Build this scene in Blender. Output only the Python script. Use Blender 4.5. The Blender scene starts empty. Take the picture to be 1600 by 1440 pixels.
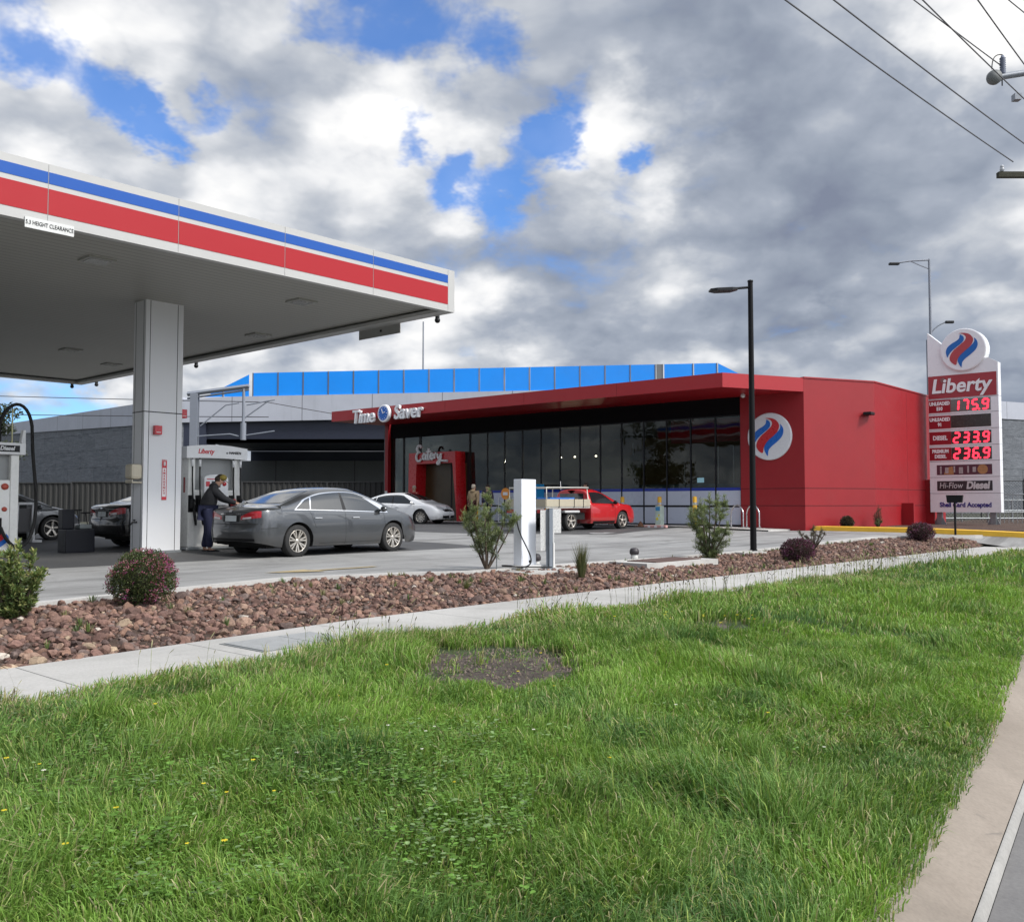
import bpy, bmesh, math, random
import numpy as np
from mathutils import Vector, Matrix
from mathutils.bvhtree import BVHTree
R = math.radians
random.seed(7)
SC = bpy.context.scene
COL = SC.collection

# ---------------------------------------------------------------- camera
cam = bpy.data.objects.new('camera', bpy.data.cameras.new('camera'))
COL.objects.link(cam)
cam.location = (0, 0, 1.6)
cam.rotation_euler = (R(90 + 2.62), 0, 0)
cam.data.sensor_width = 36
cam.data.lens = 36 * 1442 / 1600
cam.data.clip_start = 0.1
cam.data.clip_end = 3000
SC.camera = cam
SC.cycles.max_bounces = 6; SC.cycles.diffuse_bounces = 3; SC.cycles.glossy_bounces = 3; SC.cycles.transparent_max_bounces = 8

# ---------------------------------------------------------------- sky, sun, exposure
SUN_AZ = R(118)      # clockwise from +Y (view direction)
SUN_EL = R(46)
SUND = Vector((math.sin(SUN_AZ) * math.cos(SUN_EL), math.cos(SUN_AZ) * math.cos(SUN_EL), math.sin(SUN_EL)))
SC.view_settings.view_transform = 'Standard'
SC.view_settings.look = 'None'
SC.view_settings.exposure = 0.48
SC.view_settings.gamma = 1
sl = bpy.data.lights.new('sun', 'SUN')
sl.energy = 2.4
sl.angle = R(11)
sl.color = (1, .95, .88)
so = bpy.data.objects.new('sun', sl)
COL.objects.link(so)
so.rotation_euler = SUND.to_track_quat('Z', 'Y').to_euler()

def pix_dir(px, py):
    x = (px - 800) / 1442; y = -(py - 720) / 1442
    c, s = math.cos(R(2.62)), math.sin(R(2.62))
    return Vector((x, c - y * s, s + y * c)).normalized()

class NT:
    """small helper for writing node trees"""
    def __init__(s, tree):
        s.t = tree; s.n = tree.nodes; s.l = tree.links
    def node(s, typ, inputs=None, **kw):
        n = s.n.new(typ)
        for k, v in kw.items(): setattr(n, k, v)
        for k, v in (inputs or {}).items():
            s.put(n.inputs[k], v)
        return n
    def put(s, sock, v):
        if isinstance(v, bpy.types.NodeSocket): s.l.new(v, sock)
        elif isinstance(v, bpy.types.Node): s.l.new(v.outputs[0], sock)
        else:
            if hasattr(sock, 'default_value') and hasattr(sock.default_value, '__len__') and len(sock.default_value) == 4 and len(v) == 3: v = (*v, 1)
            sock.default_value = v
    def math(s, op, a, b=None, c=None, clamp=False):
        n = s.n.new('ShaderNodeMath'); n.operation = op; n.use_clamp = clamp
        s.put(n.inputs[0], a)
        if b is not None: s.put(n.inputs[1], b)
        if c is not None: s.put(n.inputs[2], c)
        return n.outputs[0]
    def vm(s, op, a, b=None, scale=None):
        n = s.n.new('ShaderNodeVectorMath'); n.operation = op
        s.put(n.inputs[0], a)
        if b is not None: s.put(n.inputs[1], b)
        if scale is not None: s.put(n.inputs['Scale'], scale)
        return n.outputs['Value'] if op in ('DOT_PRODUCT', 'DISTANCE', 'LENGTH') else n.outputs['Vector']
    def noise(s, vec, scale, detail=4, rough=.55, dist=0.0, lac=2.0, col=False):
        n = s.n.new('ShaderNodeTexNoise')
        s.put(n.inputs['Vector'], vec); s.put(n.inputs['Scale'], scale)
        n.inputs['Detail'].default_value = detail; n.inputs['Roughness'].default_value = rough
        n.inputs['Distortion'].default_value = dist; n.inputs['Lacunarity'].default_value = lac
        return n.outputs['Color' if col else 'Fac']
    def ramp(s, fac, stops, interp='LINEAR'):
        n = s.n.new('ShaderNodeValToRGB'); s.put(n.inputs[0], fac)
        cr = n.color_ramp; cr.interpolation = interp
        while len(cr.elements) < len(stops): cr.elements.new(.5)
        for e, (p, c) in zip(cr.elements, stops):
            e.position = p; e.color = (*c, 1) if len(c) == 3 else c
        return n.outputs[0]
    def mapr(s, v, a, b, c=0.0, d=1.0, smooth=True):
        n = s.n.new('ShaderNodeMapRange')
        if smooth: n.interpolation_type = 'SMOOTHSTEP'
        s.put(n.inputs[0], v)
        for i, q in enumerate((a, b, c, d)): s.put(n.inputs[i + 1], q)
        return n.outputs[0]
    def mix(s, fac, a, b, mode='MIX'):
        n = s.n.new('ShaderNodeMix'); n.data_type = 'RGBA'; n.blend_type = mode
        s.put(n.inputs[0], fac); s.put(n.inputs[6], a); s.put(n.inputs[7], b)
        return n.outputs[2]

world = bpy.data.worlds.new('World'); SC.world = world; world.use_nodes = True
w = NT(world.node_tree); w.n.clear()
sky = w.node('ShaderNodeTexSky', sky_type='NISHITA', sun_disc=False)
sky.sun_elevation = SUN_EL; sky.sun_rotation = SUN_AZ
sky.dust_density = .6; sky.ozone_density = 2.5
D = w.node('ShaderNodeTexCoord').outputs['Generated']
sep = w.node('ShaderNodeSeparateXYZ', {0: D})
zz = w.math('MAXIMUM', sep.outputs[2], 0.0)
den = w.math('ADD', zz, 0.42)
P = w.node('ShaderNodeCombineXYZ', {0: w.math('DIVIDE', sep.outputs[0], den), 1: w.math('DIVIDE', sep.outputs[1], den), 2: 0.3}).outputs[0]
warpc = w.vm('SCALE', w.vm('SUBTRACT', w.noise(P, 2.6, 4, .6, 0, col=True), (.5, .5, .5)), scale=.15)
warpf = w.vm('SCALE', w.vm('SUBTRACT', w.noise(P, 11.0, 4, .7, 0, col=True), (.5, .5, .5)), scale=.085)
DW = w.vm('ADD', w.vm('ADD', D, warpc), warpf)
def blobs(lst):
    acc = None
    for px, py, r, amp in lst:
        d = w.vm('DISTANCE', DW, pix_dir(px, py))
        v = w.mapr(d, 0.0, r / 1442.0, amp, 0.0)
        acc = v if acc is None else w.math('ADD', acc, v)
    return acc
blue_b = blobs([(20, 10, 120, .8), (120, 80, 100, .75), (205, 165, 100, .85), (260, 200, 80, .7), (480, 15, 70, .55), (580, 20, 100, .8), (700, 10, 110, .75),
                (760, 60, 80, .4), (870, 165, 80, .75), (825, 205, 80, .8), (595, 165, 60, .6), (605, 225, 50, .6), (690, 275, 75, .75), (790, 305, 85, .8),
                (345, 160, 60, .55), (1005, 245, 45, .6), (890, 230, 60, .5), (10, 625, 170, .6), (150, 640, 120, .4), (80, 235, 45, .5)])
lite_b = blobs([(640, 190, 150, .30), (560, 110, 160, .14), (925, 190, 130, .28), (985, 140, 120, .24), (1060, 210, 130, .26), (30, 270, 140, .24), (500, 330, 250, .16), (720, 320, 110, .34),
                (1590, 30, 170, .36), (1290, 495, 70, .28), (720, 530, 230, .26), (250, 280, 200, .12), (1000, 545, 200, .26), (330, 560, 180, .22), (1000, 310, 120, .22), (180, 30, 140, .2), (330, 60, 160, .16), (1230, 350, 110, .14), (1500, 470, 100, .10)])
dark_b = blobs([(1180, 180, 300, .20), (1350, 300, 330, .20), (880, 480, 190, .30), (1080, 60, 220, .12), (1540, 600, 190, .34), (1300, 590, 160, .14),
                (150, 180, 150, .10), (1080, 480, 220, .16), (430, 250, 180, .05), (1550, 280, 240, .10), (1280, 120, 200, .12), (440, 80, 90, .08), (1250, 420, 200, .12)])
wv = w.vm('ADD', P, w.vm('SCALE', w.vm('SUBTRACT', w.noise(P, 5.0, 4, .6, 0, col=True), (.5, .5, .5)), scale=.16))
def cl(off):
    q = w.vm('ADD', wv, off)
    vo = w.node('ShaderNodeTexVoronoi', {'Vector': q, 'Scale': 4.6}, feature='SMOOTH_F1'); vo.inputs['Smoothness'].default_value = .65
    vo2 = w.node('ShaderNodeTexVoronoi', {'Vector': q, 'Scale': 11.0}, feature='F1')
    pf = w.math('SUBTRACT', .95, w.math('ADD', w.math('MULTIPLY', vo.outputs['Distance'], .75), w.math('MULTIPLY', vo2.outputs['Distance'], .30)))
    return w.math('ADD', w.math('MULTIPLY', w.noise(w.vm('ADD', P, off), 1.9, 6, .52, .3), .62), w.math('MULTIPLY', pf, .38))
n1 = cl((0, 0, 0))
n2 = cl((-SUND.x * .05, -SUND.y * .05 - .06, .03))
nfine = w.noise(P, 7.5, 5, .58, .4)
edge = w.math('MULTIPLY', w.math('SUBTRACT', n1, n2), 2.0)
lum = w.math('ADD', .55, edge)
lum = w.math('ADD', lum, w.math('MULTIPLY', w.math('SUBTRACT', nfine, .5), .34))
lum = w.math('ADD', lum, w.math('MULTIPLY', w.math('SUBTRACT', n1, .52), .9))
lum = w.math('ADD', lum, w.math('MULTIPLY', w.math('SUBTRACT', w.noise(P, 1.1, 3, .5), .5), .55))
lum = w.math('ADD', lum, lite_b)
lum = w.math('SUBTRACT', lum, dark_b)
ccol = w.ramp(lum, [(0.0, (.20, .23, .31)), (.22, (.27, .31, .385)), (.42, (.36, .40, .475)), (.60, (.52, .55, .60)), (.78, (.78, .79, .81)), (1.0, (1.0, .99, .97))])
glow = w.mapr(w.vm('DOT_PRODUCT', D, SUND), .35, 1.0, 1.0, 3.0)  # clouds brightened toward the unseen sun, adding light from behind the camera
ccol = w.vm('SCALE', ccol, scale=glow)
cov = w.math('ADD', w.math('MULTIPLY', w.math('SUBTRACT', .5, n1), 2.2), w.math('MULTIPLY', w.math('SUBTRACT', .5, nfine), 1.3))
cov = w.math('ADD', cov, blue_b)
cov = w.mapr(cov, .23, .82)
cov = w.math('MULTIPLY', cov, .90)
bg_sky = w.node('ShaderNodeBackground', {0: w.mix(1.0, sky.outputs[0], (.52, .84, 1.25, 1), 'MULTIPLY'), 1: .12})
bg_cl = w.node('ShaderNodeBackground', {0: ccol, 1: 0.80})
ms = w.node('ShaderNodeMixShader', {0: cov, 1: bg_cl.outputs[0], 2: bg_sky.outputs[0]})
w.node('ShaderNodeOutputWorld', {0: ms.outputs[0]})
try: world.cycles.sampling_method = 'MANUAL'; world.cycles.sample_map_resolution = 512
except Exception: pass

# ---------------------------------------------------------------- the site's own axes: u runs along the road and canopy, v runs away from the road
AU = R(41.6)
UX, UY = math.sin(AU), math.cos(AU)
def W3(u, v, z=0.0): return Vector((u * UX - v * UY, u * UY + v * UX, z))
UROT = R(90) - AU

# ---------------------------------------------------------------- tagging
def tag(o, label=None, cat=None, group=None, kind=None):
    if label: o['label'] = label
    if cat: o['category'] = cat
    if group: o['group'] = group
    if kind: o['kind'] = kind
    return o
def thing(name, label, cat, u, v, z, rot=0.0, group=None):
    """Empty at a thing's base; rot is measured from the u axis (radians)"""
    o = bpy.data.objects.new(name, None); COL.objects.link(o)
    o.empty_display_size = .2
    o.location = W3(u, v, z); o.rotation_euler = (0, 0, UROT + rot)
    return tag(o, label, cat, group)
def kids(o): return [c for c in bpy.data.objects if c.parent == o]
def copy_tree(o, parent=None):
    c = o.copy(); COL.objects.link(c); c.parent = parent
    for ch in kids(o): copy_tree(ch, c)
    return c

# ---------------------------------------------------------------- mesh building
class MB:
    def __init__(s): s.v = []; s.f = []; s.m = []; s.cur = 0; s.smooth = False; s.sm = []
    def mat(s, i): s.cur = i; return s
    def add(s, vs, fs, smooth=None):
        b = len(s.v); s.v += [tuple(q) for q in vs]
        for f in fs:
            s.f.append(tuple(b + i for i in f)); s.m.append(s.cur); s.sm.append(s.smooth if smooth is None else smooth)
        return s
    def box(s, c, d, rz=0.0):
        x, y, z = (q / 2 for q in d); vs = []
        cr, sr = math.cos(rz), math.sin(rz)
        for sx, sy, sz in ((-1, -1, -1), (1, -1, -1), (1, 1, -1), (-1, 1, -1), (-1, -1, 1), (1, -1, 1), (1, 1, 1), (-1, 1, 1)):
            px, py = sx * x, sy * y
            vs.append((c[0] + px * cr - py * sr, c[1] + px * sr + py * cr, c[2] + sz * z))
        return s.add(vs, [(0, 3, 2, 1), (4, 5, 6, 7), (0, 1, 5, 4), (1, 2, 6, 5), (2, 3, 7, 6), (3, 0, 4, 7)])
    def span(s, a, b):
        return s.box([(a[i] + b[i]) / 2 for i in range(3)], [abs(b[i] - a[i]) for i in range(3)])
    def rbox(s, a, b, r=.02):
        """box with chamfered edges"""
        bm = bmesh.new(); bmesh.ops.create_cube(bm, size=1)
        c = [(a[i] + b[i]) / 2 for i in range(3)]; d = [abs(b[i] - a[i]) for i in range(3)]
        for q in bm.verts: q.co = Vector([c[i] + q.co[i] * d[i] for i in range(3)])
        bmesh.ops.bevel(bm, geom=bm.edges[:] + bm.verts[:], offset=min(r, min(d) * .45), segments=2, affect='EDGES', profile=.6)
        bm.verts.index_update()
        s.add([q.co for q in bm.verts], [[q.index for q in f.verts] for f in bm.faces], smooth=False); bm.free(); return s
    def prism(s, poly, axis, a, b):
        """extrude a 2D polygon along axis from a to b; poly in the remaining two axes in order"""
        n = len(poly); o = [i for i in range(3) if i != axis]; vs = []
        for h in (a, b):
            for p in poly:
                q = [0, 0, 0]; q[o[0]] = p[0]; q[o[1]] = p[1]; q[axis] = h; vs.append(q)
        return s.add(vs, [tuple(range(n))[::-1], tuple(range(n, 2 * n))] + [(i, (i + 1) % n, n + (i + 1) % n, n + i) for i in range(n)])
    def tube(s, pts, r, n=8, cap=True, r2=None):
        pts = [Vector(p) for p in pts]; rings = []; up = Vector((0, 0, 1))
        for i, p in enumerate(pts):
            t = (pts[min(i + 1, len(pts) - 1)] - pts[max(i - 1, 0)]).normalized()
            a = t.cross(up)
            if a.length < .05: a = t.cross(Vector((0, 1, 0)))
            a.normalize(); b = t.cross(a).normalized()
            if i and a.dot(pa) < 0: a, b = -a, -b
            pa = a
            rr = r if r2 is None else r + (r2 - r) * i / (len(pts) - 1)
            if isinstance(r, (list, tuple)): rr = r[i]
            rings.append([p + (a * math.cos(2 * math.pi * k / n) + b * math.sin(2 * math.pi * k / n)) * rr for k in range(n)])
        vs = [q for g in rings for q in g]
        fs = [(i * n + k, i * n + (k + 1) % n, (i + 1) * n + (k + 1) % n, (i + 1) * n + k) for i in range(len(pts) - 1) for k in range(n)]
        s.add(vs, fs, smooth=n > 5)
        if cap: s.add(rings[0], [tuple(range(n))], smooth=False); s.add(rings[-1], [tuple(range(n))], smooth=False)
        return s
    def lathe(s, prof, c=(0, 0, 0), axis=2, n=24, smooth=True):
        """prof: (radius, height) pairs round an axis"""
        vs = []
        for r, h in prof:
            for k in range(n):
                a = 2 * math.pi * k / n; q = [0, 0, 0]; o = [i for i in range(3) if i != axis]
                q[o[0]] = r * math.cos(a); q[o[1]] = r * math.sin(a); q[axis] = h
                vs.append([q[i] + c[i] for i in range(3)])
        fs = [(i * n + k, i * n + (k + 1) % n, (i + 1) * n + (k + 1) % n, (i + 1) * n + k) for i in range(len(prof) - 1) for k in range(n)]
        return s.add(vs, fs, smooth=smooth)
    def ball(s, c, r, n=10, squash=(1, 1, 1)):
        pr = [(math.sin(math.pi * i / n) * r, -math.cos(math.pi * i / n) * r) for i in range(n + 1)]
        b = len(s.v); s.lathe(pr, (0, 0, 0), 2, n * 2)
        for i in range(b, len(s.v)):
            q = s.v[i]; s.v[i] = (c[0] + q[0] * squash[0], c[1] + q[1] * squash[1], c[2] + q[2] * squash[2])
        return s
    def xform(s, M, start=0):
        for i in range(start, len(s.v)): s.v[i] = tuple(M @ Vector(s.v[i]))
        return s
    def build(s, name, mats, parent=None, loc=None):
        me = bpy.data.meshes.new(name); me.from_pydata(s.v, [], s.f)
        if not isinstance(mats, (list, tuple)): mats = [mats]
        for m in mats: me.materials.append(m)
        me.polygons.foreach_set('material_index', s.m)
        me.polygons.foreach_set('use_smooth', s.sm)
        bm = bmesh.new(); bm.from_mesh(me); bmesh.ops.recalc_face_normals(bm, faces=bm.faces); bm.to_mesh(me); bm.free()
        me.update()
        o = bpy.data.objects.new(name, me); COL.objects.link(o)
        if parent: o.parent = parent
        if loc: o.location = loc
        return o

def np_obj(name, verts, faces, mat, parent=None, color=None, smooth=False):
    """verts (N,3), faces list of equal-size index arrays; color (N,3) point colours"""
    me = bpy.data.meshes.new(name)
    verts = np.asarray(verts, np.float32)
    me.vertices.add(len(verts)); me.vertices.foreach_set('co', verts.ravel())
    tot = np.concatenate([np.full(len(f), f.shape[1], np.int32) for f in faces])
    idx = np.concatenate([f.ravel() for f in faces]).astype(np.int32)
    me.loops.add(len(idx)); me.loops.foreach_set('vertex_index', idx)
    me.polygons.add(len(tot))
    me.polygons.foreach_set('loop_start', np.concatenate([[0], np.cumsum(tot)[:-1]]).astype(np.int32))
    me.polygons.foreach_set('loop_total', tot)
    me.polygons.foreach_set('use_smooth', np.full(len(tot), smooth))
    if color is not None:
        at = me.color_attributes.new('tint', 'FLOAT_COLOR', 'POINT')
        c = np.ones((len(verts), 4), np.float32); c[:, :3] = color
        at.data.foreach_set('color', c.ravel())
    me.materials.append(mat); me.update(calc_edges=True); me.validate()
    o = bpy.data.objects.new(name, me); COL.objects.link(o)
    if parent: o.parent = parent
    return o

# ---------------------------------------------------------------- text as real mesh
def text_mb(mb, body, size, loc, face='-u', bold=0.0, shear=0.0, depth=.01, sx=1.0, align='CENTER', space=1.0):
    cu = bpy.data.curves.new('t', 'FONT'); cu.body = body; cu.size = size; cu.extrude = depth / 2
    cu.offset = bold; cu.shear = shear; cu.align_x = align; cu.align_y = 'CENTER'; cu.space_character = space; cu.resolution_u = 4
    ob = bpy.data.objects.new('t', cu); COL.objects.link(ob)
    dg = bpy.context.evaluated_depsgraph_get(); dg.update()
    me = bpy.data.meshes.new_from_object(ob.evaluated_get(dg))
    rot = {'-u': (R(90), 0, R(-90)), '-v': (R(90), 0, 0), '-z': (R(90), 0, R(90))}[face] if isinstance(face, str) else face
    M = Matrix.Translation(loc) @ (Vector(rot) and __import__('mathutils').Euler(rot).to_matrix().to_4x4()) @ Matrix.Diagonal((sx, 1, 1, 1))
    mb.add([M @ v.co for v in me.vertices], [tuple(p.vertices) for p in me.polygons], smooth=False)
    bpy.data.objects.remove(ob); bpy.data.curves.remove(cu); bpy.data.meshes.remove(me)
    return mb

# ---------------------------------------------------------------- materials
MATS = {}
def new_mat(name):
    m = bpy.data.materials.new(name); m.use_nodes = True
    t = NT(m.node_tree); b = t.n['Principled BSDF']
    return m, t, b
def plain(name, col, rough=.5, metal=0.0, coat=0.0, var=.08, scale=6.0, bump=0.0, bscale=60.0, spec=.5, dirt=0.0):
    """paint/metal/plastic with slight procedural variation"""
    if name in MATS: return MATS[name]
    m, t, b = new_mat(name)
    tc = t.node('ShaderNodeTexCoord').outputs['Object']
    n = t.noise(tc, scale, 6, .6)
    c = t.mix(n, tuple(q * (1 - var) for q in col) + (1,), tuple(min(1, q * (1 + var)) for q in col) + (1,))
    if dirt:
        d = t.mapr(t.noise(tc, scale * .6, 8, .7, .5), .52, .75, 0.0, dirt)
        c = t.mix(d, c, (.12, .10, .08, 1))
    t.put(b.inputs['Base Color'], c)
    t.put(b.inputs['Roughness'], t.mapr(t.noise(tc, scale * 2.3, 5, .6), .2, .8, max(.03, rough - .07), min(1, rough + .07)))
    b.inputs['Metallic'].default_value = metal
    b.inputs['Coat Weight'].default_value = coat; b.inputs['Coat Roughness'].default_value = .04
    b.inputs['Specular IOR Level'].default_value = spec
    if bump:
        bn = t.node('ShaderNodeBump', {'Height': t.noise(tc, bscale, 5, .6), 'Strength': bump, 'Distance': .01})
        t.put(b.inputs['Normal'], bn.outputs[0])
    MATS[name] = m; return m
def emit(name, col, s):
    if name in MATS: return MATS[name]
    m, t, b = new_mat(name)
    b.inputs['Base Color'].default_value = (*[q * .3 for q in col], 1)
    b.inputs['Emission Color'].default_value = (*col, 1); b.inputs['Emission Strength'].default_value = s
    MATS[name] = m; return m
WHITE = plain('white_paint', (.72, .73, .74), .4, dirt=.12)
OFFW = plain('off_white_panel', (.62, .63, .62), .35, dirt=.15)
SILVER = plain('satin_aluminium', (.50, .51, .52), .35, metal=.6)
GALV = plain('galvanised_steel', (.27, .29, .30), .45, metal=.5, var=.25, scale=14)
BLACK = plain('black_plastic', (.007, .007, .008), .5, spec=.25)
DARK = plain('dark_powdercoat', (.010, .011, .013), .45, spec=.3)
RUBBER = plain('tyre_rubber', (.018, .018, .018), .8)
RED = plain('signal_red_panel', (.52, .012, .025), .28, coat=.3, var=.04, scale=2)
BLUE = plain('brand_blue_panel', (.006, .10, .50), .3, coat=.3, var=.04, scale=2)
WALLRED = plain('red_render', (.275, .006, .011), .5, var=.12, scale=1.2, bump=.12, bscale=90, dirt=.06)
YEL = plain('safety_yellow', (.72, .40, .02), .45, dirt=.25, var=.1)
GLASSD = plain('car_glass', (.012, .015, .017), .04, var=.02, spec=.9, coat=.5)
CHROME = plain('chrome_trim', (.75, .75, .76), .15, metal=1.0)
# ---------------------------------------------------------------- ground shape
def smooth01(x): x = np.clip(x, 0, 1); return x * x * (3 - 2 * x)
KU = [-60, -6, 0, 3.4, 6.26, 10.6, 20, 34, 60, 120]
KV = [-6, .35, .85, 1.26, 1.66, 2.42, 4.15, 6.6, 11.5, 24]
def vkerb(u): return np.interp(u, KU, KV)
def hpath(u): return np.interp(u, [-10, 2.8, 6.5, 13, 31, 60], [.20, .235, .30, .30, .24, .24])
BU = [-20, 4, 6, 8, 9.6, 10.8, 20, 28, 30.0, 31.2]
BV = [10.7, 10.8, 11.3, 11.7, 11.2, 10.6, 10.1, 10.25, 9.2, 8.2]
def vbed(u): return np.interp(u, BU, BV)
def hfore(u, v): return .47 + .08 * smooth01((v - 15.2) / 3.6) + .11 * smooth01((u - 16) / 13)
V0P, V1P = 6.72, 8.12          # footpath edges
def H(u, v):
    u = np.asarray(u, float); v = np.asarray(v, float)
    k = vkerb(u); hp = hpath(u)
    t = np.clip((v - k) / np.maximum(V0P - k, .3), 0, 1)
    verge = .12 + (hp - .12) * t + .035 * np.sin(t * math.pi) + .02 * np.sin(u * 1.1 + v * 2) * np.sin(v * 1.7 - u * .6) * np.sin(t * math.pi)
    vb = vbed(u); t2 = np.clip((v - V1P) / np.maximum(vb - V1P, .2), 0, 1)
    bed = hp + (hfore(u, v) - hp) * t2 + .05 * np.sin(t2 * math.pi)
    h = np.where(v < k - .001, np.clip(.12 - (k - v) * .40, 0, .12), verge)
    h = np.where(v > V0P, hp, h)
    h = np.where(v > V1P, bed, h)
    h = np.where(v > vb, hfore(u, v), h)
    drive = smooth01((u - 30.6) / .8)
    hd = .12 + (hfore(u, v) - .12) * np.clip((v - k) / (10.5 - k), 0, 1)
    h = np.where((v > k) & (v < 14), h * (1 - drive) + hd * drive, h)
    d2 = smooth01((u - 31.4) / 1.8) * smooth01((v - 4.2) / 2.2)
    h = np.where(v < 14, h * (1 - d2) + .60 * d2, h)
    return h
def vnoise(x, y, seed=0):
    """value noise in numpy"""
    rs = np.random.RandomState(seed).rand(64, 64)
    xi = np.floor(x).astype(int); yi = np.floor(y).astype(int); fx = x - xi; fy = y - yi
    fx = fx * fx * (3 - 2 * fx); fy = fy * fy * (3 - 2 * fy)
    g = lambda a, b: rs[a % 64, b % 64]
    return (g(xi, yi) * (1 - fx) + g(xi + 1, yi) * fx) * (1 - fy) + (g(xi, yi + 1) * (1 - fx) + g(xi + 1, yi + 1) * fx) * fy
def fbm(x, y, seed=0, o=4):
    s = 0; a = .5
    for i in range(o): s = s + a * vnoise(x * 2 ** i, y * 2 ** i, seed + i); a *= .5
    return s / (1 - .5 ** o)
def sheet(name, us, f0, f1, nv, mat, dz=0.0, hf=None, thick=0.0, kind='structure'):
    """a strip between v=f0(u) and v=f1(u) following the ground"""
    us = np.asarray(us, float); n = len(us)
    vs = []; T = np.linspace(0, 1, nv + 1)
    for u in us:
        a, b = f0(u), f1(u)
        for t in T:
            v = a + (b - a) * t
            h = float((hf or H)(u, v)) + dz
            vs.append(W3(u, v, h))
    m = nv + 1
    F = [(i * m + j, (i + 1) * m + j, (i + 1) * m + j + 1, i * m + j + 1) for i in range(n - 1) for j in range(nv)]
    mb = MB(); mb.smooth = True; mb.add(vs, F)
    if thick:
        for side in (0, nv):
            b = [Vector(vs[i * m + side]) for i in range(n)]
            mb.add(b + [q - Vector((0, 0, thick)) for q in b], [(i, i + 1, n + i + 1, n + i) for i in range(n - 1)], smooth=False)
    o = mb.build(name, mat)
    if kind: o['kind'] = kind
    return o

# ---- ground materials
def m_concrete(name, c0, c1, joints=0.0, jrot=0.0, rough=.8, stain=.25, jw=.012, tracks=False):
    m, t, b = new_mat(name)
    geo = t.node('ShaderNodeNewGeometry').outputs['Position']
    mp = t.node('ShaderNodeMapping', {'Vector': geo}); mp.inputs['Rotation'].default_value = (0, 0, -UROT)
    p = mp.outputs[0]
    n = t.noise(p, .7, 8, .65, .4); nf = t.noise(p, 45, 4, .7)
    c = t.mix(t.mapr(n, .3, .7), (*c0, 1), (*c1, 1))
    c = t.mix(t.mapr(nf, .3, .8, 0.0, .35), c, tuple(q * .55 for q in c0) + (1,))
    st = t.mapr(t.noise(p, .33, 6, .7, 1.2), .5, .78, 0.0, stain)
    c = t.mix(st, c, (.06, .058, .055, 1))
    sp2 = t.mapr(t.noise(p, 3.2, 5, .75, .8), .62, .74, 0.0, .45)      # oil drips and small stains
    c = t.mix(sp2, c, (.07, .066, .062, 1))
    if tracks:      # rubber and oil drawn out along the driving direction
        mt = t.node('ShaderNodeMapping', {'Vector': p}); mt.inputs['Scale'].default_value = (.12, 1.5, 1)
        tr = t.mapr(t.noise(mt.outputs[0], 1.3, 6, .6, .6), .45, .70, 0.0, .6)
        c = t.mix(tr, c, (.085, .082, .08, 1))
    if joints:
        sp = t.node('ShaderNodeSeparateXYZ', {0: p})
        def line(s):
            fr = t.math('FRACT', t.math('DIVIDE', s, joints))
            return t.math('LESS_THAN', fr, jw / joints)
        j = line(sp.outputs[0])
        if jrot >= 0: j = t.math('MAXIMUM', j, line(sp.outputs[1]))
        c = t.mix(t.math('MULTIPLY', j, .75), c, (.05, .05, .048, 1))
    t.put(b.inputs['Base Color'], c); b.inputs['Roughness'].default_value = rough
    bn = t.node('ShaderNodeBump', {'Height': nf, 'Strength': .35, 'Distance': .006})
    t.put(b.inputs['Normal'], bn.outputs[0])
    return m
M_CONC = m_concrete('forecourt_concrete', (.24, .24, .235), (.35, .35, .345), 4.2, 0, tracks=True, stain=.5)
M_DARKC = m_concrete('dark_forecourt_asphalt', (.055, .056, .058), (.085, .086, .088), 0, stain=.35, rough=.7)
M_ASPH = m_concrete('road_asphalt', (.13, .125, .125), (.19, .185, .18), 0, rough=.85)
M_PATH = m_concrete('footpath_concrete', (.36, .355, .335), (.48, .47, .45), 1.5, -1, stain=.22, jw=.014)
M_KERB = m_concrete('kerb_concrete', (.22, .185, .15), (.31, .265, .22), 0, stain=.45)
M_LIP = m_concrete('kerb_lip_concrete', (.42, .41, .39), (.55, .54, .52), 0)
M_KLIP = m_concrete('gutter_lip_concrete', (.24, .235, .22), (.36, .35, .33), 0, stain=.8)
M_YKERB = plain('yellow_kerb_paint', (.80, .47, .04), .6, dirt=.2, var=.15, scale=3)
def m_soil(name, c0, c1):
    m, t, b = new_mat(name)
    p = t.node('ShaderNodeNewGeometry').outputs['Position']
    c = t.mix(t.mapr(t.noise(p, 3, 8, .7), .3, .7), (*c0, 1), (*c1, 1))
    t.put(b.inputs['Base Color'], c); b.inputs['Roughness'].default_value = .95
    t.put(b.inputs['Normal'], t.node('ShaderNodeBump', {'Height': t.noise(p, 25, 8, .7), 'Strength': .8, 'Distance': .05}).outputs[0])
    return m
M_TURF = m_soil('turf_soil', (.028, .045, .014), (.05, .075, .022))
M_BED = m_soil('bed_soil', (.05, .032, .022), (.09, .055, .04))
M_FAR = m_soil('far_ground_soil', (.045, .05, .035), (.08, .08, .06))

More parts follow.
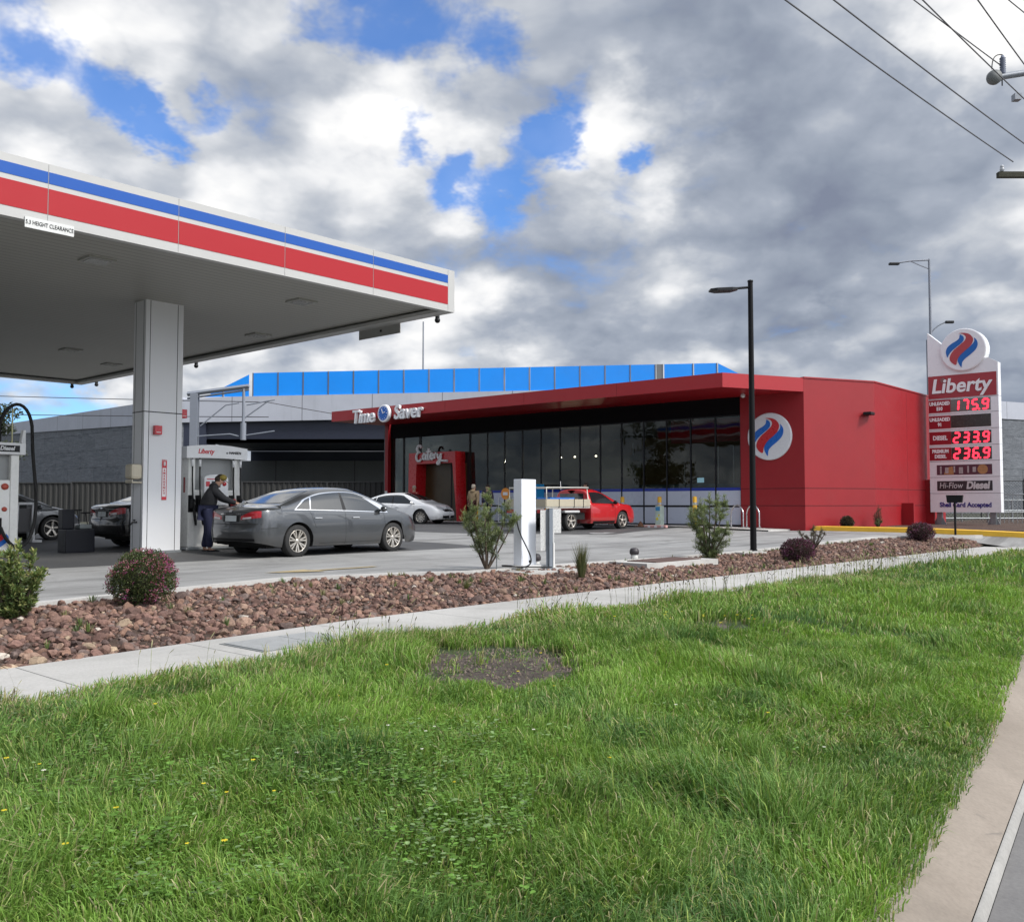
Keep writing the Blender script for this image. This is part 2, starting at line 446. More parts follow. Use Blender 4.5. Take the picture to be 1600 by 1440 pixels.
# one big ground sheet under everything
def big_ground():
    g = sorted(set([-1500, -700, -350, -180, -90, -50, -30] + [round(x, 2) for x in np.arange(-15, 61, 1.0)] + [70, 90, 120, 180, 350, 700, 1500]))
    gv = sorted(set([-1500, -700, -350, -180, -90, -50, -30, -15, -8] + [round(x, 2) for x in np.arange(-4, 24, .5)] + [26, 30, 36, 44, 60, 90, 120, 180, 350, 700, 1500]))
    vs = []
    for u in g:
        for v in gv: vs.append(W3(u, v, float(H(np.clip(u, -15, 60), v)) - .06))
    m = len(gv); F = [(i * m + j, (i + 1) * m + j, (i + 1) * m + j + 1, i * m + j + 1) for i in range(len(g) - 1) for j in range(m - 1)]
    mb = MB(); mb.smooth = True; mb.add(vs, F); o = mb.build('ground', M_FAR); o['kind'] = 'structure'
big_ground()
US = np.arange(-12, 60.01, .5)
sheet('road', np.concatenate([[-60, -30], US, [90, 120]]), lambda u: vkerb(u) - 16, lambda u: vkerb(u) - .295, 6, M_ASPH, 0, lambda u, v: -.006)
sheet('kerb', US, lambda u: vkerb(u) - .255, lambda u: vkerb(u) + .03, 3, M_KERB, .006, lambda u, v: .12 - max(0, vkerb(u) - v) * .35)
sheet('kerb_lip', US, lambda u: vkerb(u) - .293, lambda u: vkerb(u) - .259, 2, M_KLIP, 0, lambda u, v: max(-.02, .036 - max(0, vkerb(u) - .275 - v) * 2.2))
sheet('verge', np.arange(-12, 31.4, .3), lambda u: vkerb(u) + .01, lambda u: V0P - .0, 14, M_TURF)
sheet('footpath', US[US <= 31.5], lambda u: V0P - .05, lambda u: V1P, 3, M_PATH, .018, lambda u, v: hpath(u), thick=.08)
sheet('garden_bed', np.arange(-12, 31.3, .3), lambda u: V1P + .01, lambda u: max(V1P + .02, vbed(u) - .16), 6, M_BED, -.02)
# bed edging kerb against the forecourt
sheet('bed_edging', np.arange(-12, 31.3, .3), lambda u: max(V1P + .03, vbed(u) - .16), lambda u: max(V1P + .15, vbed(u)), 2, M_LIP, .035, lambda u, v: float(hfore(u, v)), thick=.1)
sheet('forecourt', np.concatenate([np.arange(-14, 31.4, .6)]), lambda u: max(V1P + .16, vbed(u)), lambda u: 44, 22, M_CONC, 0, lambda u, v: float(hfore(u, v)))
sheet('driveway', np.arange(31.2, 36.01, .4), lambda u: vkerb(u) - .02, lambda u: 44, 30, M_CONC, -.001)
dz1 = lambda u, v: float(hfore(u, v)) + .006
sheet('asphalt_apron', np.arange(-14, 17.4, .6), lambda u: 16.45 - .015 * u, lambda u: 33.5, 10, M_DARKC, 0, dz1)
sheet('asphalt_parking', np.arange(22.0, 32.81, .6), lambda u: 17.4 + (u - 24.8) * .24 + max(0, 24 - u) * 2.2, lambda u: 42, 12, M_DARKC, 0, dz1)
sheet('concrete_walkway', np.arange(31.0, 32.81, .3), lambda u: 15.2, lambda u: 38.2, 10, M_LIP, .05, lambda u, v: float(hfore(u, v)), thick=.05)
# painted yellow arrow
def flat_poly(name, pts, z, mat):
    mb = MB(); mb.add([W3(a, b, z + float(hfore(a, b))) for a, b in pts], [tuple(range(len(pts)))]); o = mb.build(name, mat); o['kind'] = 'structure'; return o
M_YMARK = plain('worn_yellow_paint', (.40, .32, .18), .8, dirt=.7, var=.3, scale=9)
flat_poly('painted_arrow', [(8.5, 12.9), (9.4, 12.45), (9.4, 12.68), (10.7, 12.68), (10.7, 12.82), (9.4, 12.82), (9.4, 13.05)], .012, M_YMARK)
# planted kerb along the driveway
def ykerb():
    mb = MB(); pts = [(32.85, 14.35), (32.72, 12.0), (32.66, 8.0), (32.6, 5.6), (33.4, 4.9)]
    P0 = []
    for i in range(len(pts) - 1):
        for k in range(6):
            t = k / 6; P0.append((pts[i][0] + (pts[i + 1][0] - pts[i][0]) * t, pts[i][1] + (pts[i + 1][1] - pts[i][1]) * t))
    P0.append(pts[-1]); n = len(P0); vs = []
    for off, zz in ((0, -.05), (.02, .13), (.22, .15), (.22, -.05)):
        for a, b in P0: vs.append(W3(a + off, b, float(H(a, b)) + zz + .02))
    mb.add(vs, [(r * n + i, r * n + i + 1, (r + 1) * n + i + 1, (r + 1) * n + i) for r in range(3) for i in range(n - 1)])
    o = mb.build('yellow_kerb', M_YKERB); o['kind'] = 'structure'
ykerb()
def hgard(u, v): return .69 + .025 * math.sin(u * 2.1) * math.sin(v * 1.7)
sheet('planted_strip', np.arange(32.9, 60, .5), lambda u: 5.2 - max(0, u - 36) * .2, lambda u: 14.3, 14, M_BED, 0, lambda u, v: hgard(u, v) + .02, thick=.15)
# ---------------------------------------------------------------- emblem outlines (unit disc)
def crom(pts, n=5):
    out = []; L = len(pts)
    for i in range(L):
        p0, p1, p2, p3 = (Vector(pts[(i + k - 1) % L]) for k in range(4))
        for k in range(n):
            t = k / n
            out.append(tuple(.5 * ((2 * p1) + (p2 - p0) * t + (2 * p0 - 5 * p1 + 4 * p2 - p3) * t * t + (3 * p1 - p0 - 3 * p2 + p3) * t ** 3)))
    return out
def norm(pts): return [((x - 415) / 136, -(y - 262) / 136) for x, y in pts]
EM_RED = norm([(392, 148), (430, 150), (463, 165), (482, 197), (470, 235), (440, 265), (402, 297), (380, 328), (372, 362), (350, 352), (331, 325), (335, 295), (357, 262), (395, 231), (428, 203), (436, 178), (420, 158)])
EM_B1 = norm([(400, 158), (421, 174), (423, 195), (410, 215), (375, 241), (345, 265), (325, 290), (317, 307), (309, 285), (308, 260), (320, 235), (346, 214), (375, 199), (394, 182)])
EM_B2 = norm([(489, 190), (506, 212), (509, 240), (496, 270), (465, 299), (430, 325), (410, 350), (405, 382), (389, 358), (382, 334), (391, 308), (412, 284), (450, 255), (478, 230), (490, 210)])
def emblem(parent, c, r, face, mats, off=.0, name='emblem'):
    """flame emblem; face '-u' or '-v'"""
    out = []
    for nm, pts, mt in (('red_flame', EM_RED, mats[0]), ('blue_flame', EM_B1, mats[1]), ('blue_flame', EM_B2, mats[1])):
        P = crom(pts, 4); mb = MB()
        if face == '-u': mb.prism([(c[1] - x * r, c[2] + y * r) for x, y in P], 0, c[0] - off - .012, c[0] - off)
        else: mb.prism([(c[0] + x * r, c[2] + y * r) for x, y in P], 1, c[1] - off - .012, c[1] - off)
        out.append(mb.build(nm, mt, parent))
    return out

# ---------------------------------------------------------------- canopy over the pumps
ZC0, ZC1 = 5.78, 6.70
UE, V0C, V1C, ULC = 14.2, 14.3, 33.0, -9.0
can = thing('fuel_canopy', 'big flat white canopy with blue and red stripes over the fuel pumps', 'canopy', 9.75, 18.87, .55)
cx, cy, cz = 9.75, 18.87, .55
def L(u, v, z): return (u - cx, v - cy, z - cz)
M_SOFF = None
def soffit_mat():
    m, t, b = new_mat('soffit_boards')
    p = t.node('ShaderNodeTexCoord').outputs['Object']
    sp = t.node('ShaderNodeSeparateXYZ', {0: p})
    fr = t.math('FRACT', t.math('DIVIDE', sp.outputs[1], .2))
    ln = t.math('LESS_THAN', fr, .12)
    c = t.mix(t.noise(p, .6, 6, .6), (.31, .305, .28, 1), (.37, .365, .335, 1))
    c = t.mix(t.math('MULTIPLY', ln, .75), c, (.07, .07, .065, 1))
    t.put(b.inputs['Base Color'], c); b.inputs['Roughness'].default_value = .45
    return m
M_SOFF = soffit_mat()
mb = MB(); mb.span(L(ULC + .06, V0C + .06, 5.90), L(UE - .06, V1C - .06, 6.0)); mb.build('soffit', M_SOFF, can)
M_FASC = plain('canopy_fascia_white', (.45, .45, .44), .38, var=.06, scale=.6, dirt=.08)
mb = MB()
mb.span(L(ULC, V0C, ZC0), L(UE, V0C + .06, ZC1)); mb.span(L(UE - .06, V0C + .06, ZC0), L(UE, V1C, ZC1))
mb.span(L(ULC, V1C - .06, ZC0), L(UE - .06, V1C, ZC1)); mb.span(L(ULC, V0C + .06, ZC0), L(ULC + .06, V1C - .06, ZC1))
mb.span(L(ULC + .06, V0C + .06, ZC0 + .003), L(UE - .06, V0C + .16, ZC0 + .06)); mb.span(L(UE - .30, V0C + .16, ZC0 + .003), L(UE - .06, V1C - .06, ZC0 + .08)); mb.span(L(ULC + .06, V1C - .3, ZC0 + .003), L(UE - .3, V1C - .06, ZC0 + .08))
mb.build('fascia', M_FASC, can)
mb = MB(); mb.span(L(ULC + .07, V0C + .07, 6.55), L(UE - .07, V1C - .07, 6.6)); mb.build('roof_deck', SILVER, can)
jo = [round(14.0 - 2.1 * k, 2) for k in range(0, 12) if 14.0 - 2.1 * k > ULC] + [ULC + .02]
M_SB = plain('stripe_blue', (.002, .075, .36), .35, spec=.4, var=.03, scale=1); M_SR = plain('stripe_red', (.36, .004, .010), .35, spec=.4, var=.03, scale=1)
for z0, z1, mt, nm in ((6.40, 6.575, M_SB, 'blue_stripe'), (5.93, 6.32, M_SR, 'red_stripe')):
    mb = MB()
    for a, b in zip(jo[:-1], jo[1:]): mb.span(L(b + .007, V0C - .006, z0), L(a - .007, V0C, z1))
    mb.build(nm, mt, can)
    mb = MB()
    for k in range(9):
        a = V0C + .3 + k * 2.04; mb.span(L(UE, a + .007, z0), L(UE + .006, a + 2.03, z1))
    mb.build(nm, mt, can)
for a in jo[:-1]: mb = MB(); mb.span(L(a - .004, V0C - .0025, ZC0 + .01), L(a + .004, V0C, ZC1 - .01)); mb.build('panel_joint', plain('joint_grey', (.25, .25, .25), .7), can)
mb = MB(); mb.span(L(5.27, V0C - .03, 5.665), L(5.98, V0C - .008, 5.825)); sg = mb.build('clearance_sign', OFFW, can)
mb = MB(); text_mb(mb, '5.3 HEIGHT CLEARANCE', .088, L(5.625, V0C - .033, 5.745), '-v', depth=.006, sx=.72); mb.build('lettering', DARK, sg)
mb = MB(); mb.span(L(UE + .01, 16.1, 5.56), L(UE + .03, 17.6, 5.80)); sg = mb.build('clearance_sign', plain('sign_back_grey', (.30, .30, .29), .5), can)
mb = MB(); mb.span(L(UE - .01, 16.75, 5.66), L(UE + .008, 16.80, 5.71)); mb.build('bracket', DARK, sg)
for a, b in ((7.2, 16.2), (11.6, 16.3), (11.0, 26.3), (13.0, 28.1), (13.2, 20.4), (3.0, 16.2), (6.8, 21.5), (2.6, 22.0), (7, 28)):
    mb = MB(); mb.span(L(a - .24, b - .24, 5.865), L(a + .24, b + .24, 5.903)); dl = mb.build('downlight', plain('lamp_bezel', (.34, .34, .32), .5), can)
    mb = MB(); mb.span(L(a - .18, b - .18, 5.859), L(a + .18, b + .18, 5.867)); mb.build('lens', plain('lamp_lens_off', (.22, .22, .21), .25), dl)
for a, b in ((UE + .06, 14.9), (UE + .06, 25.3), (UE + .04, 31.9), (13.9, 33.06)):
    mb = MB(); mb.tube([L(a, b, 5.86), L(a, b, 5.72)], .05, 10); mb.ball(L(a, b, 5.70), .065, 6); mb.build('drain_spout', DARK, can)
# column with clad panels
U0, U1, W0, W1 = 9.32, 10.17, 18.6, 19.12
mb = MB()
mb.span(L(U0, W0, .55), L(U1, W1, 5.9))
for z in (3.55,):
    pass
col = mb.build('column', plain('column_cladding', (.70, .71, .73), .4, var=.03, scale=1.3), can)
mb = MB()
for a in (U0 + .10, U1 - .13): mb.span(L(a - .006, W0 - .0025, .56), L(a + .006, W0, 5.89))
for b in (W0 + .09, W1 - .09): mb.span(L(U0 - .0025, b - .006, .56), L(U0, b + .006, 5.89))
mb.span(L(U0 - .003, W0 - .003, 3.52), L(U1 + .003, W1 + .003, 3.54))
mb.build('cladding_joint', DARK, col)
mb = MB(); mb.span(L(U0 - .02, W0 - .02, .5), L(U1 + .02, W1 + .02, .60)); mb.build('base_trim', GALV, col)
# things fixed to the column
def boxthing(name, label, cat, u, v, z, parts, group=None):
    o = thing(name, label, cat, u, v, z, group=group)
    for nm, fn, mt in parts:
        b = MB(); fn(b); b.build(nm, mt, o)
    return o
boxthing('towel_dispenser', 'beige paper towel dispenser on the left side of the canopy column', 'dispenser', U0 - .005, 18.78, 2.02,
    [('housing', lambda b: (b.rbox((-.24, -.16, .08), (0, .16, .40), .06)), plain('beige_plastic', (.52, .47, .36), .45)),
     ('tray', lambda b: (b.rbox((-.22, -.15, 0), (0, .15, .03), .01), b.span((-.22, -.15, .03), (-.205, .15, .07))), plain('beige_plastic', (.5, .5, .4), .4))])
def _unused(u, v, label):
    o = thing('extinguisher_marker', label, 'marker sign', u, v, 0, group='red marker boxes on the canopy column')
    return o
o = thing('marker_box', 'red square marker box on the front face of the canopy column', 'marker sign', U0 + .27, W0 - .002, 3.05, group='red marker boxes on the canopy column')
mb = MB(); mb.rbox((-.08, -.10, 0), (.08, 0, .19), .01); mb.build('shell', RED, o)
mb = MB(); mb.span((-.05, -.104, .04), (.05, -.1, .055)); mb.build('mark', OFFW, o)
o = thing('marker_box', 'red square marker box on the right edge of the canopy column, the higher one', 'marker sign', U1 + .002, W0 + .10, 3.45, group='red marker boxes on the canopy column')
mb = MB(); mb.rbox((0, -.08, 0), (.13, .08, .19), .01); mb.build('shell', RED, o)
mb = MB(); mb.span((.02, -.084, .04), (.11, -.08, .05)); mb.build('mark', OFFW, o)
o = thing('emergency_sign', 'narrow red and white vertical emergency sign on the canopy column front', 'sign', U0 + .46, W0 - .002, 1.67)
mb = MB(); mb.span((-.055, -.008, 0), (.055, 0, .86)); mb.build('plate', WHITE, o)
mb = MB(); mb.span((-.055, -.011, .68), (.055, -.008, .86)); mb.span((-.055, -.011, 0), (.055, -.008, .07))
mb.span((-.055, -.011, .07), (-.043, -.008, .68)); mb.span((.043, -.011, .07), (.055, -.008, .68)); mb.build('red_border', RED, o)
mb = MB()
for i, ch in enumerate('EMERGENCY'): text_mb(mb, ch, .062, (0, -.012, .63 - i * .062), '-v', bold=.002, depth=.004)
mb.build('lettering', RED, o)
mb = MB(); mb.tube([(0, -.014, .81), (0, -.014, .73)], .022, 6); text_mb(mb, 'STOP', .04, (0, -.014, .84), '-v', depth=.004); mb.build('symbol', WHITE, o)
o = thing('water_tap', 'small dark tap low on the left side of the canopy column', 'tap', U0 - .003, 18.84, 1.20)
mb = MB(); mb.tube([(0, 0, 0), (-.10, 0, 0), (-.13, 0, -.05)], .018, 8); mb.build('spout', DARK, o)
mb = MB(); mb.tube([(-.06, -.05, .05), (-.06, .05, .05)], .012, 6); mb.tube([(-.06, 0, 0), (-.06, 0, .05)], .012, 6); mb.build('handle', DARK, o)

# ---------------------------------------------------------------- fuel dispensers
PW = plain('dispenser_white', (.78, .78, .75), .3, coat=.3, dirt=.05); PG = plain('dispenser_grey', (.26, .27, .27), .35)
SCRN = plain('dark_screen', (.02, .025, .028), .1)
def hose(b, pts, r=.018, n=8): b.tube(pts, r, n)
def bez(p, n=14):
    p = [Vector(q) for q in p]; out = []
    for i in range(n + 1):
        t = i / n; q = list(p)
        while len(q) > 1: q = [q[k].lerp(q[k + 1], t) for k in range(len(q) - 1)]
        out.append(q[0])
    return out
def nozzle(parent, x, y, z, col, d=-1):
    b = MB(); b.rbox((x - .035, y + d * .13, z - .10), (x + .035, y, z + .12), .02)
    b.tube([(x, y + d * .08, z + .05), (x, y + d * .17, z - .02), (x, y + d * .16, z - .12)], .02, 6)
    return b.build('nozzle', col, parent)
def dispenser(u, v, label, brandtext):
    """multi-hose dispenser, 1.35 m along u, hood on two white legs"""
    o = thing('fuel_dispenser', label, 'fuel pump', u, v, .56, group='fuel dispensers under the canopy')
    w2, dp = .66, .36
    b = MB(); b.rbox((-w2 - .08, -dp - .08, 0), (w2 + .08, dp + .08, .06), .02); b.build('plinth', GALV, o)
    b = MB(); b.rbox((-w2 + .14, -dp + .03, .06), (w2 - .14, dp - .03, 1.34), .03); cab = b.build('cabinet', PW, o)
    b = MB()
    for x in (-w2, w2 - .17): b.rbox((x, -dp, .06), (x + .17, dp, 2.08), .03)
    b.build('leg', PW, o)
    b = MB(); b.span((-w2 + .17, -dp + .12, 1.35), (w2 - .17, dp - .12, 2.08)); b.build('back_panel', PG, o)
    b = MB()          # hood with curved lower and upper edges
    n = 12; P = [(-w2 - .10 + i * (2 * w2 + .2) / n, 2.30 + .06 * math.sin(math.pi * i / n)) for i in range(n + 1)] + [(w2 + .10 - i * (2 * w2 + .2) / n, 2.04 + .02 * math.sin(math.pi * i / n)) for i in range(n + 1)]
    b.prism(P, 1, -dp - .10, dp + .10); hood = b.build('hood', WHITE, o)
    b = MB(); text_mb(b, brandtext[0], .15, (-.30, -dp - .106, 2.20), '-v', bold=.003, shear=.25, depth=.01, sx=.9); b.build('lettering', RED, hood)
    b = MB(); text_mb(b, brandtext[1], .08, (.40, -dp - .106, 2.19), '-v', bold=.001, depth=.01, sx=1.0); b.build('lettering', DARK, hood)
    b = MB()          # arched computer head
    P = [(-.30, 1.0), (.30, 1.0), (.30, 1.60)] + [(.30 * math.cos(a), 1.60 + .09 * math.sin(a)) for a in np.linspace(.3, math.pi - .3, 8)] + [(-.30, 1.60)]
    b.prism(P, 1, -dp - .05, dp - .12); hd = b.build('computer_head', WHITE, o)
    b = MB(); b.span((-.12, -dp - .058, 1.40), (.10, -dp - .05, 1.54)); b.span((-.22, -dp - .058, 1.10), (-.02, -dp - .05, 1.28)); b.build('screen', SCRN, hd)
    b = MB(); b.span((-.26, -dp - .058, 1.42), (-.17, -dp - .05, 1.53)); b.lathe([(.0, -dp - .058), (.05, -dp - .058), (.05, -dp - .05)], (.2, 0, 1.48), 1, 14); b.span((-.24, -dp - .057, 1.575), (.24, -dp - .05, 1.595)); b.build('button', RED, hd)
    cols = [BLACK, BLACK, plain('nozzle_red', (.5, .02, .02), .4), BLACK]
    xs = (-.60, -.42, .42, .60)
    for x, cm in zip(xs, cols):
        nozzle(o, x, -dp - .005, 1.02, cm)
        b = MB(); b.rbox((x - .055, -dp - .012, .84), (x + .055, -dp + .03, 1.22), .01); b.build('holster', BLACK, o)
        b = MB(); hose(b, [(x, -dp - .05, 2.05), (x, -dp - .06, 1.9)] + bez([(x, -dp - .06, 1.85), (x - .03, -dp - .1, .9), (x + .03, -dp - .2, .22), (x + .10, -dp - .16, .5), (x, -dp - .15, .95)])); b.build('hose', RUBBER, o)
        b = MB(); b.lathe([(.025, 1.86), (.03, 1.86), (.03, 2.02), (.025, 2.02)], (x, -dp - .06, 0), 2, 8); b.build('hose_collar', WHITE, o)
    for y in (-.22, .12):
        b = MB(); b.span((-w2 - .006, y, 1.28), (-w2, y + .07, 1.62)); b.build('warning_label', plain('label_red_dark', (.3, .03, .03), .5), o)
    return o
dispenser(11.22, 19.35, 'white fuel pump with curved hood beside the canopy column, man standing at it', ('Liberty', 'o HANSEN'))

# the tall diesel dispenser at the left edge with sprung hoses
o = thing('diesel_dispenser', 'tall white diesel pump with looping black hoses at the left picture edge', 'fuel pump', 6.97, 20.10, .56, group='fuel dispensers under the canopy')
o.scale = (1, 1, .94)
b = MB(); b.rbox((-.75, -.30, 0), (.45, .32, .06), .02); b.build('plinth', GALV, o)
b = MB(); b.rbox((-.70, -.26, .06), (.20, .28, 1.60), .02); b.build('cabinet', PW, o)
b = MB(); b.rbox((.20, -.27, .06), (.36, .29, 2.14), .02); b.rbox((-.70, -.27, 1.60), (-.56, .29, 2.14), .02); b.build('leg', PW, o)
b = MB(); b.span((-.56, -.15, 1.60), (.20, .17, 2.14)); b.build('back_panel', PG, o)
b = MB(); b.rbox((-.75, -.33, 2.14), (.46, .35, 2.40), .02); b.prism([(.40, 2.14), (.46, 2.14), (.55, 2.34), (.55, 2.70), (.50, 2.70), (.46, 2.40)], 1, -.06, .06); hd = b.build('hood', WHITE, o)
b = MB(); b.span((-.52, -.337, 2.20), (.34, -.33, 2.34)); pl = b.build('name_plate', DARK, hd)
b = MB(); text_mb(b, 'Hi-Flow', .095, (-.27, -.342, 2.27), '-v', shear=.2, depth=.006, sx=.85); text_mb(b, 'Diesel', .12, (.10, -.342, 2.27), '-v', bold=.004, shear=.2, depth=.006, sx=.9); b.build('lettering', WHITE, pl)
b = MB(); b.span((-.50, -.268, 1.25), (-.06, -.26, 1.50)); b.span((-.50, -.268, 1.05), (-.16, -.26, 1.14)); b.build('screen', SCRN, o)
b = MB(); b.lathe([(0, -.275), (.07, -.275), (.07, -.26)], (.10, 0, 1.46), 1, 14); b.lathe([(0, -.275), (.05, -.275), (.05, -.26)], (.10, 0, .98), 1, 14); b.build('button', plain('button_red', (.45, .08, .05), .4), o)
b = MB(); b.rbox((-.16, -.275, .42), (.06, -.2, .80), .02); b.build('holster', BLACK, o)
nozzle(o, -.05, -.27, .62, BLACK)
for px_, zt in ((.30, 3.16), (-.05, 3.10)):
    b = MB(); b.tube([(px_, -.02, 2.40), (px_, -.02, zt)], .014, 6); b.build('hose_mast', plain('mast_yellow', (.62, .60, .34), .5), o)
b = MB(); hose(b, [(-.03, -.10, 2.38)] + bez([(-.03, -.1, 2.38), (.03, -.1, 3.50), (.66, -.1, 3.50), (.66, -.1, 2.6)]) + bez([(.66, -.1, 2.6), (.68, -.1, 1.6), (.86, -.1, 1.2), (.84, -.12, .45), (.62, -.12, .0), (.40, -.30, .0), (.14, -.40, .15), (-.02, -.42, .6)], 22), .035, 8); b.build('hose', RUBBER, o)
b = MB(); hose(b, [(-.42, -.10, 2.38)] + bez([(-.42, -.1, 2.38), (-.40, -.1, 3.35), (.06, -.1, 3.45), (.05, -.1, 2.5), (.03, -.1, 2.38)]), .035, 8); b.build('hose', RUBBER, o)
emblem(o, (-.02, -.262, .30), .30, '-v', (plain('emblem_red', (.50, .015, .02), .3), plain('emblem_blue', (.004, .12, .50), .3)))

# white metal stand between the pumps
o = thing('windscreen_stand', 'white metal service stand with grey panel behind the diesel pump', 'stand', 9.75, 26.1, .56)
o.scale = (.62, .62, .95)
b = MB(); b.prism([(-.34, .06), (-.28, .06), (-.24, 1.10), (-.30, 1.10)], 1, -.3, .3); b.prism([(.42, .06), (.34, .06), (.28, .4), (.30, 1.10), (.40, 1.10)], 1, -.3, .3); b.build('frame', WHITE, o)
b = MB(); b.rbox((-.36, -.3, 1.05), (.42, .3, 1.12), .02); b.build('top', WHITE, o)
b = MB(); b.span((-.22, -.2, .30), (.26, .1, .95)); b.build('panel', plain('mid_grey', (.09, .09, .095), .5), o)
b = MB(); b.span((-.5, -.35, 0), (-.1, .35, .06)); b.span((.3, -.35, 0), (.7, .35, .06)); b.build('foot', WHITE, o)

# black bin unit
o = thing('waste_bin', 'black service bin with raised back box and bottle tray beside the column', 'bin', 8.62, 20.1, .55)
BINM = plain('bin_black', (.005, .006, .011), .4, spec=.3, scale=3, var=.3)
b = MB(); b.rbox((-.31, -.20, .0), (.30, .22, .50), .02); b.build('body', BINM, o)
b = MB(); b.rbox((-.31, -.02, .50), (-.06, .22, .92), .02); b.build('back_box', BINM, o)
b = MB(); b.rbox((.0, -.14, .50), (.26, .16, .60), .03); b.build('wash_tub', plain('clear_tub', (.16, .18, .18), .2), o)
for k_, (dx_, hh_) in enumerate(((.08, .42), (.26, .36))):
    b = MB(); b.tube([(dx_, .06, .52), (dx_ - .05, .08, .48 + hh_)], .010, 6); b.tube([(dx_ - .15, .08, .48 + hh_), (dx_ + .05, .08, .485 + hh_)], .016, 6); b.build('squeegee', BLACK, o)
# ---------------------------------------------------------------- the shop
SU, SV, SZ = 32.8, 14.6, .66
shop = thing('shop_building', 'red flat-roofed shop with dark glass front and long sloping awning', 'building', SU, SV, SZ)
def S(u, v, z): return (u - SU, v - SV, z - SZ)
dAx, dAy = .892, -.452
ZT = 5.60; ZB = 5.09
A0 = (0, 0); A1 = (2.98, -1.51); B1 = (11.5, -1.51)
def wallseg(b, p, q, z0, z1, th=.2):
    """wall from p to q (outer face on the right-hand side looking p->q)"""
    d = Vector((q[0] - p[0], q[1] - p[1])).normalized(); n = Vector((d.y, -d.x))
    P = [(p[0], p[1]), (q[0], q[1]), (q[0] - n.x * th, q[1] - n.y * th), (p[0] - n.x * th, p[1] - n.y * th)]
    b.prism([tuple(x) for x in P], 2, z0, z1)
b = MB()
# outer shell as one prism for the solid corner: logo wall, angled wall, side wall
b.prism([(0, 2.60), (0, 0), A1, B1, (11.5, 1.5), (.5, 1.5), (.5, 2.60)], 2, -.3, ZT)
b.build('side_wall', WALLRED, shop)
b = MB(); gr = plain('render_groove', (.12, .004, .007), .8)
def groove(z, h=.035):
    for p, q in (((0, 2.58), (0, 0)), (A0, A1), (A1, B1)):
        d = Vector((q[0] - p[0], q[1] - p[1])).normalized(); n = Vector((d.y, -d.x)) if p != (0, 2.58) else Vector((-1, 0))
        P = [(p[0], p[1]), (q[0], q[1]), (q[0] + n.x * .0025, q[1] + n.y * .0025), (p[0] + n.x * .0025, p[1] + n.y * .0025)]
        b.prism([tuple(x) for x in P], 2, z, z + h)
groove(.83); groove(1.48)
for s in (3.6, 6.3): b.span((A1[0] + s, -1.5125, 0), (A1[0] + s + .02, -1.51, 5.5))
b.build('groove', gr, shop)
b = MB()    # parapet capping
for p, q in (((A0[0], A0[1]), A1), (A1, B1)):
    d = Vector((q[0] - p[0], q[1] - p[1])).normalized(); n = Vector((d.y, -d.x))
    P = [(p[0] + n.x * .03, p[1] + n.y * .03), (q[0] + n.x * .03, q[1] + n.y * .03), (q[0] - n.x * .22, q[1] - n.y * .22), (p[0] - n.x * .22, p[1] - n.y * .22)]
    b.prism(P, 2, ZT, ZT + .05)
b.build('capping', plain('capping_red', (.33, .02, .025), .35), shop)
b = MB(); b.prism([(.25, .2), (3.1, -1.3), (11.3, -1.3), (11.3, 23.5), (.2, 23.5)], 2, 5.3, 5.4); b.build('roof', SILVER, shop)
b = MB(); b.rbox((1.9, .9, 5.4), (3.1, 2.4, 5.80), .03); b.build('roof_unit', GALV, shop)
b = MB(); b.span((.0, 23.55, -.3), (11.5, 23.8, ZT)); b.span((11.3, 1.5, -.3), (11.5, 23.5, ZT)); b.build('rear_wall', plain('back_wall_dark', (.12, .12, .125), .7), shop)
# awning
AW = [(-3.2, 1.6), (-.004, 0.004), (-.004, 24.0), (-3.2, 24.25)]
def awz(v): return 5.62 - .0 + v * .0035
b = MB()
def slab(poly, z0f, z1f):
    n = len(poly); vs = [(x, y, z0f(y)) for x, y in poly] + [(x, y, z1f(y)) for x, y in poly]
    b.add(vs, [tuple(range(n))[::-1], tuple(range(n, 2 * n))] + [(i, (i + 1) % n, n + (i + 1) % n, n + i) for i in range(n)])
slab(AW, lambda y: ZB + y * .0035, lambda y: ZT + .01 + y * .0035)
aw = b.build('awning', plain('awning_red', (.36, .008, .014), .4, coat=.1, var=.04, scale=.8), shop)
for y in (6.2, 11.0, 15.8, 20.6): b = MB(); b.span((-3.2025, y, ZB + y * .0035 + .01), (-3.2, y + .012, ZT + y * .0035)); b.build('panel_joint', gr, aw)
b = MB(); b.ball((-.9, 2.0, 5.02), .09, 6, (1, 1, 1)); b.tube([(-.9, 2.0, 5.10), (-.9, 2.0, 5.02)], .05, 8); b.build('dome_camera', OFFW, aw)
# black header above the glass
GX = .12
HDR = plain('header_black', (.006, .006, .007), .8, spec=.1)
b = MB(); b.span((GX - .04, 2.6, 4.42), (GX + .10, 23.5, ZB + .10)); b.build('header', HDR, shop)
# glazing
mg, t, bs = new_mat('shop_glass')
t.n.remove(bs)
gl = t.node('ShaderNodeBsdfGlossy', {'Color': (.62, .66, .68, 1), 'Roughness': .012})
tr = t.node('ShaderNodeBsdfTransparent', {'Color': (.62, .64, .61, 1)})
lw = t.node('ShaderNodeLayerWeight', {'Blend': .28})
tcg = t.node('ShaderNodeTexCoord').outputs['Object']
bn = t.node('ShaderNodeBump', {'Height': t.noise(tcg, .5, 2, .5), 'Strength': .10, 'Distance': .12}); t.put(gl.inputs['Normal'], bn.outputs[0])
mxs = t.node('ShaderNodeMixShader', {0: t.mapr(lw.outputs['Fresnel'], 0, 1, .035, .34, False), 1: tr.outputs[0], 2: gl.outputs[0]})
t.put(t.n['Material Output'].inputs[0], mxs.outputs[0])
PANEL = plain('door_panel_grey', (.50, .55, .66), .3, coat=.3, var=.04, scale=1)
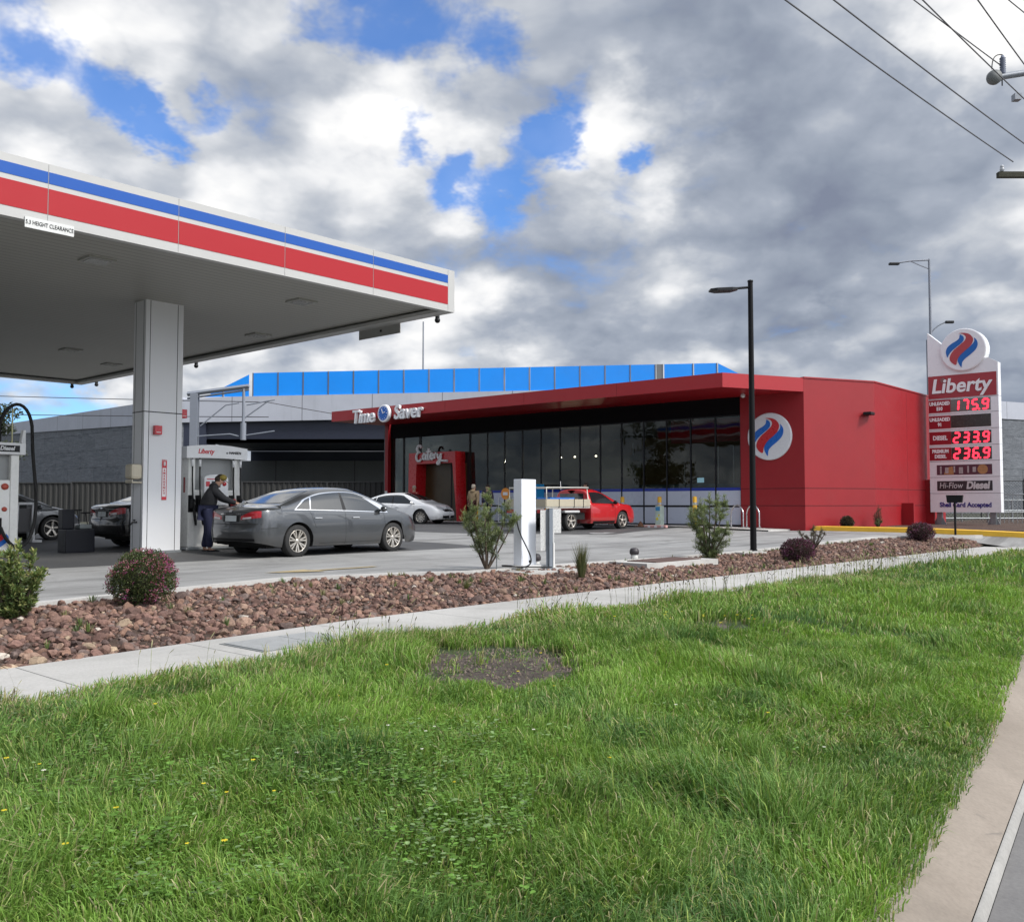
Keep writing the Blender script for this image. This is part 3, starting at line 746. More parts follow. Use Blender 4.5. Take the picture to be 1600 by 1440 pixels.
PBL = plain('panel_blue_edge', (.01, .035, .32), .35)
mull = [2.73 + 1.135 * k for k in range(0, 14)]      # to ~17.5
ys = [m - 0.13 for m in mull]
ys = [2.62] + ys[1:]
for i in range(len(ys) - 1):
    y0, y1 = ys[i], ys[i + 1]
    b = MB(); b.span((GX, y0, .0), (GX + .07, y0 + .06, 4.42)); b.span((GX, y0 + .06, 4.37), (GX + .07, y1, 4.42)); b.span((GX, y0 + .06, 0), (GX + .07, y1, .10)); fr = b.build('window', DARK, shop)
    b = MB(); b.span((GX + .02, y0 + .06, 1.56), (GX + .035, y1, 4.37)); b.build('pane', mg, fr)
    b = MB(); b.span((GX + .012, y0 + .06, .10), (GX + .05, y1, .78)); b.span((GX + .012, y0 + .06, .86), (GX + .05, y1, 1.44)); b.build('panel', PANEL, fr)
    b = MB(); b.span((GX + .008, y0 + .06, 1.44), (GX + .058, y1, 1.56)); b.build('blue_rail', PBL, fr)
    b = MB(); b.span((GX + .005, y0 + .06, .78), (GX + .055, y1, .86)); b.build('mid_rail', DARK, fr)
# logo disc
b = MB(); b.lathe([(0, -.08), (.87, -.08), (.90, -.06), (.90, 0)], (0, 15.96 - SV, 4.14 - SZ), 0, 48, smooth=False); disc = b.build('logo_disc', plain('logo_white', (.68, .70, .73), .3, coat=.2), shop)
EMM = (plain('emblem_red', (.50, .015, .02), .3), plain('emblem_blue', (.004, .12, .50), .3))
emblem(disc, (-.082, 15.96 - SV, 4.14 - SZ), .84, '-u', EMM)
# wall lamp on angled wall
b = MB(); b.rbox((2.35, -1.62, 4.30), (2.75, -1.30, 4.42), .03); b.build('wall_lamp', DARK, shop)
# dark glazed left part of the front
b = MB(); b.span((GX, 21.0, 0), (GX + .07, 21.15, 4.42)); b.span((GX, 22.3, 0), (GX + .07, 22.42, 4.42)); b.span((GX, 17.42, 0), (GX + .07, 17.5, 4.42)); fr = b.build('window', DARK, shop)
b = MB(); b.span((GX + .02, 21.15, .02), (GX + .035, 22.3, 4.42)); b.span((GX + .02, 22.42, .02), (GX + .035, 23.5, 4.42)); b.span((GX + .02, 17.5, 3.4), (GX + .035, 21.0, 4.42)); b.build('pane', mg, fr)
b = MB(); b.rbox((-.12, 23.35, -.1), (.10, 23.60, ZB + .09), .01); b.build('end_post', WALLRED, shop)
b = MB(); b.span((-.14, 23.38, .95), (-.122, 23.57, 1.6)); b.build('notice', OFFW, shop)
# entrance portal
PX = -.55; PR = plain('portal_red', (.47, .008, .014), .3, coat=.3, var=.04)
b = MB()
yo0, yo1, yi0, yi1, zt, zi = 32.40 - SV, 35.79 - SV, 32.60 - SV, 35.22 - SV, 3.52, 2.95
P = [(yo1 + .06, -.05), (yo1, zt), (yo0, zt), (yo0 - .16, -.05), (yi0 - .34, -.05), (yi0, zi), (yi1, zi), (yi1 + .10, -.05)]
b.prism(P, 0, PX, .15); po = b.build('entrance_portal', PR, shop)
def strokes(b, lines, o, sc, x, r, ax='-u'):
    for ln in lines:
        pts = []
        L_ = [Vector(q) for q in ln]
        ext = [L_[0] * 2 - L_[1]] + L_ + [L_[-1] * 2 - L_[-2]]
        for i in range(1, len(ext) - 2):
            p0, p1, p2, p3 = ext[i - 1:i + 3]
            for k in range(4):
                t_ = k / 4; pts.append(.5 * ((2 * p1) + (p2 - p0) * t_ + (2 * p0 - 5 * p1 + 4 * p2 - p3) * t_ * t_ + (3 * p1 - p0 - 3 * p2 + p3) * t_ ** 3))
        pts.append(L_[-1])
        b.tube([(x, o[0] - p.x * sc, o[1] + p.y * sc) for p in pts], r, 6)
eat = [[(1.0, 1.9), (.75, 2.2), (.35, 2.1), (.15, 1.7), (.45, 1.35), (.7, 1.3), (.3, 1.2), (.0, .75), (.15, .25), (.6, .1), (1.0, .4)],
       [(1.85, .95), (1.55, 1.05), (1.3, .75), (1.4, .35), (1.75, .45), (1.95, 1.0), (1.85, .4), (2.1, .3)],
       [(2.45, 1.8), (2.3, .9), (2.35, .35), (2.65, .35)], [(2.1, 1.3), (2.8, 1.35)],
       [(2.75, .65), (3.15, .75), (3.15, 1.05), (2.85, 1.0), (2.75, .6), (3.0, .3), (3.35, .5)],
       [(3.5, 1.0), (3.6, .35)], [(3.55, .7), (3.8, 1.05), (4.05, .95)],
       [(4.15, 1.0), (4.2, .5), (4.5, .4), (4.75, .95)], [(4.8, 1.05), (4.7, .2), (4.4, -.35), (4.05, -.25), (4.4, .05), (5.1, .05), (6.0, .0)]]
b = MB(); strokes(b, eat, (35.15 - SV, 3.05), .38, PX - .07, .065); b.build('lettering', WHITE, po)
# awning lettering
LET = plain('letter_white', (.85, .86, .88), .3)
nm = MB()
text_mb(nm, 'Time', .94, (-3.30, 36.14 - SV, 5.83 - SZ + .08), '-u', bold=.016, shear=.12, depth=.12, sx=.88)
nm.build('lettering', LET, aw); nm = MB()
text_mb(nm, 'Saver', .94, (-3.30, 32.82 - SV, 5.86 - SZ + .09), '-u', bold=.016, shear=.12, depth=.12, sx=.96)
nm.build('lettering', LET, aw)
b = MB(); b.lathe([(0, -3.40), (.40, -3.40), (.43, -3.38), (.43, -3.24)], (0, 34.52 - SV, 5.98 - SZ), 0, 32, smooth=False); ck = b.build('clock_face', LET, aw)
b = MB(); b.lathe([(0, -3.415), (.34, -3.415), (.34, -3.40)], (0, 34.52 - SV, 5.98 - SZ), 0, 32, smooth=False); b.build('dial', plain('emblem_blue', (0, 0, 0)), ck)
b = MB(); b.tube([(-3.43, 34.52 - SV, 5.98 - SZ), (-3.43, 34.60 - SV, 6.20 - SZ)], .02, 5); b.tube([(-3.43, 34.52 - SV, 5.98 - SZ), (-3.43, 34.36 - SV, 6.04 - SZ)], .02, 5)
for k in range(12): a = k * math.pi / 6; b.ball((-3.42, 34.52 - SV + .28 * math.sin(a), 5.98 - SZ + .28 * math.cos(a)), .018, 4)
b.build('hand', LET, ck)
# interior seen through the glass
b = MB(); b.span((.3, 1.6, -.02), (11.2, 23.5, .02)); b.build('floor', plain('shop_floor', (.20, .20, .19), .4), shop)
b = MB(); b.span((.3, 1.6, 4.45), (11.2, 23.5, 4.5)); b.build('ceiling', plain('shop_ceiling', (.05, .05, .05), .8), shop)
b = MB(); b.span((9.2, 1.8, .02), (9.4, 23.4, 4.45)); b.build('partition', plain('inner_wall', (.17, .13, .06), .8, var=.5, scale=.7), shop)
rnd = random.Random(5)
MSH = [plain('goods_a', (.35, .08, .05), .5, var=.6, scale=8), plain('goods_b', (.08, .16, .35), .5, var=.6, scale=8), plain('goods_c', (.4, .33, .12), .5, var=.6, scale=8), plain('goods_d', (.45, .45, .45), .5, var=.5, scale=8)]
for k in range(7):
    y = 4.4 + k * 1.9; x = 2.4 + (k % 3) * 1.3
    u = thing('display_shelf', ['shelf unit of packaged goods inside the shop behind the glass', 'shelf unit inside the shop'][0], 'shelf', SU + x, SV + y, SZ + .02, group='shelves of goods inside the shop')
    b = MB(); b.span((-.25, -.7, 0), (.25, .7, .1)); b.span((-.02, -.7, .1), (.02, .7, 1.75))
    for z in (.5, .95, 1.4): b.span((-.25, -.7, z), (.25, .7, z + .03))
    b.build('frame', plain('shelf_grey', (.3, .3, .32), .5), u)
    g = MB()
    for z in (.13, .54, .99, 1.44):
        yy = -.66
        while yy < .6:
            wd = rnd.uniform(.08, .2); g.mat(rnd.randrange(4)); g.span((-.24, yy, z), (-.05, yy + wd - .01, z + rnd.uniform(.15, .32))); yy += wd
    g.build('goods', MSH, u)
for k in range(3):
    a = 11.2 + k * 1.05 + (k % 2) * .2
    u = thing('pendant_lamp', 'small lit round lamp hanging inside the shop', 'lamp', SU + 2.2, SV + a, SZ + 3.15, group='lit pendant lamps inside the shop')
    b = MB(); b.ball((0, 0, 0), .045, 6); b.build('bulb', emit('lamp_glow', (1, .9, .72), 9), u)
    b = MB(); b.tube([(0, 0, .05), (0, 0, 1.3)], .008, 4); b.build('cord', BLACK, u)
    pl_ = bpy.data.lights.new('pendant_light', 'POINT'); pl_.energy = 14; pl_.color = (1, .82, .6); pl_.shadow_soft_size = .06
    po_ = bpy.data.objects.new('pendant_light', pl_); COL.objects.link(po_); po_.parent = u; po_.location = (0, 0, -.12)
b = MB(); b.span((.9, 2.7, 3.45), (1.05, 6.3, 4.40)); b.build('red_reflection_box', WALLRED, shop)  # red box added behind the glass, standing in for a red reflection
b = MB(); b.span((1.0, 7.9, 2.05), (1.08, 12.9, 3.05)); b.build('wall_panel', plain('olive_panel', (.14, .12, .03), .6, var=.3, scale=1), shop)
for y_, z_ in ((4.3, 3.3), (3.6, 3.3), (8.5, 3.6), (5.9, 2.6)):
    b = MB(); b.span((1.3, y_ - .02, 1.0), (1.34, y_ + .02, z_)); b.build('inner_post', SILVER, shop)
b = MB(); b.rbox((1.2, 2.9, .02), (2.0, 11.5, 1.75), .02); b.build('counter', plain('counter_teal', (.10, .16, .17), .4, var=.8, scale=2.2), shop)
b = MB(); b.span((1.15, 4.9, 1.80), (1.19, 5.2, 2.0)); b.build('monitor', emit('monitor_blue', (.35, .6, .8), .8), shop)
# door frame; its dark brown sheet paints the unlit inside of the open doorway
b = MB(); b.span((GX, 17.5, 0), (GX + .06, 17.62, 3.4)); b.span((GX, 18.7, 0), (GX + .06, 18.78, 3.0)); b.span((GX, 20.9, 0), (GX + .06, 21.0, 3.4)); b.span((GX, 17.62, 2.95), (GX + .06, 20.9, 3.05)); dr = b.build('door', DARK, shop)
b = MB(); b.span((GX + .02, 17.62, .03), (GX + .035, 20.9, 2.95)); b.build('pane', plain('doorway_dark', (.045, .030, .010), .35, var=.5, scale=1.2), dr)

# ---------------------------------------------------------------- price pylon
py = thing('price_sign', 'tall white and red fuel price pylon with round flame emblem on top', 'price sign', 41.5, 11.5, .70)
def Y(v): return v - 11.5
PT = .42
PB = 1.22 - .70; 
yl, yr = 12.87 - 11.5, 10.12 - 11.5
WP = plain('pylon_white', (.84, .85, .88), .28, coat=.3, var=.04, scale=1, dirt=.06)
b = MB()
ztop = 7.02 - .70
P = [(yl, PB), (yr, PB), (yr, 7.42 - .7), (Y(10.45), 7.62 - .7), (Y(11.0), 7.7 - .7), (Y(12.1), 8.2 - .7), (yl, 8.93 - .7)]
b.prism(P, 0, 0, PT); b.build('cabinet', WP, py)
b = MB(); b.lathe([(0, -.10), (.86, -.10), (.90, -.08), (.90, PT + .06), (.86, PT + .08), (0, PT + .08)], (0, Y(11.42), 8.05 - .7), 0, 48, smooth=False); dk = b.build('logo_disc', WP, py)
emblem(dk, (-.102, Y(11.42), 8.05 - .7), .84, '-u', (plain('emblem_red2', (.45, .06, .07), .35), plain('emblem_blue2', (.01, .13, .46), .35)))
RP = plain('sign_red', (.36, .03, .04), .35, coat=.2)
b = MB(); b.span((-.012, yr + .06, 6.06 - .70), (0, yl - .01, 7.03 - .70)); np_ = b.build('name_panel', RP, py)
b = MB(); text_mb(b, 'Liberty', .84, (-.03, Y(11.58), 6.55 - .7), '-u', bold=.019, shear=.16, depth=.03, sx=.97); b.build('lettering', LET, np_)
b = MB(); b.mat(0).prism([(Y(12.37), 6.83 - .7), (Y(12.30), 6.93 - .7), (Y(12.20), 6.93 - .7), (Y(12.15), 6.83 - .7), (Y(12.22), 6.73 - .7), (Y(12.32), 6.73 - .7)], 0, -.04, -.012); b.build('spark_mark', plain('mark_grey', (.25, .1, .1), .4), np_)
SEG = {'0': 'abcdef', '1': 'bc', '2': 'abged', '3': 'abgcd', '5': 'afgcd', '6': 'afgedc', '7': 'abc', '9': 'abcdfg'}
def digit(b, ch, y, z, w, h, x, t=.055):
    sh = .10
    def seg(y0, z0, y1, z1):
        d = Vector((y1 - y0, z1 - z0)); L_ = d.length; d.normalize(); n = Vector((-d.y, d.x)) * t * .5; e = t * .35
        pts = [Vector((y0, z0)) + d * e * .3, Vector((y0, z0)) + d * e + n, Vector((y1, z1)) - d * e + n, Vector((y1, z1)) - d * e * .3, Vector((y1, z1)) - d * e - n, Vector((y0, z0)) + d * e - n]
        b.prism([(y - (p.x + (p.y) * sh), z + p.y) for p in pts], 0, x - .012, x)
    G = dict(a=(0, h, w, h), b=(w, h, w, h / 2), c=(w, h / 2, w, 0), d=(0, 0, w, 0), e=(0, h / 2, 0, 0), f=(0, h, 0, h / 2), g=(0, h / 2, w, h / 2))
    for s_ in SEG[ch]: seg(*G[s_])
LED = emit('led_red', (1, .03, .06), 2.0)
rows = [(5.45, 6.00, ['UNLEADED', 'E10'], '1759', False), (4.77, 5.32, ['UNLEADED', '91'], '', True), (4.09, 4.64, ['DIESEL'], '2339', True), (3.42, 3.96, ['PREMIUM', 'DIESEL'], '2369', True)]
for z0, z1, tx, dg, dk_ in rows:
    z0 -= .7; z1 -= .7
    b = MB(); b.span((-.010, Y(11.98), z0), (0, yl - .01, z1)); rp = b.build('price_row', plain('row_red', (.30, .008, .02), .35, coat=.2), py)
    b = MB()
    for i, s_ in enumerate(tx): text_mb(b, s_, .20 if len(tx) > 1 else .25, (-.014, Y(12.42), (z0 + z1) / 2 + (.11 - .22 * i if len(tx) > 1 else 0)), '-u', bold=.010, depth=.008, sx=.80)
    b.build('lettering', LET, rp)
    b = MB(); b.span((-.008, Y(10.42), z0 + .01), (0, Y(11.975), z1 - .01)); dp = b.build('display', plain('display_dark', (.05, .045, .04), .25, var=.5, scale=4) if dk_ else plain('display_grey', (.17, .16, .15), .25, var=.3, scale=4), rp)
    if dg:
        for ch, ly in zip(dg, [11.90, 11.53, 11.16, 10.76]): b = MB(); digit(b, ch, Y(ly) - .02, z0 + .07, .20, .40, -.010, .075); b.build('digit', LED, dp)
        b = MB(); b.lathe([(0, -.022), (.04, -.022), (.04, -.01)], (0, Y(10.86), z0 + .07), 0, 10, smooth=False); b.build('decimal_point', LED, dp)
b = MB()
for z in (6.03, 5.385, 4.705, 4.025, 3.37, 2.70, 2.02): b.span((-.006, yr, z - .7 - .008), (PT + .006, yl, z - .7 + .008))
b.build('cabinet_seam', plain('seam_grey', (.2, .2, .22), .6), py)
b = MB(); b.span((-.008, Y(10.42), 2.80 - .7), (0, Y(12.58), 3.22 - .7)); mp = b.build('menu_panel', plain('menu_brown', (.10, .03, .05), .5, var=.7, scale=5), py)
b = MB(); b.lathe([(0, -.014), (.20, -.014), (.20, -.008)], (0, Y(10.78), 3.01 - .7), 0, 20, smooth=False); b.build('food_picture', plain('bun_tan', (.42, .22, .09), .6, var=.5, scale=14), mp); b = MB(); b.prism([(Y(12.3), 2.12), (Y(11.9), 2.12), (Y(11.95), 2.45), (Y(12.2), 2.4)], 0, -.014, -.008); b.build('food_picture', plain('bun_tan', (.42, .22, .09), .6, var=.5, scale=14), mp)
for k_, (y_, w_) in enumerate(((12.42, .07), (12.18, .14), (11.88, .06), (11.62, .16), (11.34, .07), (11.10, .13))):
    b = MB(); b.rbox((-.016, Y(y_) - w_ / 2, 2.14 + .03 * (k_ % 3)), (-.008, Y(y_) + w_ / 2, 2.46 - .05 * (k_ % 2)), .01); b.build('pale_patch', plain('menu_letters', (.40, .36, .36), .5, var=.6, scale=12), mp)
b = MB(); b.span((-.008, Y(10.42), 2.13 - .7), (0, Y(12.58), 2.54 - .7)); fp = b.build('diesel_panel', plain('diesel_panel_dark', (.035, .03, .035), .4, var=.5, scale=3), py)
b = MB(); text_mb(b, 'Hi-Flow', .36, (-.016, Y(12.03), 2.34 - .7), '-u', bold=.0, shear=.15, depth=.006, sx=.80); b.build('lettering', plain('letter_silver', (.62, .62, .62), .4), fp); b = MB(); text_mb(b, 'Diesel', .42, (-.016, Y(10.98), 2.34 - .7), '-u', bold=.020, shear=.15, depth=.006, sx=.84); b.build('lettering', plain('letter_silver', (.62, .62, .62), .4), fp)
b = MB(); text_mb(b, 'Shell Card Accepted', .27, (-.008, Y(11.48), 1.53 - .7), '-u', bold=.010, depth=.008, sx=.90); b.build('lettering', plain('letter_navy', (.03, .025, .22), .4), py)
for y in (Y(12.55), Y(10.45)):
    b = MB(); b.span((.10, y - .10, -.02), (.30, y + .10, PB)); b.prism([(y - .28, -.04), (y + .28, -.04), (y + .12, .30), (y - .12, .30)], 0, .17, .20); b.span((-.05, y - .25, -.05), (.45, y + .25, .0)); b.build('leg', GALV, py)

# ---------------------------------------------------------------- red service gate box beside the shop
o = thing('service_door', 'red metal screen beside the price pylon at the shop side wall', 'screen', 41.6, 13.25, .66)
b = MB(); b.rbox((0, -.5, 0), (.10, .55, 1.95), .01); b.build('panel', plain('screen_red', (.27, .008, .012), .4), o)
b = MB(); b.span((-.004, .2, 1.65), (0, .38, 1.8)); b.build('label', OFFW, o)
o = thing('wing_wall', 'short red stub wall standing off the shop side wall', 'wall', 38.6, 12.72, .66)
b = MB(); b.prism([(-.1, -.05), (1.4, -.05), (1.4, .70), (1.1, .95), (-.1, .95)], 0, 0, .15)
b.xform(Matrix.Identity(4)); b.build('stub', WALLRED, o)
# ---------------------------------------------------------------- railway bridge, walls, fences (these run across the view: world X)
def P3(name, label, cat, x, y, z, rz=0.0, group=None):
    o = bpy.data.objects.new(name, None); COL.objects.link(o); o.location = (x, y, z); o.rotation_euler = (0, 0, rz)
    return tag(o, label, cat, group)
def concrete_mat(name, c, panels=None, streak=.35):
    if name in MATS: return MATS[name]
    m, t, b = new_mat(name)
    p = t.node('ShaderNodeTexCoord').outputs['Object']
    c_ = t.mix(t.mapr(t.noise(p, .25, 8, .65), .3, .7), tuple(q * .88 for q in c) + (1,), (*c, 1))
    mp = t.node('ShaderNodeMapping', {'Vector': p}); mp.inputs['Scale'].default_value = (1.2, 1.2, .08)
    c_ = t.mix(t.mapr(t.noise(mp.outputs[0], 1.1, 6, .7), .52, .8, 0.0, streak), c_, tuple(q * .45 for q in c) + (1,))
    if panels:
        sp = t.node('ShaderNodeSeparateXYZ', {0: p}); s = t.math('ADD', sp.outputs[0], t.math('MULTIPLY', sp.outputs[1], .001))
        c_ = t.mix(t.math('LESS_THAN', t.math('FRACT', t.math('DIVIDE', s, panels)), .012), c_, tuple(q * .4 for q in c) + (1,))
    t.put(b.inputs['Base Color'], c_); b.inputs['Roughness'].default_value = .85
    MATS[name] = m; return m
CONC = concrete_mat('bridge_concrete', (.44, .46, .52), 6.1)
def stone_mat():
    m, t, b = new_mat('bluestone_panels')
    p = t.node('ShaderNodeTexCoord').outputs['Object']
    sp = t.node('ShaderNodeSeparateXYZ', {0: p})
    v = t.node('ShaderNodeCombineXYZ', {0: sp.outputs[0], 1: sp.outputs[2], 2: 0.0}).outputs[0]
    br = t.node('ShaderNodeTexBrick', {'Vector': v, 'Scale': 1.0, 'Mortar Size': .035, 'Brick Width': 6.0, 'Row Height': 1.7, 'Bias': 0})
    br.inputs['Color1'].default_value = (.085, .095, .11, 1); br.inputs['Color2'].default_value = (.125, .135, .15, 1); br.inputs['Mortar'].default_value = (.03, .034, .04, 1)
    mp = t.node('ShaderNodeMapping', {'Vector': v}); mp.inputs['Rotation'].default_value = (0, 0, R(38)); mp.inputs['Scale'].default_value = (.35, 2.2, 1)
    n = t.noise(mp.outputs[0], 1.6, 10, .8, 1.2)
    c = t.mix(t.mapr(n, .36, .68, 0, .85), br.outputs[0], (.20, .215, .24, 1))
    c = t.mix(t.mapr(t.noise(v, 2.2, 8, .75), .45, .8, 0, .55), c, (.055, .06, .07, 1))
    t.put(b.inputs['Base Color'], c); b.inputs['Roughness'].default_value = .85
    t.put(b.inputs['Normal'], t.node('ShaderNodeBump', {'Height': n, 'Strength': .7, 'Distance': .12}).outputs[0])
    return m
STONE = stone_mat()
NAVY = plain('girder_navy', (.014, .018, .035), .5, var=.2, scale=.4)
NAVYL = plain('girder_navy_side', (.028, .034, .058), .5, var=.2, scale=.4)
SCR = plain('blue_screen', (.0, .27, .92), .35, var=.12, scale=.35, coat=.2, dirt=.08); SCRF = plain('screen_post', (.13, .14, .17), .5)
YB = 80.0
br = P3('railway_bridge', 'wide grey railway bridge with bright blue side screens crossing behind the shop', 'bridge', 0, YB, 0)
def ztop(x): return 10.95 + (x + 20) * .0205
def zbot(x): return 8.62 + (x + 28) * .018
b = MB(); xs = [-28.8, -24, -16, -8, 0, 8, 16, 24]
n = len(xs)
vs = [(x, 0, zbot(x)) for x in xs] + [(x, 0, ztop(x) - (.15 if x < -28 else 0)) for x in xs] + [(x, .4, ztop(x)) for x in xs] + [(x, .4, zbot(x)) for x in xs]
b.add(vs, [(r * n + i, r * n + i + 1, ((r + 1) % 4) * n + i + 1, ((r + 1) % 4) * n + i) for r in range(4) for i in range(n - 1)])
b.build('parapet', CONC, br)
b = MB(); b.span((-26.7, .5, 6.9), (24, 1.1, 8.7)); b.span((-26.7, .5, 6.9), (24, 14, 7.2)); b.span((-26.7, .5, 8.7), (24, 14, 9.1)); b.span((-26.7, 13, 7.2), (24, 14, 10.5)); b.build('girder', NAVY, br)
b = MB(); b.span((-28.8, .2, 0), (-26.7, 3, 8.62)); b.span((-26.7, 14.2, 0), (24, 15, 6.9)); b.build('abutment', NAVYL, br)
b = MB(); b.span((-36, 13.6, .0), (24, 14.15, 5.9)); b.build('far_wall', concrete_mat('far_wall_concrete', (.16, .17, .17), 8), br)
# screens: sloped end pieces and posts
def zs(x): return 12.93 + (x + 23.4) * .0215
pan = [-26.9, -25.1, -23.0]
px0 = -22.55
edges = [px0 + i * 2.195 for i in range(17)]
segs = [(-26.9, -25.15, .02, .95), (-25.1, -23.15, .98, None)]
b = MB()
def scr(x0, x1, h0=None, h1=None):
    z0a, z0b = ztop(x0) + .02, ztop(x1) + .02
    z1a = z0a + h0 if h0 is not None else zs(x0); z1b = z0b + h1 if h1 is not None else zs(x1)
    q = MB(); q.add([(x0, .12, z0a), (x1, .12, z0b), (x1, .12, z1b), (x0, .12, z1a), (x0, .18, z0a), (x1, .18, z0b), (x1, .18, z1b), (x0, .18, z1a)], [(0, 1, 2, 3), (7, 6, 5, 4), (0, 4, 5, 1), (1, 5, 6, 2), (2, 6, 7, 3), (3, 7, 4, 0)])
    q.build('blue_screen', SCR, br)
scr(-26.8, -25.2, .02, .82); scr(-25.1, -22.95, .86, 1.9)
for x in edges[:-1]: scr(x, x + 2.08)
scr(13.3, 15.8); scr(15.9, 17.9, None, None); scr(18.0, 20.0, 2.05, 1.0)
for x in [-25.15] + edges + [13.2, 15.85, 17.95]:
    q = MB(); q.span((x - .10, .08, ztop(x)), (x - .02, .24, zs(x) + .0 if x > -25 else ztop(x) + .85)); q.build('screen_post', SCRF, br)
q = MB(); q.span((12.62, .10, ztop(12.6)), (13.2, .2, zs(13))); q.build('grey_screen', plain('grey_screen', (.16, .17, .18), .5), br)

# approach walls, left and right, receding
def wingwall(name, label, x0, y0, x1, y1, zt0, zt1, zb0, zb1):
    o = P3(name, label, 'wall', x0, y0, 0, math.atan2(y1 - y0, x1 - x0)); Ln = math.hypot(x1 - x0, y1 - y0)
    for nm, a0, a1, b0, b1, mt, off in (('parapet', zt0, zt1, zb0, zb1, CONC, -.1), ('stone_face', zb0, zb1, -.2, -.2, STONE, 0)):
        q = MB(); q.add([(0, off, b0), (Ln, off, b1), (Ln, off, a1), (0, off, a0), (0, .5, b0), (Ln, .5, b1), (Ln, .5, a1), (0, .5, a0)], [(0, 1, 2, 3), (7, 6, 5, 4), (0, 4, 5, 1), (1, 5, 6, 2), (2, 6, 7, 3), (3, 7, 4, 0)])
        q.build(nm, mt, o)
    return o
wingwall('approach_wall', 'long bluestone approach wall with pale concrete parapet left of the bridge', -66, 113, -28.8, 80, 10.70, 10.80, 9.75, 8.62)
wingwall('approach_wall', 'bluestone approach wall with white parapet right of the price pylon', 24, 81, 72, 106, 11.95, 12.2, 10.0, 10.5)

# corrugated boundary fence
fm, t, bs = new_mat('fence_corrugated')
p = t.node('ShaderNodeTexCoord').outputs['Object']; sp = t.node('ShaderNodeSeparateXYZ', {0: p})
fr = t.math('FRACT', t.math('DIVIDE', sp.outputs[0], .38))
t.put(bs.inputs['Base Color'], t.mix(t.noise(p, .8, 5, .6), (.022, .022, .021, 1), (.036, .036, .034, 1))); bs.inputs['Roughness'].default_value = .6
t.put(bs.inputs['Normal'], t.node('ShaderNodeBump', {'Height': t.math('PINGPONG', fr, .5), 'Strength': .3, 'Distance': .1}).outputs[0])
fo = P3('boundary_fence', 'dark grey ribbed steel fence along the back of the forecourt', 'fence', 0, 52, 0)
def corr(x0, x1, zt):
    q = MB(); pts = []; x = x0
    while x < x1:
        for dx, dy in ((0, 0), (.05, .045), (.14, .045), (.19, 0)):
            if x + dx < x1: pts.append((x + dx, dy))
        x += .30
    pts.append((x1, 0)); n = len(pts)
    q.add([(a, b_, .4) for a, b_ in pts] + [(a, b_, zt) for a, b_ in pts], [(i, i + 1, n + i + 1, n + i) for i in range(n - 1)])
    return q.build('fence_panel', fm, fo)
x = -44.0; k = 0
while x < -6.4:
    x1 = min(x + 4.8, -6.2); zt = 2.72 + (.05 if k % 3 == 1 else 0.0) + (.06 if -21 < x < -15 else 0)
    corr(x, x1, zt)
    q = MB(); q.span((x - .04, -.05, .4), (x + .04, .09, zt + .04)); q.span((x + .04, -.04, zt), (x1 - .04, .07, zt + .05)); q.build('fence_post', plain('fence_post', (.05, .05, .05), .5), fo)
    x = x1; k += 1

# overhead line gantry
mg_ = plain('mast_grey', (.23, .25, .29), .5, metal=.2)
o = P3('rail_mast', 'grey steel railway gantry holding overhead wires in front of the bridge', 'gantry', 0, 62, 0)
q = MB(); q.span((-21.65, -.22, 0), (-21.15, -.1, 9.0)); q.span((-21.5, -.1, 0), (-21.3, .1, 9.0)); q.span((-21.65, .1, 0), (-21.15, .22, 9.0)); q.build('mast', mg_, o)
q = MB(); q.tube([(-21.9, 0, 8.95), (-17.75, 0, 9.48)], .16, 4); q.tube([(-21.9, 0, 8.65), (-17.75, 0, 9.25)], .07, 4); q.build('beam', mg_, o)
q = MB(); q.tube([(-18.1, 0, 9.35), (-18.1, 0, 5.9)], .10, 8); q.tube([(-18.1, 0, 7.0), (-18.1, 0, 5.85)], .2, 8); q.build('drop_tube', mg_, o)
for pts in ([(-21.0, 0, 6.8), (-19.3, 0, 8.2), (-18.4, 0, 8.35)], [(-21.2, 0, 6.1), (-19.0, -.0, 6.25), (-18.4, 0, 6.1)], [(-18.0, 0, 7.35), (-16.4, 0, 8.5), (-16.0, 0, 8.55)], [(-18.0, 0, 6.15), (-16.0, 0, 6.45)], [(-17.9, 0, 8.2), (-16.4, 0, 8.5)]):
    q = MB(); q.tube(pts, .045, 5); q.build('bracket_arm', mg_, o)
def wire(name, label, p, q_, r, sag, group, n=16, kind=None):
    m_ = MB(); p = Vector(p); q_ = Vector(q_)
    m_.tube([p.lerp(q_, i / n) - Vector((0, 0, sag * 4 * (i / n) * (1 - i / n))) for i in range(n + 1)], r, 5)
    o_ = m_.build(name, plain('wire_dark', (.05, .05, .055), .5), None); tag(o_, label, 'cable', group); return o_
wire('overhead_wire', 'thin railway wire running left of the gantry, the upper one', (-90, 78, 12.6), (-16.5, 62, 8.4), .028, .3, 'railway overhead wires')
wire('overhead_wire', 'thin railway wire running left of the gantry, the lower one', (-90, 78, 10.4), (-16.4, 62, 7.4), .028, .3, 'railway overhead wires')
wire('overhead_wire', 'thin railway wire running right of the gantry across the pale parapet', (-16.5, 62, 8.4), (12, 68, 4.8), .025, .3, 'railway overhead wires')
# tall mast behind bridge
o = P3('lighting_mast', 'thin grey mast rising behind the blue screens below the canopy corner', 'mast', -9.3, 96, 0)
q = MB(); q.tube([(0, 0, 0), (0, 0, 20.6)], .12, 8, r2=.07); q.build('pole', mg_, o)
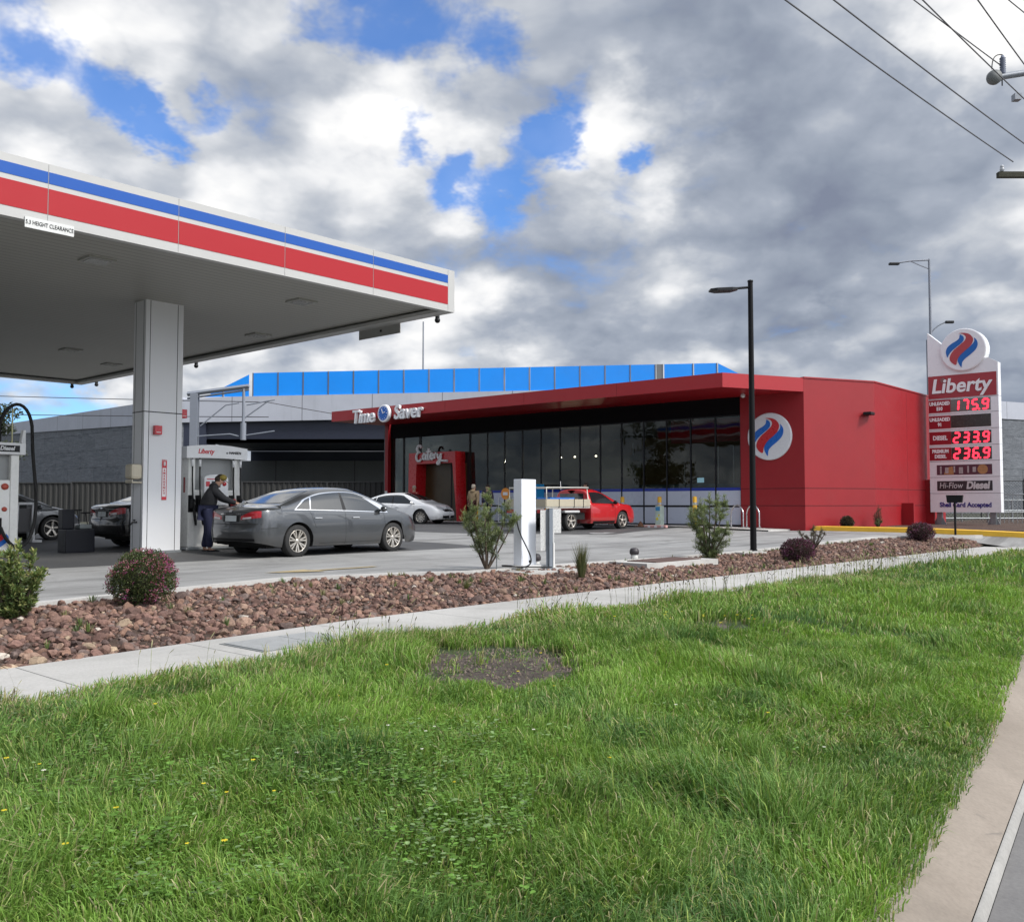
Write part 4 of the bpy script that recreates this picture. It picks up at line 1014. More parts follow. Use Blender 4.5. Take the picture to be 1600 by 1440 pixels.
# street lights at the right
o = P3('street_light', 'tall thin grey street light with long arm reaching left, behind the price pylon', 'street light', 22.85, 50, 0, group='grey street lights behind the pylon')
q = MB(); q.tube([(0, 0, .4), (0, 0, 14.95)], .12, 10, r2=.06); q.build('pole', mg_, o)
q = MB(); q.tube([(0, 0, 14.9), (-1.0, 0, 14.85), (-1.7, 0, 14.75)], .045, 6); q.tube([(0, 0, 14.4), (-.5, 0, 14.6), (-1.0, 0, 14.83)], .03, 5); q.build('arm', mg_, o)
q = MB(); q.rbox((-2.2, -.12, 14.62), (-1.65, .12, 14.75), .04); q.build('lamp_head', DARK, o)
o = P3('street_light', 'short curved grey street light arm just above the pylon top', 'street light', 22.95, 50.6, 0, group='grey street lights behind the pylon')
q = MB(); q.tube([(0, 0, .4), (0, 0, 10.6)], .09, 8); q.build('pole', mg_, o)
q = MB(); q.tube(bez([(0, 0, 10.5), (.1, 0, 11.1), (.6, 0, 11.5), (1.1, 0, 11.6)], 8), .04, 5); q.build('arm', mg_, o)
q = MB(); q.rbox((1.0, -.1, 11.52), (1.45, .1, 11.66), .03); q.build('lamp_head', DARK, o)

# chain-wire fence and gate at the right
def chain(name, label, x0, x1, y, zt, barb=False, kindcat='fence', z0=.5):
    o = P3(name, label, kindcat, x0, y, 0)
    q = MB(); L_ = x1 - x0
    for xx in np.arange(0, L_ + .01, 2.4): q.tube([(xx, 0, z0), (xx, 0, zt)], .035, 6)
    q.tube([(0, 0, zt), (L_, 0, zt)], .025, 6); q.tube([(0, 0, z0 + .12), (L_, 0, z0 + .12)], .02, 6); q.build('frame', GALV if not barb else DARK, o)
    q = MB(); s = .16
    for k in range(int(-(zt - z0) / s), int(L_ / s)):
        for d in (1, -1):
            a = Vector((k * s, 0, z0 if d > 0 else zt)); h = zt - z0; c = a + Vector((h, 0, h * d))
            t0 = max(0, -a.x / h); t1 = min(1, (L_ - a.x) / h)
            if t1 > t0: q.tube([a.lerp(c, t0), a.lerp(c, t1)], .005, 3, cap=False)
    q.build('mesh', DARK, o)
    if barb:
        for xx in np.arange(0, L_, 2.4):
            q = MB(); q.tube([(xx, 0, zt), (xx + .0, -.35, zt + .35)], .03, 5); q.build('barb_arm', DARK, o)
        for k in range(3):
            q = MB(); q.tube([(0, -.1 - .1 * k, zt + .1 + .1 * k), (L_, -.1 - .1 * k, zt + .1 + .1 * k)], .008, 4); q.build('barbed_wire', DARK, o)
    return o
chain('security_fence', 'dark chain-wire security fence with barbed top at the right edge', 24.0, 36.0, 52.0, 2.85, True)
chain('low_fence', 'galvanised low mesh fence behind the pylon feet', 19.0, 31.0, 44.0, 1.75)
o = P3('access_gate', 'galvanised tube gate with vertical bars at the far right edge', 'gate', 21.9, 41.5, 0)
q = MB(); q.tube([(0, 0, .55), (0, 0, 2.0), (2.4, 0, 2.0), (2.4, 0, .55), (0, 0, .55)], .035, 6); q.tube([(0, 0, 1.2), (2.4, 0, 1.2)], .025, 6); q.build('frame', GALV, o)
for k in range(1, 12):
    q = MB(); q.tube([(k * .2, 0, .55), (k * .2, 0, 2.0)], .012, 5); q.build('bar', GALV, o)
o = P3('prohibition_sign', 'small white prohibition sign on the fence just right of the pylon', 'sign', 21.35, 41.2, 0)
q = MB(); q.tube([(0, .03, .5), (0, .03, 2.0)], .025, 6); q.build('post', GALV, o)
q = MB(); q.span((-.20, 0, 1.42), (.20, .012, 1.95)); pl = q.build('plate', WHITE, o)
q = MB(); q.lathe([(.10, -.004), (.14, -.004), (.14, 0)], (0, 0, 1.70), 1, 20, smooth=False); q.tube([(-.08, -.003, 1.78), (.08, -.003, 1.62)], .012, 4); q.build('ring', RED, pl)
# crash rails under the pylon
o = P3('guard_rail', 'low galvanised two-rail barrier behind the pylon feet', 'barrier', 17.5, 42.5, 0)
q = MB(); q.tube([(0, 0, 1.25), (9, 0, 1.25)], .05, 6); q.tube([(0, 0, .9), (9, 0, .9)], .05, 6); q.build('rail', GALV, o)
for k in range(5):
    q = MB(); q.tube([(k * 2.2, .06, .4), (k * 2.2, .06, 1.35)], .05, 6); q.build('post', GALV, o)

# ---------------------------------------------------------------- forecourt light pole (black)
o = thing('light_pole', 'tall black forecourt light pole with flat lamp head, in the garden bed', 'street light', 19.6, 9.98, .42)
q = MB(); q.tube([(0, 0, 0), (0, 0, 6.32)], .075, 14, r2=.058); q.build('pole', plain('pole_black', (.004, .004, .005), .5, spec=.2), o)
q = MB(); q.lathe([(.0, 6.32), (.065, 6.32), (.065, 6.36), (0, 6.38)], (0, 0, 0), 2, 12); q.build('pole_cap', DARK, o)
q = MB(); q.span((-.05, -.16, 0), (.05, -.07, .02)); q.lathe([(0, .0), (.16, .0), (.16, .03), (.09, .04), (.09, .12)], (0, 0, 0), 2, 12); q.build('base', DARK, o)
q = MB(); a = R(131.6)   # the arm points to the left of the view
dv = Vector((math.cos(a), math.sin(a), 0)); nv = Vector((-dv.y, dv.x, 0))
q.tube([Vector((0, 0, 6.20)), dv * .35 + Vector((0, 0, 6.17))], .03, 8)
P = []
for s_, w_, th in ((.30, .07, .05), (.45, .15, .07), (.80, .17, .06), (.95, .12, .035)):
    P.append([dv * s_ + nv * w_ + Vector((0, 0, 6.20 - s_ * .06)), dv * s_ - nv * w_ + Vector((0, 0, 6.20 - s_ * .06)), dv * s_ - nv * w_ + Vector((0, 0, 6.20 - s_ * .06 - th)), dv * s_ + nv * w_ + Vector((0, 0, 6.20 - s_ * .06 - th))])
vs = [v_ for r_ in P for v_ in r_]
q.add(vs, [(i * 4 + k, i * 4 + (k + 1) % 4, (i + 1) * 4 + (k + 1) % 4, (i + 1) * 4 + k) for i in range(3) for k in range(4)] + [(0, 1, 2, 3), (12, 13, 14, 15)])
q.build('lamp_head', DARK, o)

# power pole just outside the right edge, its crossarms and wires reach in
o = P3('power_pole', 'timber power pole with crossarm and insulators reaching in at the top right', 'power pole', 12.6, 20.4, 0)
wood = plain('weathered_timber', (.11, .09, .07), .85, var=.4, scale=5)
q = MB(); q.tube([(0, 0, 0), (0, 0, 13.0)], .17, 12, r2=.12); q.build('pole', wood, o)
q = MB(); q.span((-1.72, -.10, 8.88), (1.7, .02, 9.0)); q.build('crossarm', plain('dark_timber', (.045, .045, .03), .9, var=.4, scale=5), o)
for xx in (-1.62, -.7, .7, 1.6):
    q = MB(); q.lathe([(.02, 9.0), (.035, 9.02), (.05, 9.05), (.05, 9.08), (.03, 9.10), (.045, 9.12), (.03, 9.16), (0, 9.17)], (xx, -.04, 0), 2, 10); q.build('insulator', plain('porcelain', (.45, .47, .5), .25), o)
q = MB(); q.tube([(-1.65, -.1, 11.15), (0, -.1, 11.42)], .07, 10); q.tube([(-1.65, -.1, 11.15), (-1.72, -.1, 11.13)], .10, 10); q.build('bracket_arm', plain('arm_grey', (.25, .27, .30), .4, metal=.3), o)
q = MB(); q.lathe([(0, 0), (.13, .01), (.16, .08), (.16, .16), (.13, .22), (0, .23)], (0, 0, 0), 1, 16); q.xform(Matrix.Translation((-1.80, -.26, 11.12))); q.build('cable_clamp', plain('clamp_grey', (.16, .17, .17), .6), o)
q = MB(); pr = [(.03, 11.2)]
for k in range(8): pr += [(.07, 11.22 + k * .05), (.045, 11.245 + k * .05)]
pr += [(.03, 11.64), (0, 11.66)]
q.lathe(pr, (-1.58, -.1, 0), 2, 12); q.build('surge_arrester', plain('arrester_grey', (.14, .16, .22), .35), o)
q = MB(); q.tube(bez([(-1.58, -.1, 11.66), (-1.85, -.15, 11.68), (-1.85, -.15, 11.3)], 8), .012, 5); q.tube([(-1.6, -.1, 11.1), (-1.6, -.1, 10.95)], .015, 5); q.build('jumper_wire', DARK, o)
q = MB(); q.span((-1.35, -.16, 10.62), (-1.2, .0, 10.76)); q.build('bracket', plain('arm_grey', (0, 0, 0)), o)
def at(px, py, Y=None, z=None):
    d = pix_dir(px, py)
    s = Y / d.y if Y else (z - 1.6) / d.z
    return Vector((0, 0, 1.6)) + d * s
WG = 'power lines crossing the sky at the top right'
wl = [((1583, 253), (1240, 0), 20.3, 'lowest power line, ending at the insulator on the dark crossarm', None),
      ((1640, 253), (1315, 0), 20.3, 'second power line from the bottom, passing above the crossarm', None),
      ((1563, 102), (1433, -2), 20.3, 'short service line ending at the round grey clamp', None),
      ((1640, 192), (1448, -2), 20.3, 'power line crossing just behind the round grey clamp', None),
      ((1640, 154), (1533, 0), 20.3, 'steep power line right of the round grey clamp', None),
      ((1640, 52), (1580, 0), 20.3, 'steepest power line in the extreme top right corner', None)]
for (ax, ay), (bx, by), Y_, lb, _ in wl:
    A_ = at(ax, ay, Y_); dx, dy = bx - ax, by - ay; k = (-500 - ay) / dy
    d = pix_dir(ax + dx * k, -500); B_ = Vector((0, 0, 1.6)) + d * ((A_.z - 1.6) / d.z)
    wire('power_line', lb, A_, B_, .013, .10, WG, 14)
# ---------------------------------------------------------------- cars (local axes: x forward, y left, z up, origin on the ground under the middle)
def ip(pts, x):
    xs = [p[0] for p in pts]; zs = [p[1] for p in pts]
    return float(np.interp(x, xs, zs))
def sm_profile(pts, n=8):
    """smooth a profile through its points (monotone x)"""
    out = []
    L_ = [Vector(p) for p in pts]; ext = [L_[0] * 2 - L_[1]] + L_ + [L_[-1] * 2 - L_[-2]]
    for i in range(1, len(ext) - 2):
        p0, p1, p2, p3 = ext[i - 1:i + 3]
        for k in range(n):
            t = k / n; q = .5 * ((2 * p1) + (p2 - p0) * t + (2 * p0 - 5 * p1 + 4 * p2 - p3) * t * t + (3 * p1 - p0 - 3 * p2 + p3) * t ** 3)
            out.append((q.x, q.y))
    out.append(pts[-1])
    for i in range(1, len(out)):
        if out[i][0] <= out[i - 1][0]: out[i] = (out[i - 1][0] + 1e-4, out[i][1])
    return out
class CarShape:
    def __init__(s, W, xr, xf, top, belt, sill, wheels, ra, rearR=.55, frontR=.8, rearprof=None, frontprof=None, tumble=.40, nexp=3.0):
        s.W = W; s.xr = xr; s.xf = xf; s.top = sm_profile(top); s.belt = belt; s.sill = sill; s.wheels = wheels; s.ra = ra
        s.Rr = rearR; s.Rf = frontR; s.rp = rearprof or [(0, .1), (.35, 0), (2, 0)]; s.fp = frontprof or [(0, .12), (.35, 0), (2, 0)]; s.tum = tumble; s.ne = nexp
    def stations(s):
        st = []
        N = 15
        for i in range(N + 1):          # rear end
            ph = (math.pi / 2) * (1 - i / N); st.append((s.xr + s.Rr - s.Rr * math.sin(ph) ** (2 / s.ne), s.W * max(1e-3, math.cos(ph)) ** (2 / s.ne), math.sin(ph) ** 2, 0))
        xs = set(np.round(np.arange(s.xr + s.Rr + .05, s.xf - s.Rf - .02, .055), 3))
        for wx in s.wheels:
            for a in np.linspace(0, math.pi, 15): xs.add(round(wx + s.ra * math.cos(a), 3))
            xs.add(round(wx + s.ra + .006, 3)); xs.add(round(wx - s.ra - .006, 3))
        for x in sorted(xs):
            if s.xr + s.Rr < x < s.xf - s.Rf: st.append((x, s.W, 0, 0))
        for i in range(N + 1):
            ph = (math.pi / 2) * (i / N); st.append((s.xf - s.Rf + s.Rf * math.sin(ph) ** (2 / s.ne), s.W * max(1e-3, math.cos(ph)) ** (2 / s.ne), 0, math.sin(ph) ** 2))
        return st
    def section(s, x, w):
        zt = ip(s.top, x); zb = ip(s.belt, x); z0 = ip(s.sill, x)
        for wx in s.wheels:
            if abs(x - wx) < s.ra: z0 = max(z0, .33 + math.sqrt(s.ra ** 2 - (x - wx) ** 2) * .99)
        cr = .06
        sh = min(zb, zt - cr)
        z0 = min(z0, sh - .03)
        pts = []
        for k in range(11):
            z = z0 + (sh - z0) * k / 10
            y = w * (1 - .035 * max(0, (z - .62) / .35) ** 2 - .07 * max(0, (.42 - z) / .25) ** 1.6)
            if k >= 9: y -= (k - 8) * .006
            pts.append((y, z))
        y0 = pts[-1][0]
        gh = max(0, zt - cr - sh); yr = (y0 - .012) - gh * s.tum
        yr = max(yr, w * .3)
        if gh > .06:
            A = Vector((y0 - .014, sh + .012)); B = Vector((yr, zt - cr))
            r = min(.16, gh * .35)
            dAB = (A - B).normalized()
            pts += [tuple(A.lerp(B + dAB * r, t)) for t in (0, .2, .4, .6, .8, 1)]
            C = Vector((yr - r * 1.3, zt - cr * .35))
            for t in (.25, .5, .75, 1): pts.append(tuple((B + dAB * r).lerp(B, t).lerp(B.lerp(C, t), t)))
        else:
            A = Vector((y0, sh)); C = Vector((y0 - .16 if y0 > .3 else y0 * .6, zt - cr * .35))
            M_ = Vector((y0 - .02, sh + (zt - cr * .5 - sh) * .8 if zt > sh else sh))
            for t in np.linspace(.08, 1, 10): pts.append(tuple(A.lerp(M_, t).lerp(M_.lerp(C, t), t)))
        yc, zc = pts[-1]
        for k in range(1, 8):
            t = k / 7; pts.append((yc * (1 - t), zc + (zt - zc) * (1 - (1 - t) ** 2)))
        return pts
    def mesh(s, mat, parent):
        rows = []
        for x, w, br, bf in s.stations():
            row = []
            for y, z in s.section(x, w):
                xx = x + br * ip(s.rp, z) - bf * ip(s.fp, z)
                row.append((xx, y, z))
            rows.append(row)
        m = len(rows[0]); vs = []; full = []
        for r_ in rows: full.append(r_ + [(x, -y, z) for x, y, z in r_[-2::-1]])
        M2 = len(full[0]); vs = [q for r_ in full for q in r_]
        fs = [(i * M2 + k, (i + 1) * M2 + k, (i + 1) * M2 + k + 1, i * M2 + k + 1) for i in range(len(full) - 1) for k in range(M2 - 1)]
        b = MB(); b.smooth = True; b.add(vs, fs); b.add(full[0], [tuple(range(M2))]); b.add(full[-1], [tuple(range(M2))])
        o = b.build('body', mat, parent)
        bm = bmesh.new(); bm.from_mesh(o.data); bmesh.ops.remove_doubles(bm, verts=bm.verts, dist=.0008); bmesh.ops.dissolve_degenerate(bm, dist=.0004, edges=bm.edges)
        bmesh.ops.recalc_face_normals(bm, faces=bm.faces); bm.to_mesh(o.data)
        s.bvh = BVHTree.FromBMesh(bm); bm.free()
        return o
    def decal(s, name, fn, mat, parent, axis, ns=10, nt=4, off=.005, mirror=True, b=None, inward=None):
        """fn(s,t)->two coordinates; axis 'y' (side: x,z), 'z' (above: x,y), 'r' (rear: y,z), 'f' (front: y,z)"""
        own = b is None
        if own: b = MB()
        for sg in ((1, -1) if mirror else (1,)):
            vs = []; ok = True
            for i in range(ns + 1):
                for j in range(nt + 1):
                    p = fn(i / ns, j / nt)
                    if axis == 'y': o_, d = Vector((p[0], 3 * sg, p[1])), Vector((0, -sg, 0))
                    elif axis == 'z': o_, d = Vector((p[0], p[1] * sg, 4)), Vector((0, 0, -1))
                    elif axis == 'r': o_, d = Vector((-6, p[0] * sg, p[1])), Vector((1, 0, 0))
                    elif axis == 'f': o_, d = Vector((6, p[0] * sg, p[1])), Vector((-1, 0, 0))
                    elif axis == 'rc': o_, d = Vector((-6, (p[0] + .56 + .7 * (6 + s.xr)) * sg, p[1])), Vector((1, -.7 * sg, 0)).normalized()
                    else: o_, d = Vector((6, (p[0] + .56 + .7 * (6 - s.xf)) * sg, p[1])), Vector((-1, -.7 * sg, 0)).normalized()
                    h = s.bvh.ray_cast(o_, d)
                    if h[0] is None: ok = False; q = o_ + d * 3.0 if False else None
                    else:
                        nrm = h[1] if h[1].dot(d) < 0 else -h[1]
                        q = h[0] + nrm * off
                    vs.append(q)
            idx = {}; V_ = []
            for k, q in enumerate(vs):
                if q is not None: idx[k] = len(V_); V_.append(q)
            F = []
            for i in range(ns):
                for j in range(nt):
                    q = (i * (nt + 1) + j, (i + 1) * (nt + 1) + j, (i + 1) * (nt + 1) + j + 1, i * (nt + 1) + j + 1)
                    if all(k in idx for k in q):
                        if (vs[q[0]] - vs[q[2]]).length < .6: F.append(tuple(idx[k] for k in q))
            b.add(V_, F, smooth=True)
            if own and mirror:
                b.build(name, mat, parent); b = MB()
        if own and not mirror: b.build(name, mat, parent)
        return b
def quadf(lo, hi):
    """region between two polylines given as lists of points"""
    def pl(P, s_):
        P = [Vector(p) for p in P]; D_ = [0]
        for i in range(1, len(P)): D_.append(D_[-1] + (P[i] - P[i - 1]).length)
        q = s_ * D_[-1]
        for i in range(1, len(P)):
            if q <= D_[i] + 1e-9: return P[i - 1].lerp(P[i], (q - D_[i - 1]) / max(1e-9, D_[i] - D_[i - 1]))
        return P[-1]
    return lambda s_, t: pl(lo, s_).lerp(pl(hi, s_), t)
RIM = plain('alloy_silver', (.62, .58, .52), .3, metal=.8); RIMD = plain('rim_dark', (.03, .03, .03), .6); BRK = plain('brake_steel', (.2, .2, .2), .5, metal=.6)
def wheel(parent, x, y, side, R_=.33, wd=.21, spokes=7, twin=True, rimc=None, rr=.70):
    """side=+1 for left wheels (outer face to +y)"""
    t = bpy.data.objects.new('wheel', None); COL.objects.link(t); t.parent = parent; t.location = (x, y, R_)
    b = MB(); w_ = wd / 2; rb = R_ * rr
    b.lathe([(rb, -w_), (R_ * .93, -w_), (R_ * .985, -w_ * .85), (R_, -w_ * .5), (R_, w_ * .5), (R_ * .985, w_ * .85), (R_ * .93, w_), (rb, w_ * .92), (rb, -w_)], (0, 0, 0), 1, 40)
    tyre = b.build('tyre', RUBBER, t)
    b = MB(); rc = rimc or RIM
    o_ = side * w_
    b.lathe([(rb, o_ * .95), (rb * .985, o_ * 1.02), (rb * .94, o_ * .95), (rb * .92, o_ * .2)], (0, 0, 0), 1, 40)
    hub = rb * .20
    b.lathe([(0, o_ * .86), (hub * .5, o_ * .88), (hub, o_ * .78), (hub, o_ * .3)], (0, 0, 0), 1, 20)
    for k in range(spokes):
        for da in ((-.13, .13) if twin else (0,)):
            a = 2 * math.pi * k / spokes + .2
            p0 = Vector((math.cos(a + da * .3) * hub * .7, 0, math.sin(a + da * .3) * hub * .7)); p1 = Vector((math.cos(a + da * 1.25) * rb * .95, 0, math.sin(a + da * 1.25) * rb * .95))
            tn = Vector((-math.sin(a), 0, math.cos(a))) * (.011 if twin else .022) * (R_ / .33); tn2 = tn * (1.5 if twin else 1.25)
            y0, y1 = o_ * .80, o_ * .93; yb = o_ * .5
            V_ = [p0 - tn + Vector((0, y0, 0)), p0 + tn + Vector((0, y0, 0)), p1 + tn2 + Vector((0, y1, 0)), p1 - tn2 + Vector((0, y1, 0)), p0 - tn + Vector((0, yb, 0)), p0 + tn + Vector((0, yb, 0)), p1 + tn2 + Vector((0, yb, 0)), p1 - tn2 + Vector((0, yb, 0))]
            b.add(V_, [(0, 1, 2, 3), (0, 4, 5, 1), (1, 5, 6, 2), (2, 6, 7, 3), (3, 7, 4, 0)], smooth=False)
    b.build('rim', rc, t)
    b = MB(); b.lathe([(0, o_ * .25), (rb * .93, o_ * .25), (rb * .93, o_ * .15)], (0, 0, 0), 1, 28); b.lathe([(rb * .25, o_ * .35), (rb * .7, o_ * .35)], (0, 0, 0), 1, 24); b.build('brake_disc', RIMD, t)
    return t
def paint(name, col, metal=.5, rough=.28):
    if name in MATS: return MATS[name]
    m, t, b = new_mat(name)
    p = t.node('ShaderNodeTexCoord').outputs['Object']
    c = t.mix(t.noise(p, 1.5, 5, .6), tuple(q * .94 for q in col) + (1,), (*col, 1))
    sp = t.node('ShaderNodeSeparateXYZ', {0: p})      # road grime near the sills
    g = t.math('MULTIPLY', t.mapr(sp.outputs[2], .55, .2, 0, .55), t.mapr(t.noise(p, 5, 6, .7), .3, .7))
    c = t.mix(g, c, (.10, .09, .08, 1))
    t.put(b.inputs['Base Color'], c); b.inputs['Metallic'].default_value = metal; b.inputs['Roughness'].default_value = rough
    b.inputs['Coat Weight'].default_value = 1.0; b.inputs['Coat Roughness'].default_value = .03
    t.put(b.inputs['Normal'], t.node('ShaderNodeBump', {'Height': t.noise(p, 900, 2, .5), 'Strength': .02, 'Distance': .002}).outputs[0])
    MATS[name] = m; return m
TL_R = plain('tail_light_red', (.42, .012, .02), .12, coat=1.0, var=.3, scale=30); TL_W = plain('lamp_clear', (.55, .56, .57), .1, coat=1.0, var=.2, scale=30)
PLATE = plain('number_plate', (.50, .54, .55), .4); SEAM = plain('panel_gap', (.008, .008, .009), .6)
PLATETXT = plain('plate_blue', (.02, .06, .25), .5)
def sedan(name, label, u, v, z, head, pcol, L_=4.94, Hh=1.475, W=.923, wb=2.80, wx=(-1.42, 1.38), wr=.335, spokes=7, twin=True, glass=None, cat='car', group='cars at the petrol station', chrome=True, tails=True):
    """head: heading in the u/v frame, radians from +u"""
    o = thing(name, label, cat, u, v, z, head, group)
    k = Hh / 1.475; h2 = L_ / 2; s_ = L_ / 4.94
    X = lambda x: x * s_
    top = [(-h2 - .05, .93 * k), (X(-2.40), .985 * k), (X(-2.25), 1.035 * k), (X(-2.0), 1.065 * k), (X(-1.78), 1.09 * k), (X(-1.45), 1.20 * k), (X(-1.05), 1.345 * k), (X(-.70), 1.43 * k), (X(-.25), 1.47 * k), (X(.15), 1.468 * k), (X(.45), 1.425 * k), (X(.80), 1.30 * k), (X(1.15), 1.145 * k), (X(1.38), 1.035 * k), (X(1.6), .985 * k), (X(1.95), .90 * k), (X(2.2), .80 * k), (X(2.38), .68 * k), (h2 + .05, .58 * k)]
    belt = [(-h2, .93 * k), (X(-2.2), .965 * k), (X(-1.3), .955 * k), (X(0), .925 * k), (X(1.2), .885 * k), (X(1.7), .87), (h2, .62)]
    sill = [(-h2, .34), (X(-2.1), .26), (X(-1.9), .22), (X(1.9), .20), (h2, .24)]
    sh = CarShape(W, -h2, h2, top, belt, sill, wx, wr + .065, rearR=.50, frontR=.85,
                  rearprof=[(.2, .14), (.30, .05), (.50, 0), (.60, .0), (.66, .025), (.72, .05), (.85, .06), (.97, .035), (1.02, .10)],
                  frontprof=[(.15, .10), (.3, .0), (.5, -.02), (.60, .04), (.7, .14), (.8, .25)])
    body = sh.mesh(pcol, o)
    G = glass or GLASSD
    # side windows between sill line and roof line
    def lowz(x): return ip(belt, x) + .035
    def upz(x): return ip(sh.top, x) - .125 * k
    def win(x0l, x1l, x0u, x1u, nm='side_window'):
        lo = [(x, lowz(x)) for x in np.linspace(x0l, x1l, 6)]; hi = [(x, min(upz(x), 9)) for x in np.linspace(x0u, x1u, 6)]
        sh.decal(nm, quadf(lo, hi), G, o, 'y', 12, 6, .006)
    frame_lo = [(x, lowz(x) - .018) for x in np.linspace(X(-1.50), X(1.22), 14)]; frame_hi = [(x, max(upz(x) + .022, lowz(x))) for x in np.linspace(X(-1.22), X(1.08), 14)]
    if chrome: sh.decal('window_trim', quadf(frame_lo, frame_hi), CHROME, o, 'y', 40, 6, .003)
    win(X(-1.46), X(-1.08), X(-1.16), X(-1.02), 'quarter_window'); win(X(-1.05), X(-.16), X(-.97), X(-.16)); win(X(-.06), X(1.10), X(-.10), X(.42), 'side_window')
    sh.decal('pillar', quadf([(X(-.16), lowz(0)), (X(-.06), lowz(0))], [(X(-.16), upz(X(-.16))), (X(-.10), upz(X(-.10)))]), SEAM, o, 'y', 2, 6, .0045)
    # windscreens
    def ws(xa, xb, name_, ya=.62, yb=.52):
        sh.decal(name_, lambda a, t: (xa + (xb - xa) * t + .10 * ((2 * a - 1) ** 2) * (-1 if xa > xb else 1) * (1 - .3 * t) * (1 if True else 0), (2 * a - 1) * (ya + (yb - ya) * t) * (W / .923)), G, o, 'z', 16, 10, .006, mirror=False)
    ws(X(1.24), X(.42), 'windscreen', .70, .55); ws(X(-1.72), X(-.92), 'rear_window', .62, .53)
    # seams
    b = MB()
    def vline(x0, z0, x1, z1, b_=b, wdt=.008): sh.decal('', lambda s1, t: (x0 + (x1 - x0) * t + (s1 - .5) * wdt, z0 + (z1 - z0) * t), None, None, 'y', 1, 14, .002, True, b_)
    def hline(x0, z0, x1, z1, b_=b, wdt=.008): sh.decal('', lambda s1, t: (x0 + (x1 - x0) * s1, z0 + (z1 - z0) * s1 + (t - .5) * wdt), None, None, 'y', 24, 1, .002, True, b_)
    vline(X(-.11), .24, X(-.11), lowz(0)); vline(X(1.13), .30, X(1.06), lowz(1.0)); vline(X(-.95), .60, X(-1.12), lowz(-1.1)); hline(X(-.85), .27, X(1.12), .27)
    hline(X(-2.3), .60, X(-1.95), .62)
    b.build('door_seam', SEAM, o)
    b = MB(); hline(X(-1.9), .80 * k, X(1.6), .72 * k, b, .012); b.build('crease_line', pcol, o)
    for xh in (X(-.90), X(.18)):
        for sg in (1, -1):
            h = sh.bvh.ray_cast(Vector((xh, 3 * sg, .80 * k)), Vector((0, -sg, 0)))
            if h[0]:
                yy = h[0].y; q = MB(); q.rbox((xh - .10, min(yy - .01 * sg, yy + .035 * sg), .79 * k), (xh + .10, max(yy - .01 * sg, yy + .035 * sg), .815 * k), .01); q.build('door_handle', CHROME if chrome else pcol, o)
    for sg in (1, -1):      # mirrors
        q = MB(); q.ball((X(.98), sg * (W + .06), .985 * k), .085, 8, (.75, 1.15, .80)); q.tube([(X(.98), sg * (W - .12), .95 * k), (X(.98), sg * (W + .02), .965 * k)], .025, 6); q.build('wing_mirror', pcol if pcol.name != 'paint_white' else pcol, o)
    # lamps, plate, bumpers
    if tails:
        sh.decal('tail_light', quadf([(W * .42, .80 * k), (W * .80, .775 * k), (W * 1.6, .80 * k)], [(W * .38, .87 * k), (W * .80, .915 * k), (W * 1.6, .90 * k)]) if False else (lambda a, t: (-.20 + .58 * a, (.775 + .05 * a) * k + t * (.075 + .065 * math.sin(a * 2.2)) * k)), TL_R, o, 'rc', 14, 5, .007)
        sh.decal('reverse_light', lambda a, t: (-.14 + .26 * a, .787 * k + .02 * a + t * .030), TL_W, o, 'rc', 6, 2, .011)
    # number plate recess
    sh.decal('plate_recess', lambda a, t: ((2 * a - 1) * .27, .735 * k + t * .15), SEAM, o, 'r', 8, 4, .003, mirror=False)
    sh.decal('boot_trim', lambda a, t: ((2 * a - 1) * .33, .882 * k + t * .024), CHROME if chrome else pcol, o, 'r', 8, 1, .012, mirror=False)
    sh.decal('number_plate', lambda a, t: ((2 * a - 1) * .185, .745 * k + t * .12), PLATE, o, 'r', 6, 3, .012, mirror=False)
    sh.decal('boot_badge', lambda a, t: ((2 * a - 1) * .045, .925 * k + t * .055), CHROME, o, 'r', 3, 3, .010, mirror=False)
    b = MB(); sh.decal('', lambda a, t: ((2 * a - 1) * .82, .685 * k + t * .012), None, None, 'r', 20, 1, .003, False, b); b.build('boot_seam', SEAM, o)
    sh.decal('lower_bumper', lambda a, t: ((2 * a - 1) * .70, .29 + t * .11), BLACK, o, 'r', 16, 2, .004, mirror=False)
    sh.decal('headlight', lambda a, t: (-.28 + .60 * a, .655 * k + .07 * a + t * (.07 + .07 * math.sin(a * 2.4))), TL_W, o, 'fc', 12, 4, .008)
    sh.decal('grille', lambda a, t: ((2 * a - 1) * .40, .58 * k + t * .12), BLACK, o, 'f', 12, 3, .006, mirror=False)
    sh.decal('air_intake', lambda a, t: ((2 * a - 1) * .55, .28 * k + t * .12), BLACK, o, 'f', 12, 3, .006, mirror=False)
    # underside and wheel wells
    b = MB(); b.span((-h2 + .45, -(W - .30), .19), (h2 - .50, W - .30, .62)); b.span((-h2 + .25, -(W - .18), .26), (wx[0] - .38, W - .18, .55)); b.span((wx[0] + .42, -(W - .12), .2), (wx[1] - .42, W - .12, .5)); b.build('underbody', plain('underbody_black', (.008, .008, .008), .9), o)
    b = MB()
    for xw in wx:
        for sg in (1, -1):
            n = 16; ra_ = wr + .062; V_ = []
            for i in range(n + 1):
                a = math.pi * i / n
                for yy in (W - .36, W - .02): V_.append((xw + ra_ * math.cos(a), sg * yy, .33 + ra_ * math.sin(a)))
            b.add(V_, [(2 * i, 2 * i + 1, 2 * i + 3, 2 * i + 2) for i in range(n)], smooth=True)
    b.build('wheel_arch', plain('underbody_black', (0, 0, 0)), o)
    for xw in wx:
        for sg in (1, -1): wheel(o, xw, sg * (W - .125), sg, wr, .215, spokes, twin)
    return o, sh
HX = R(0)
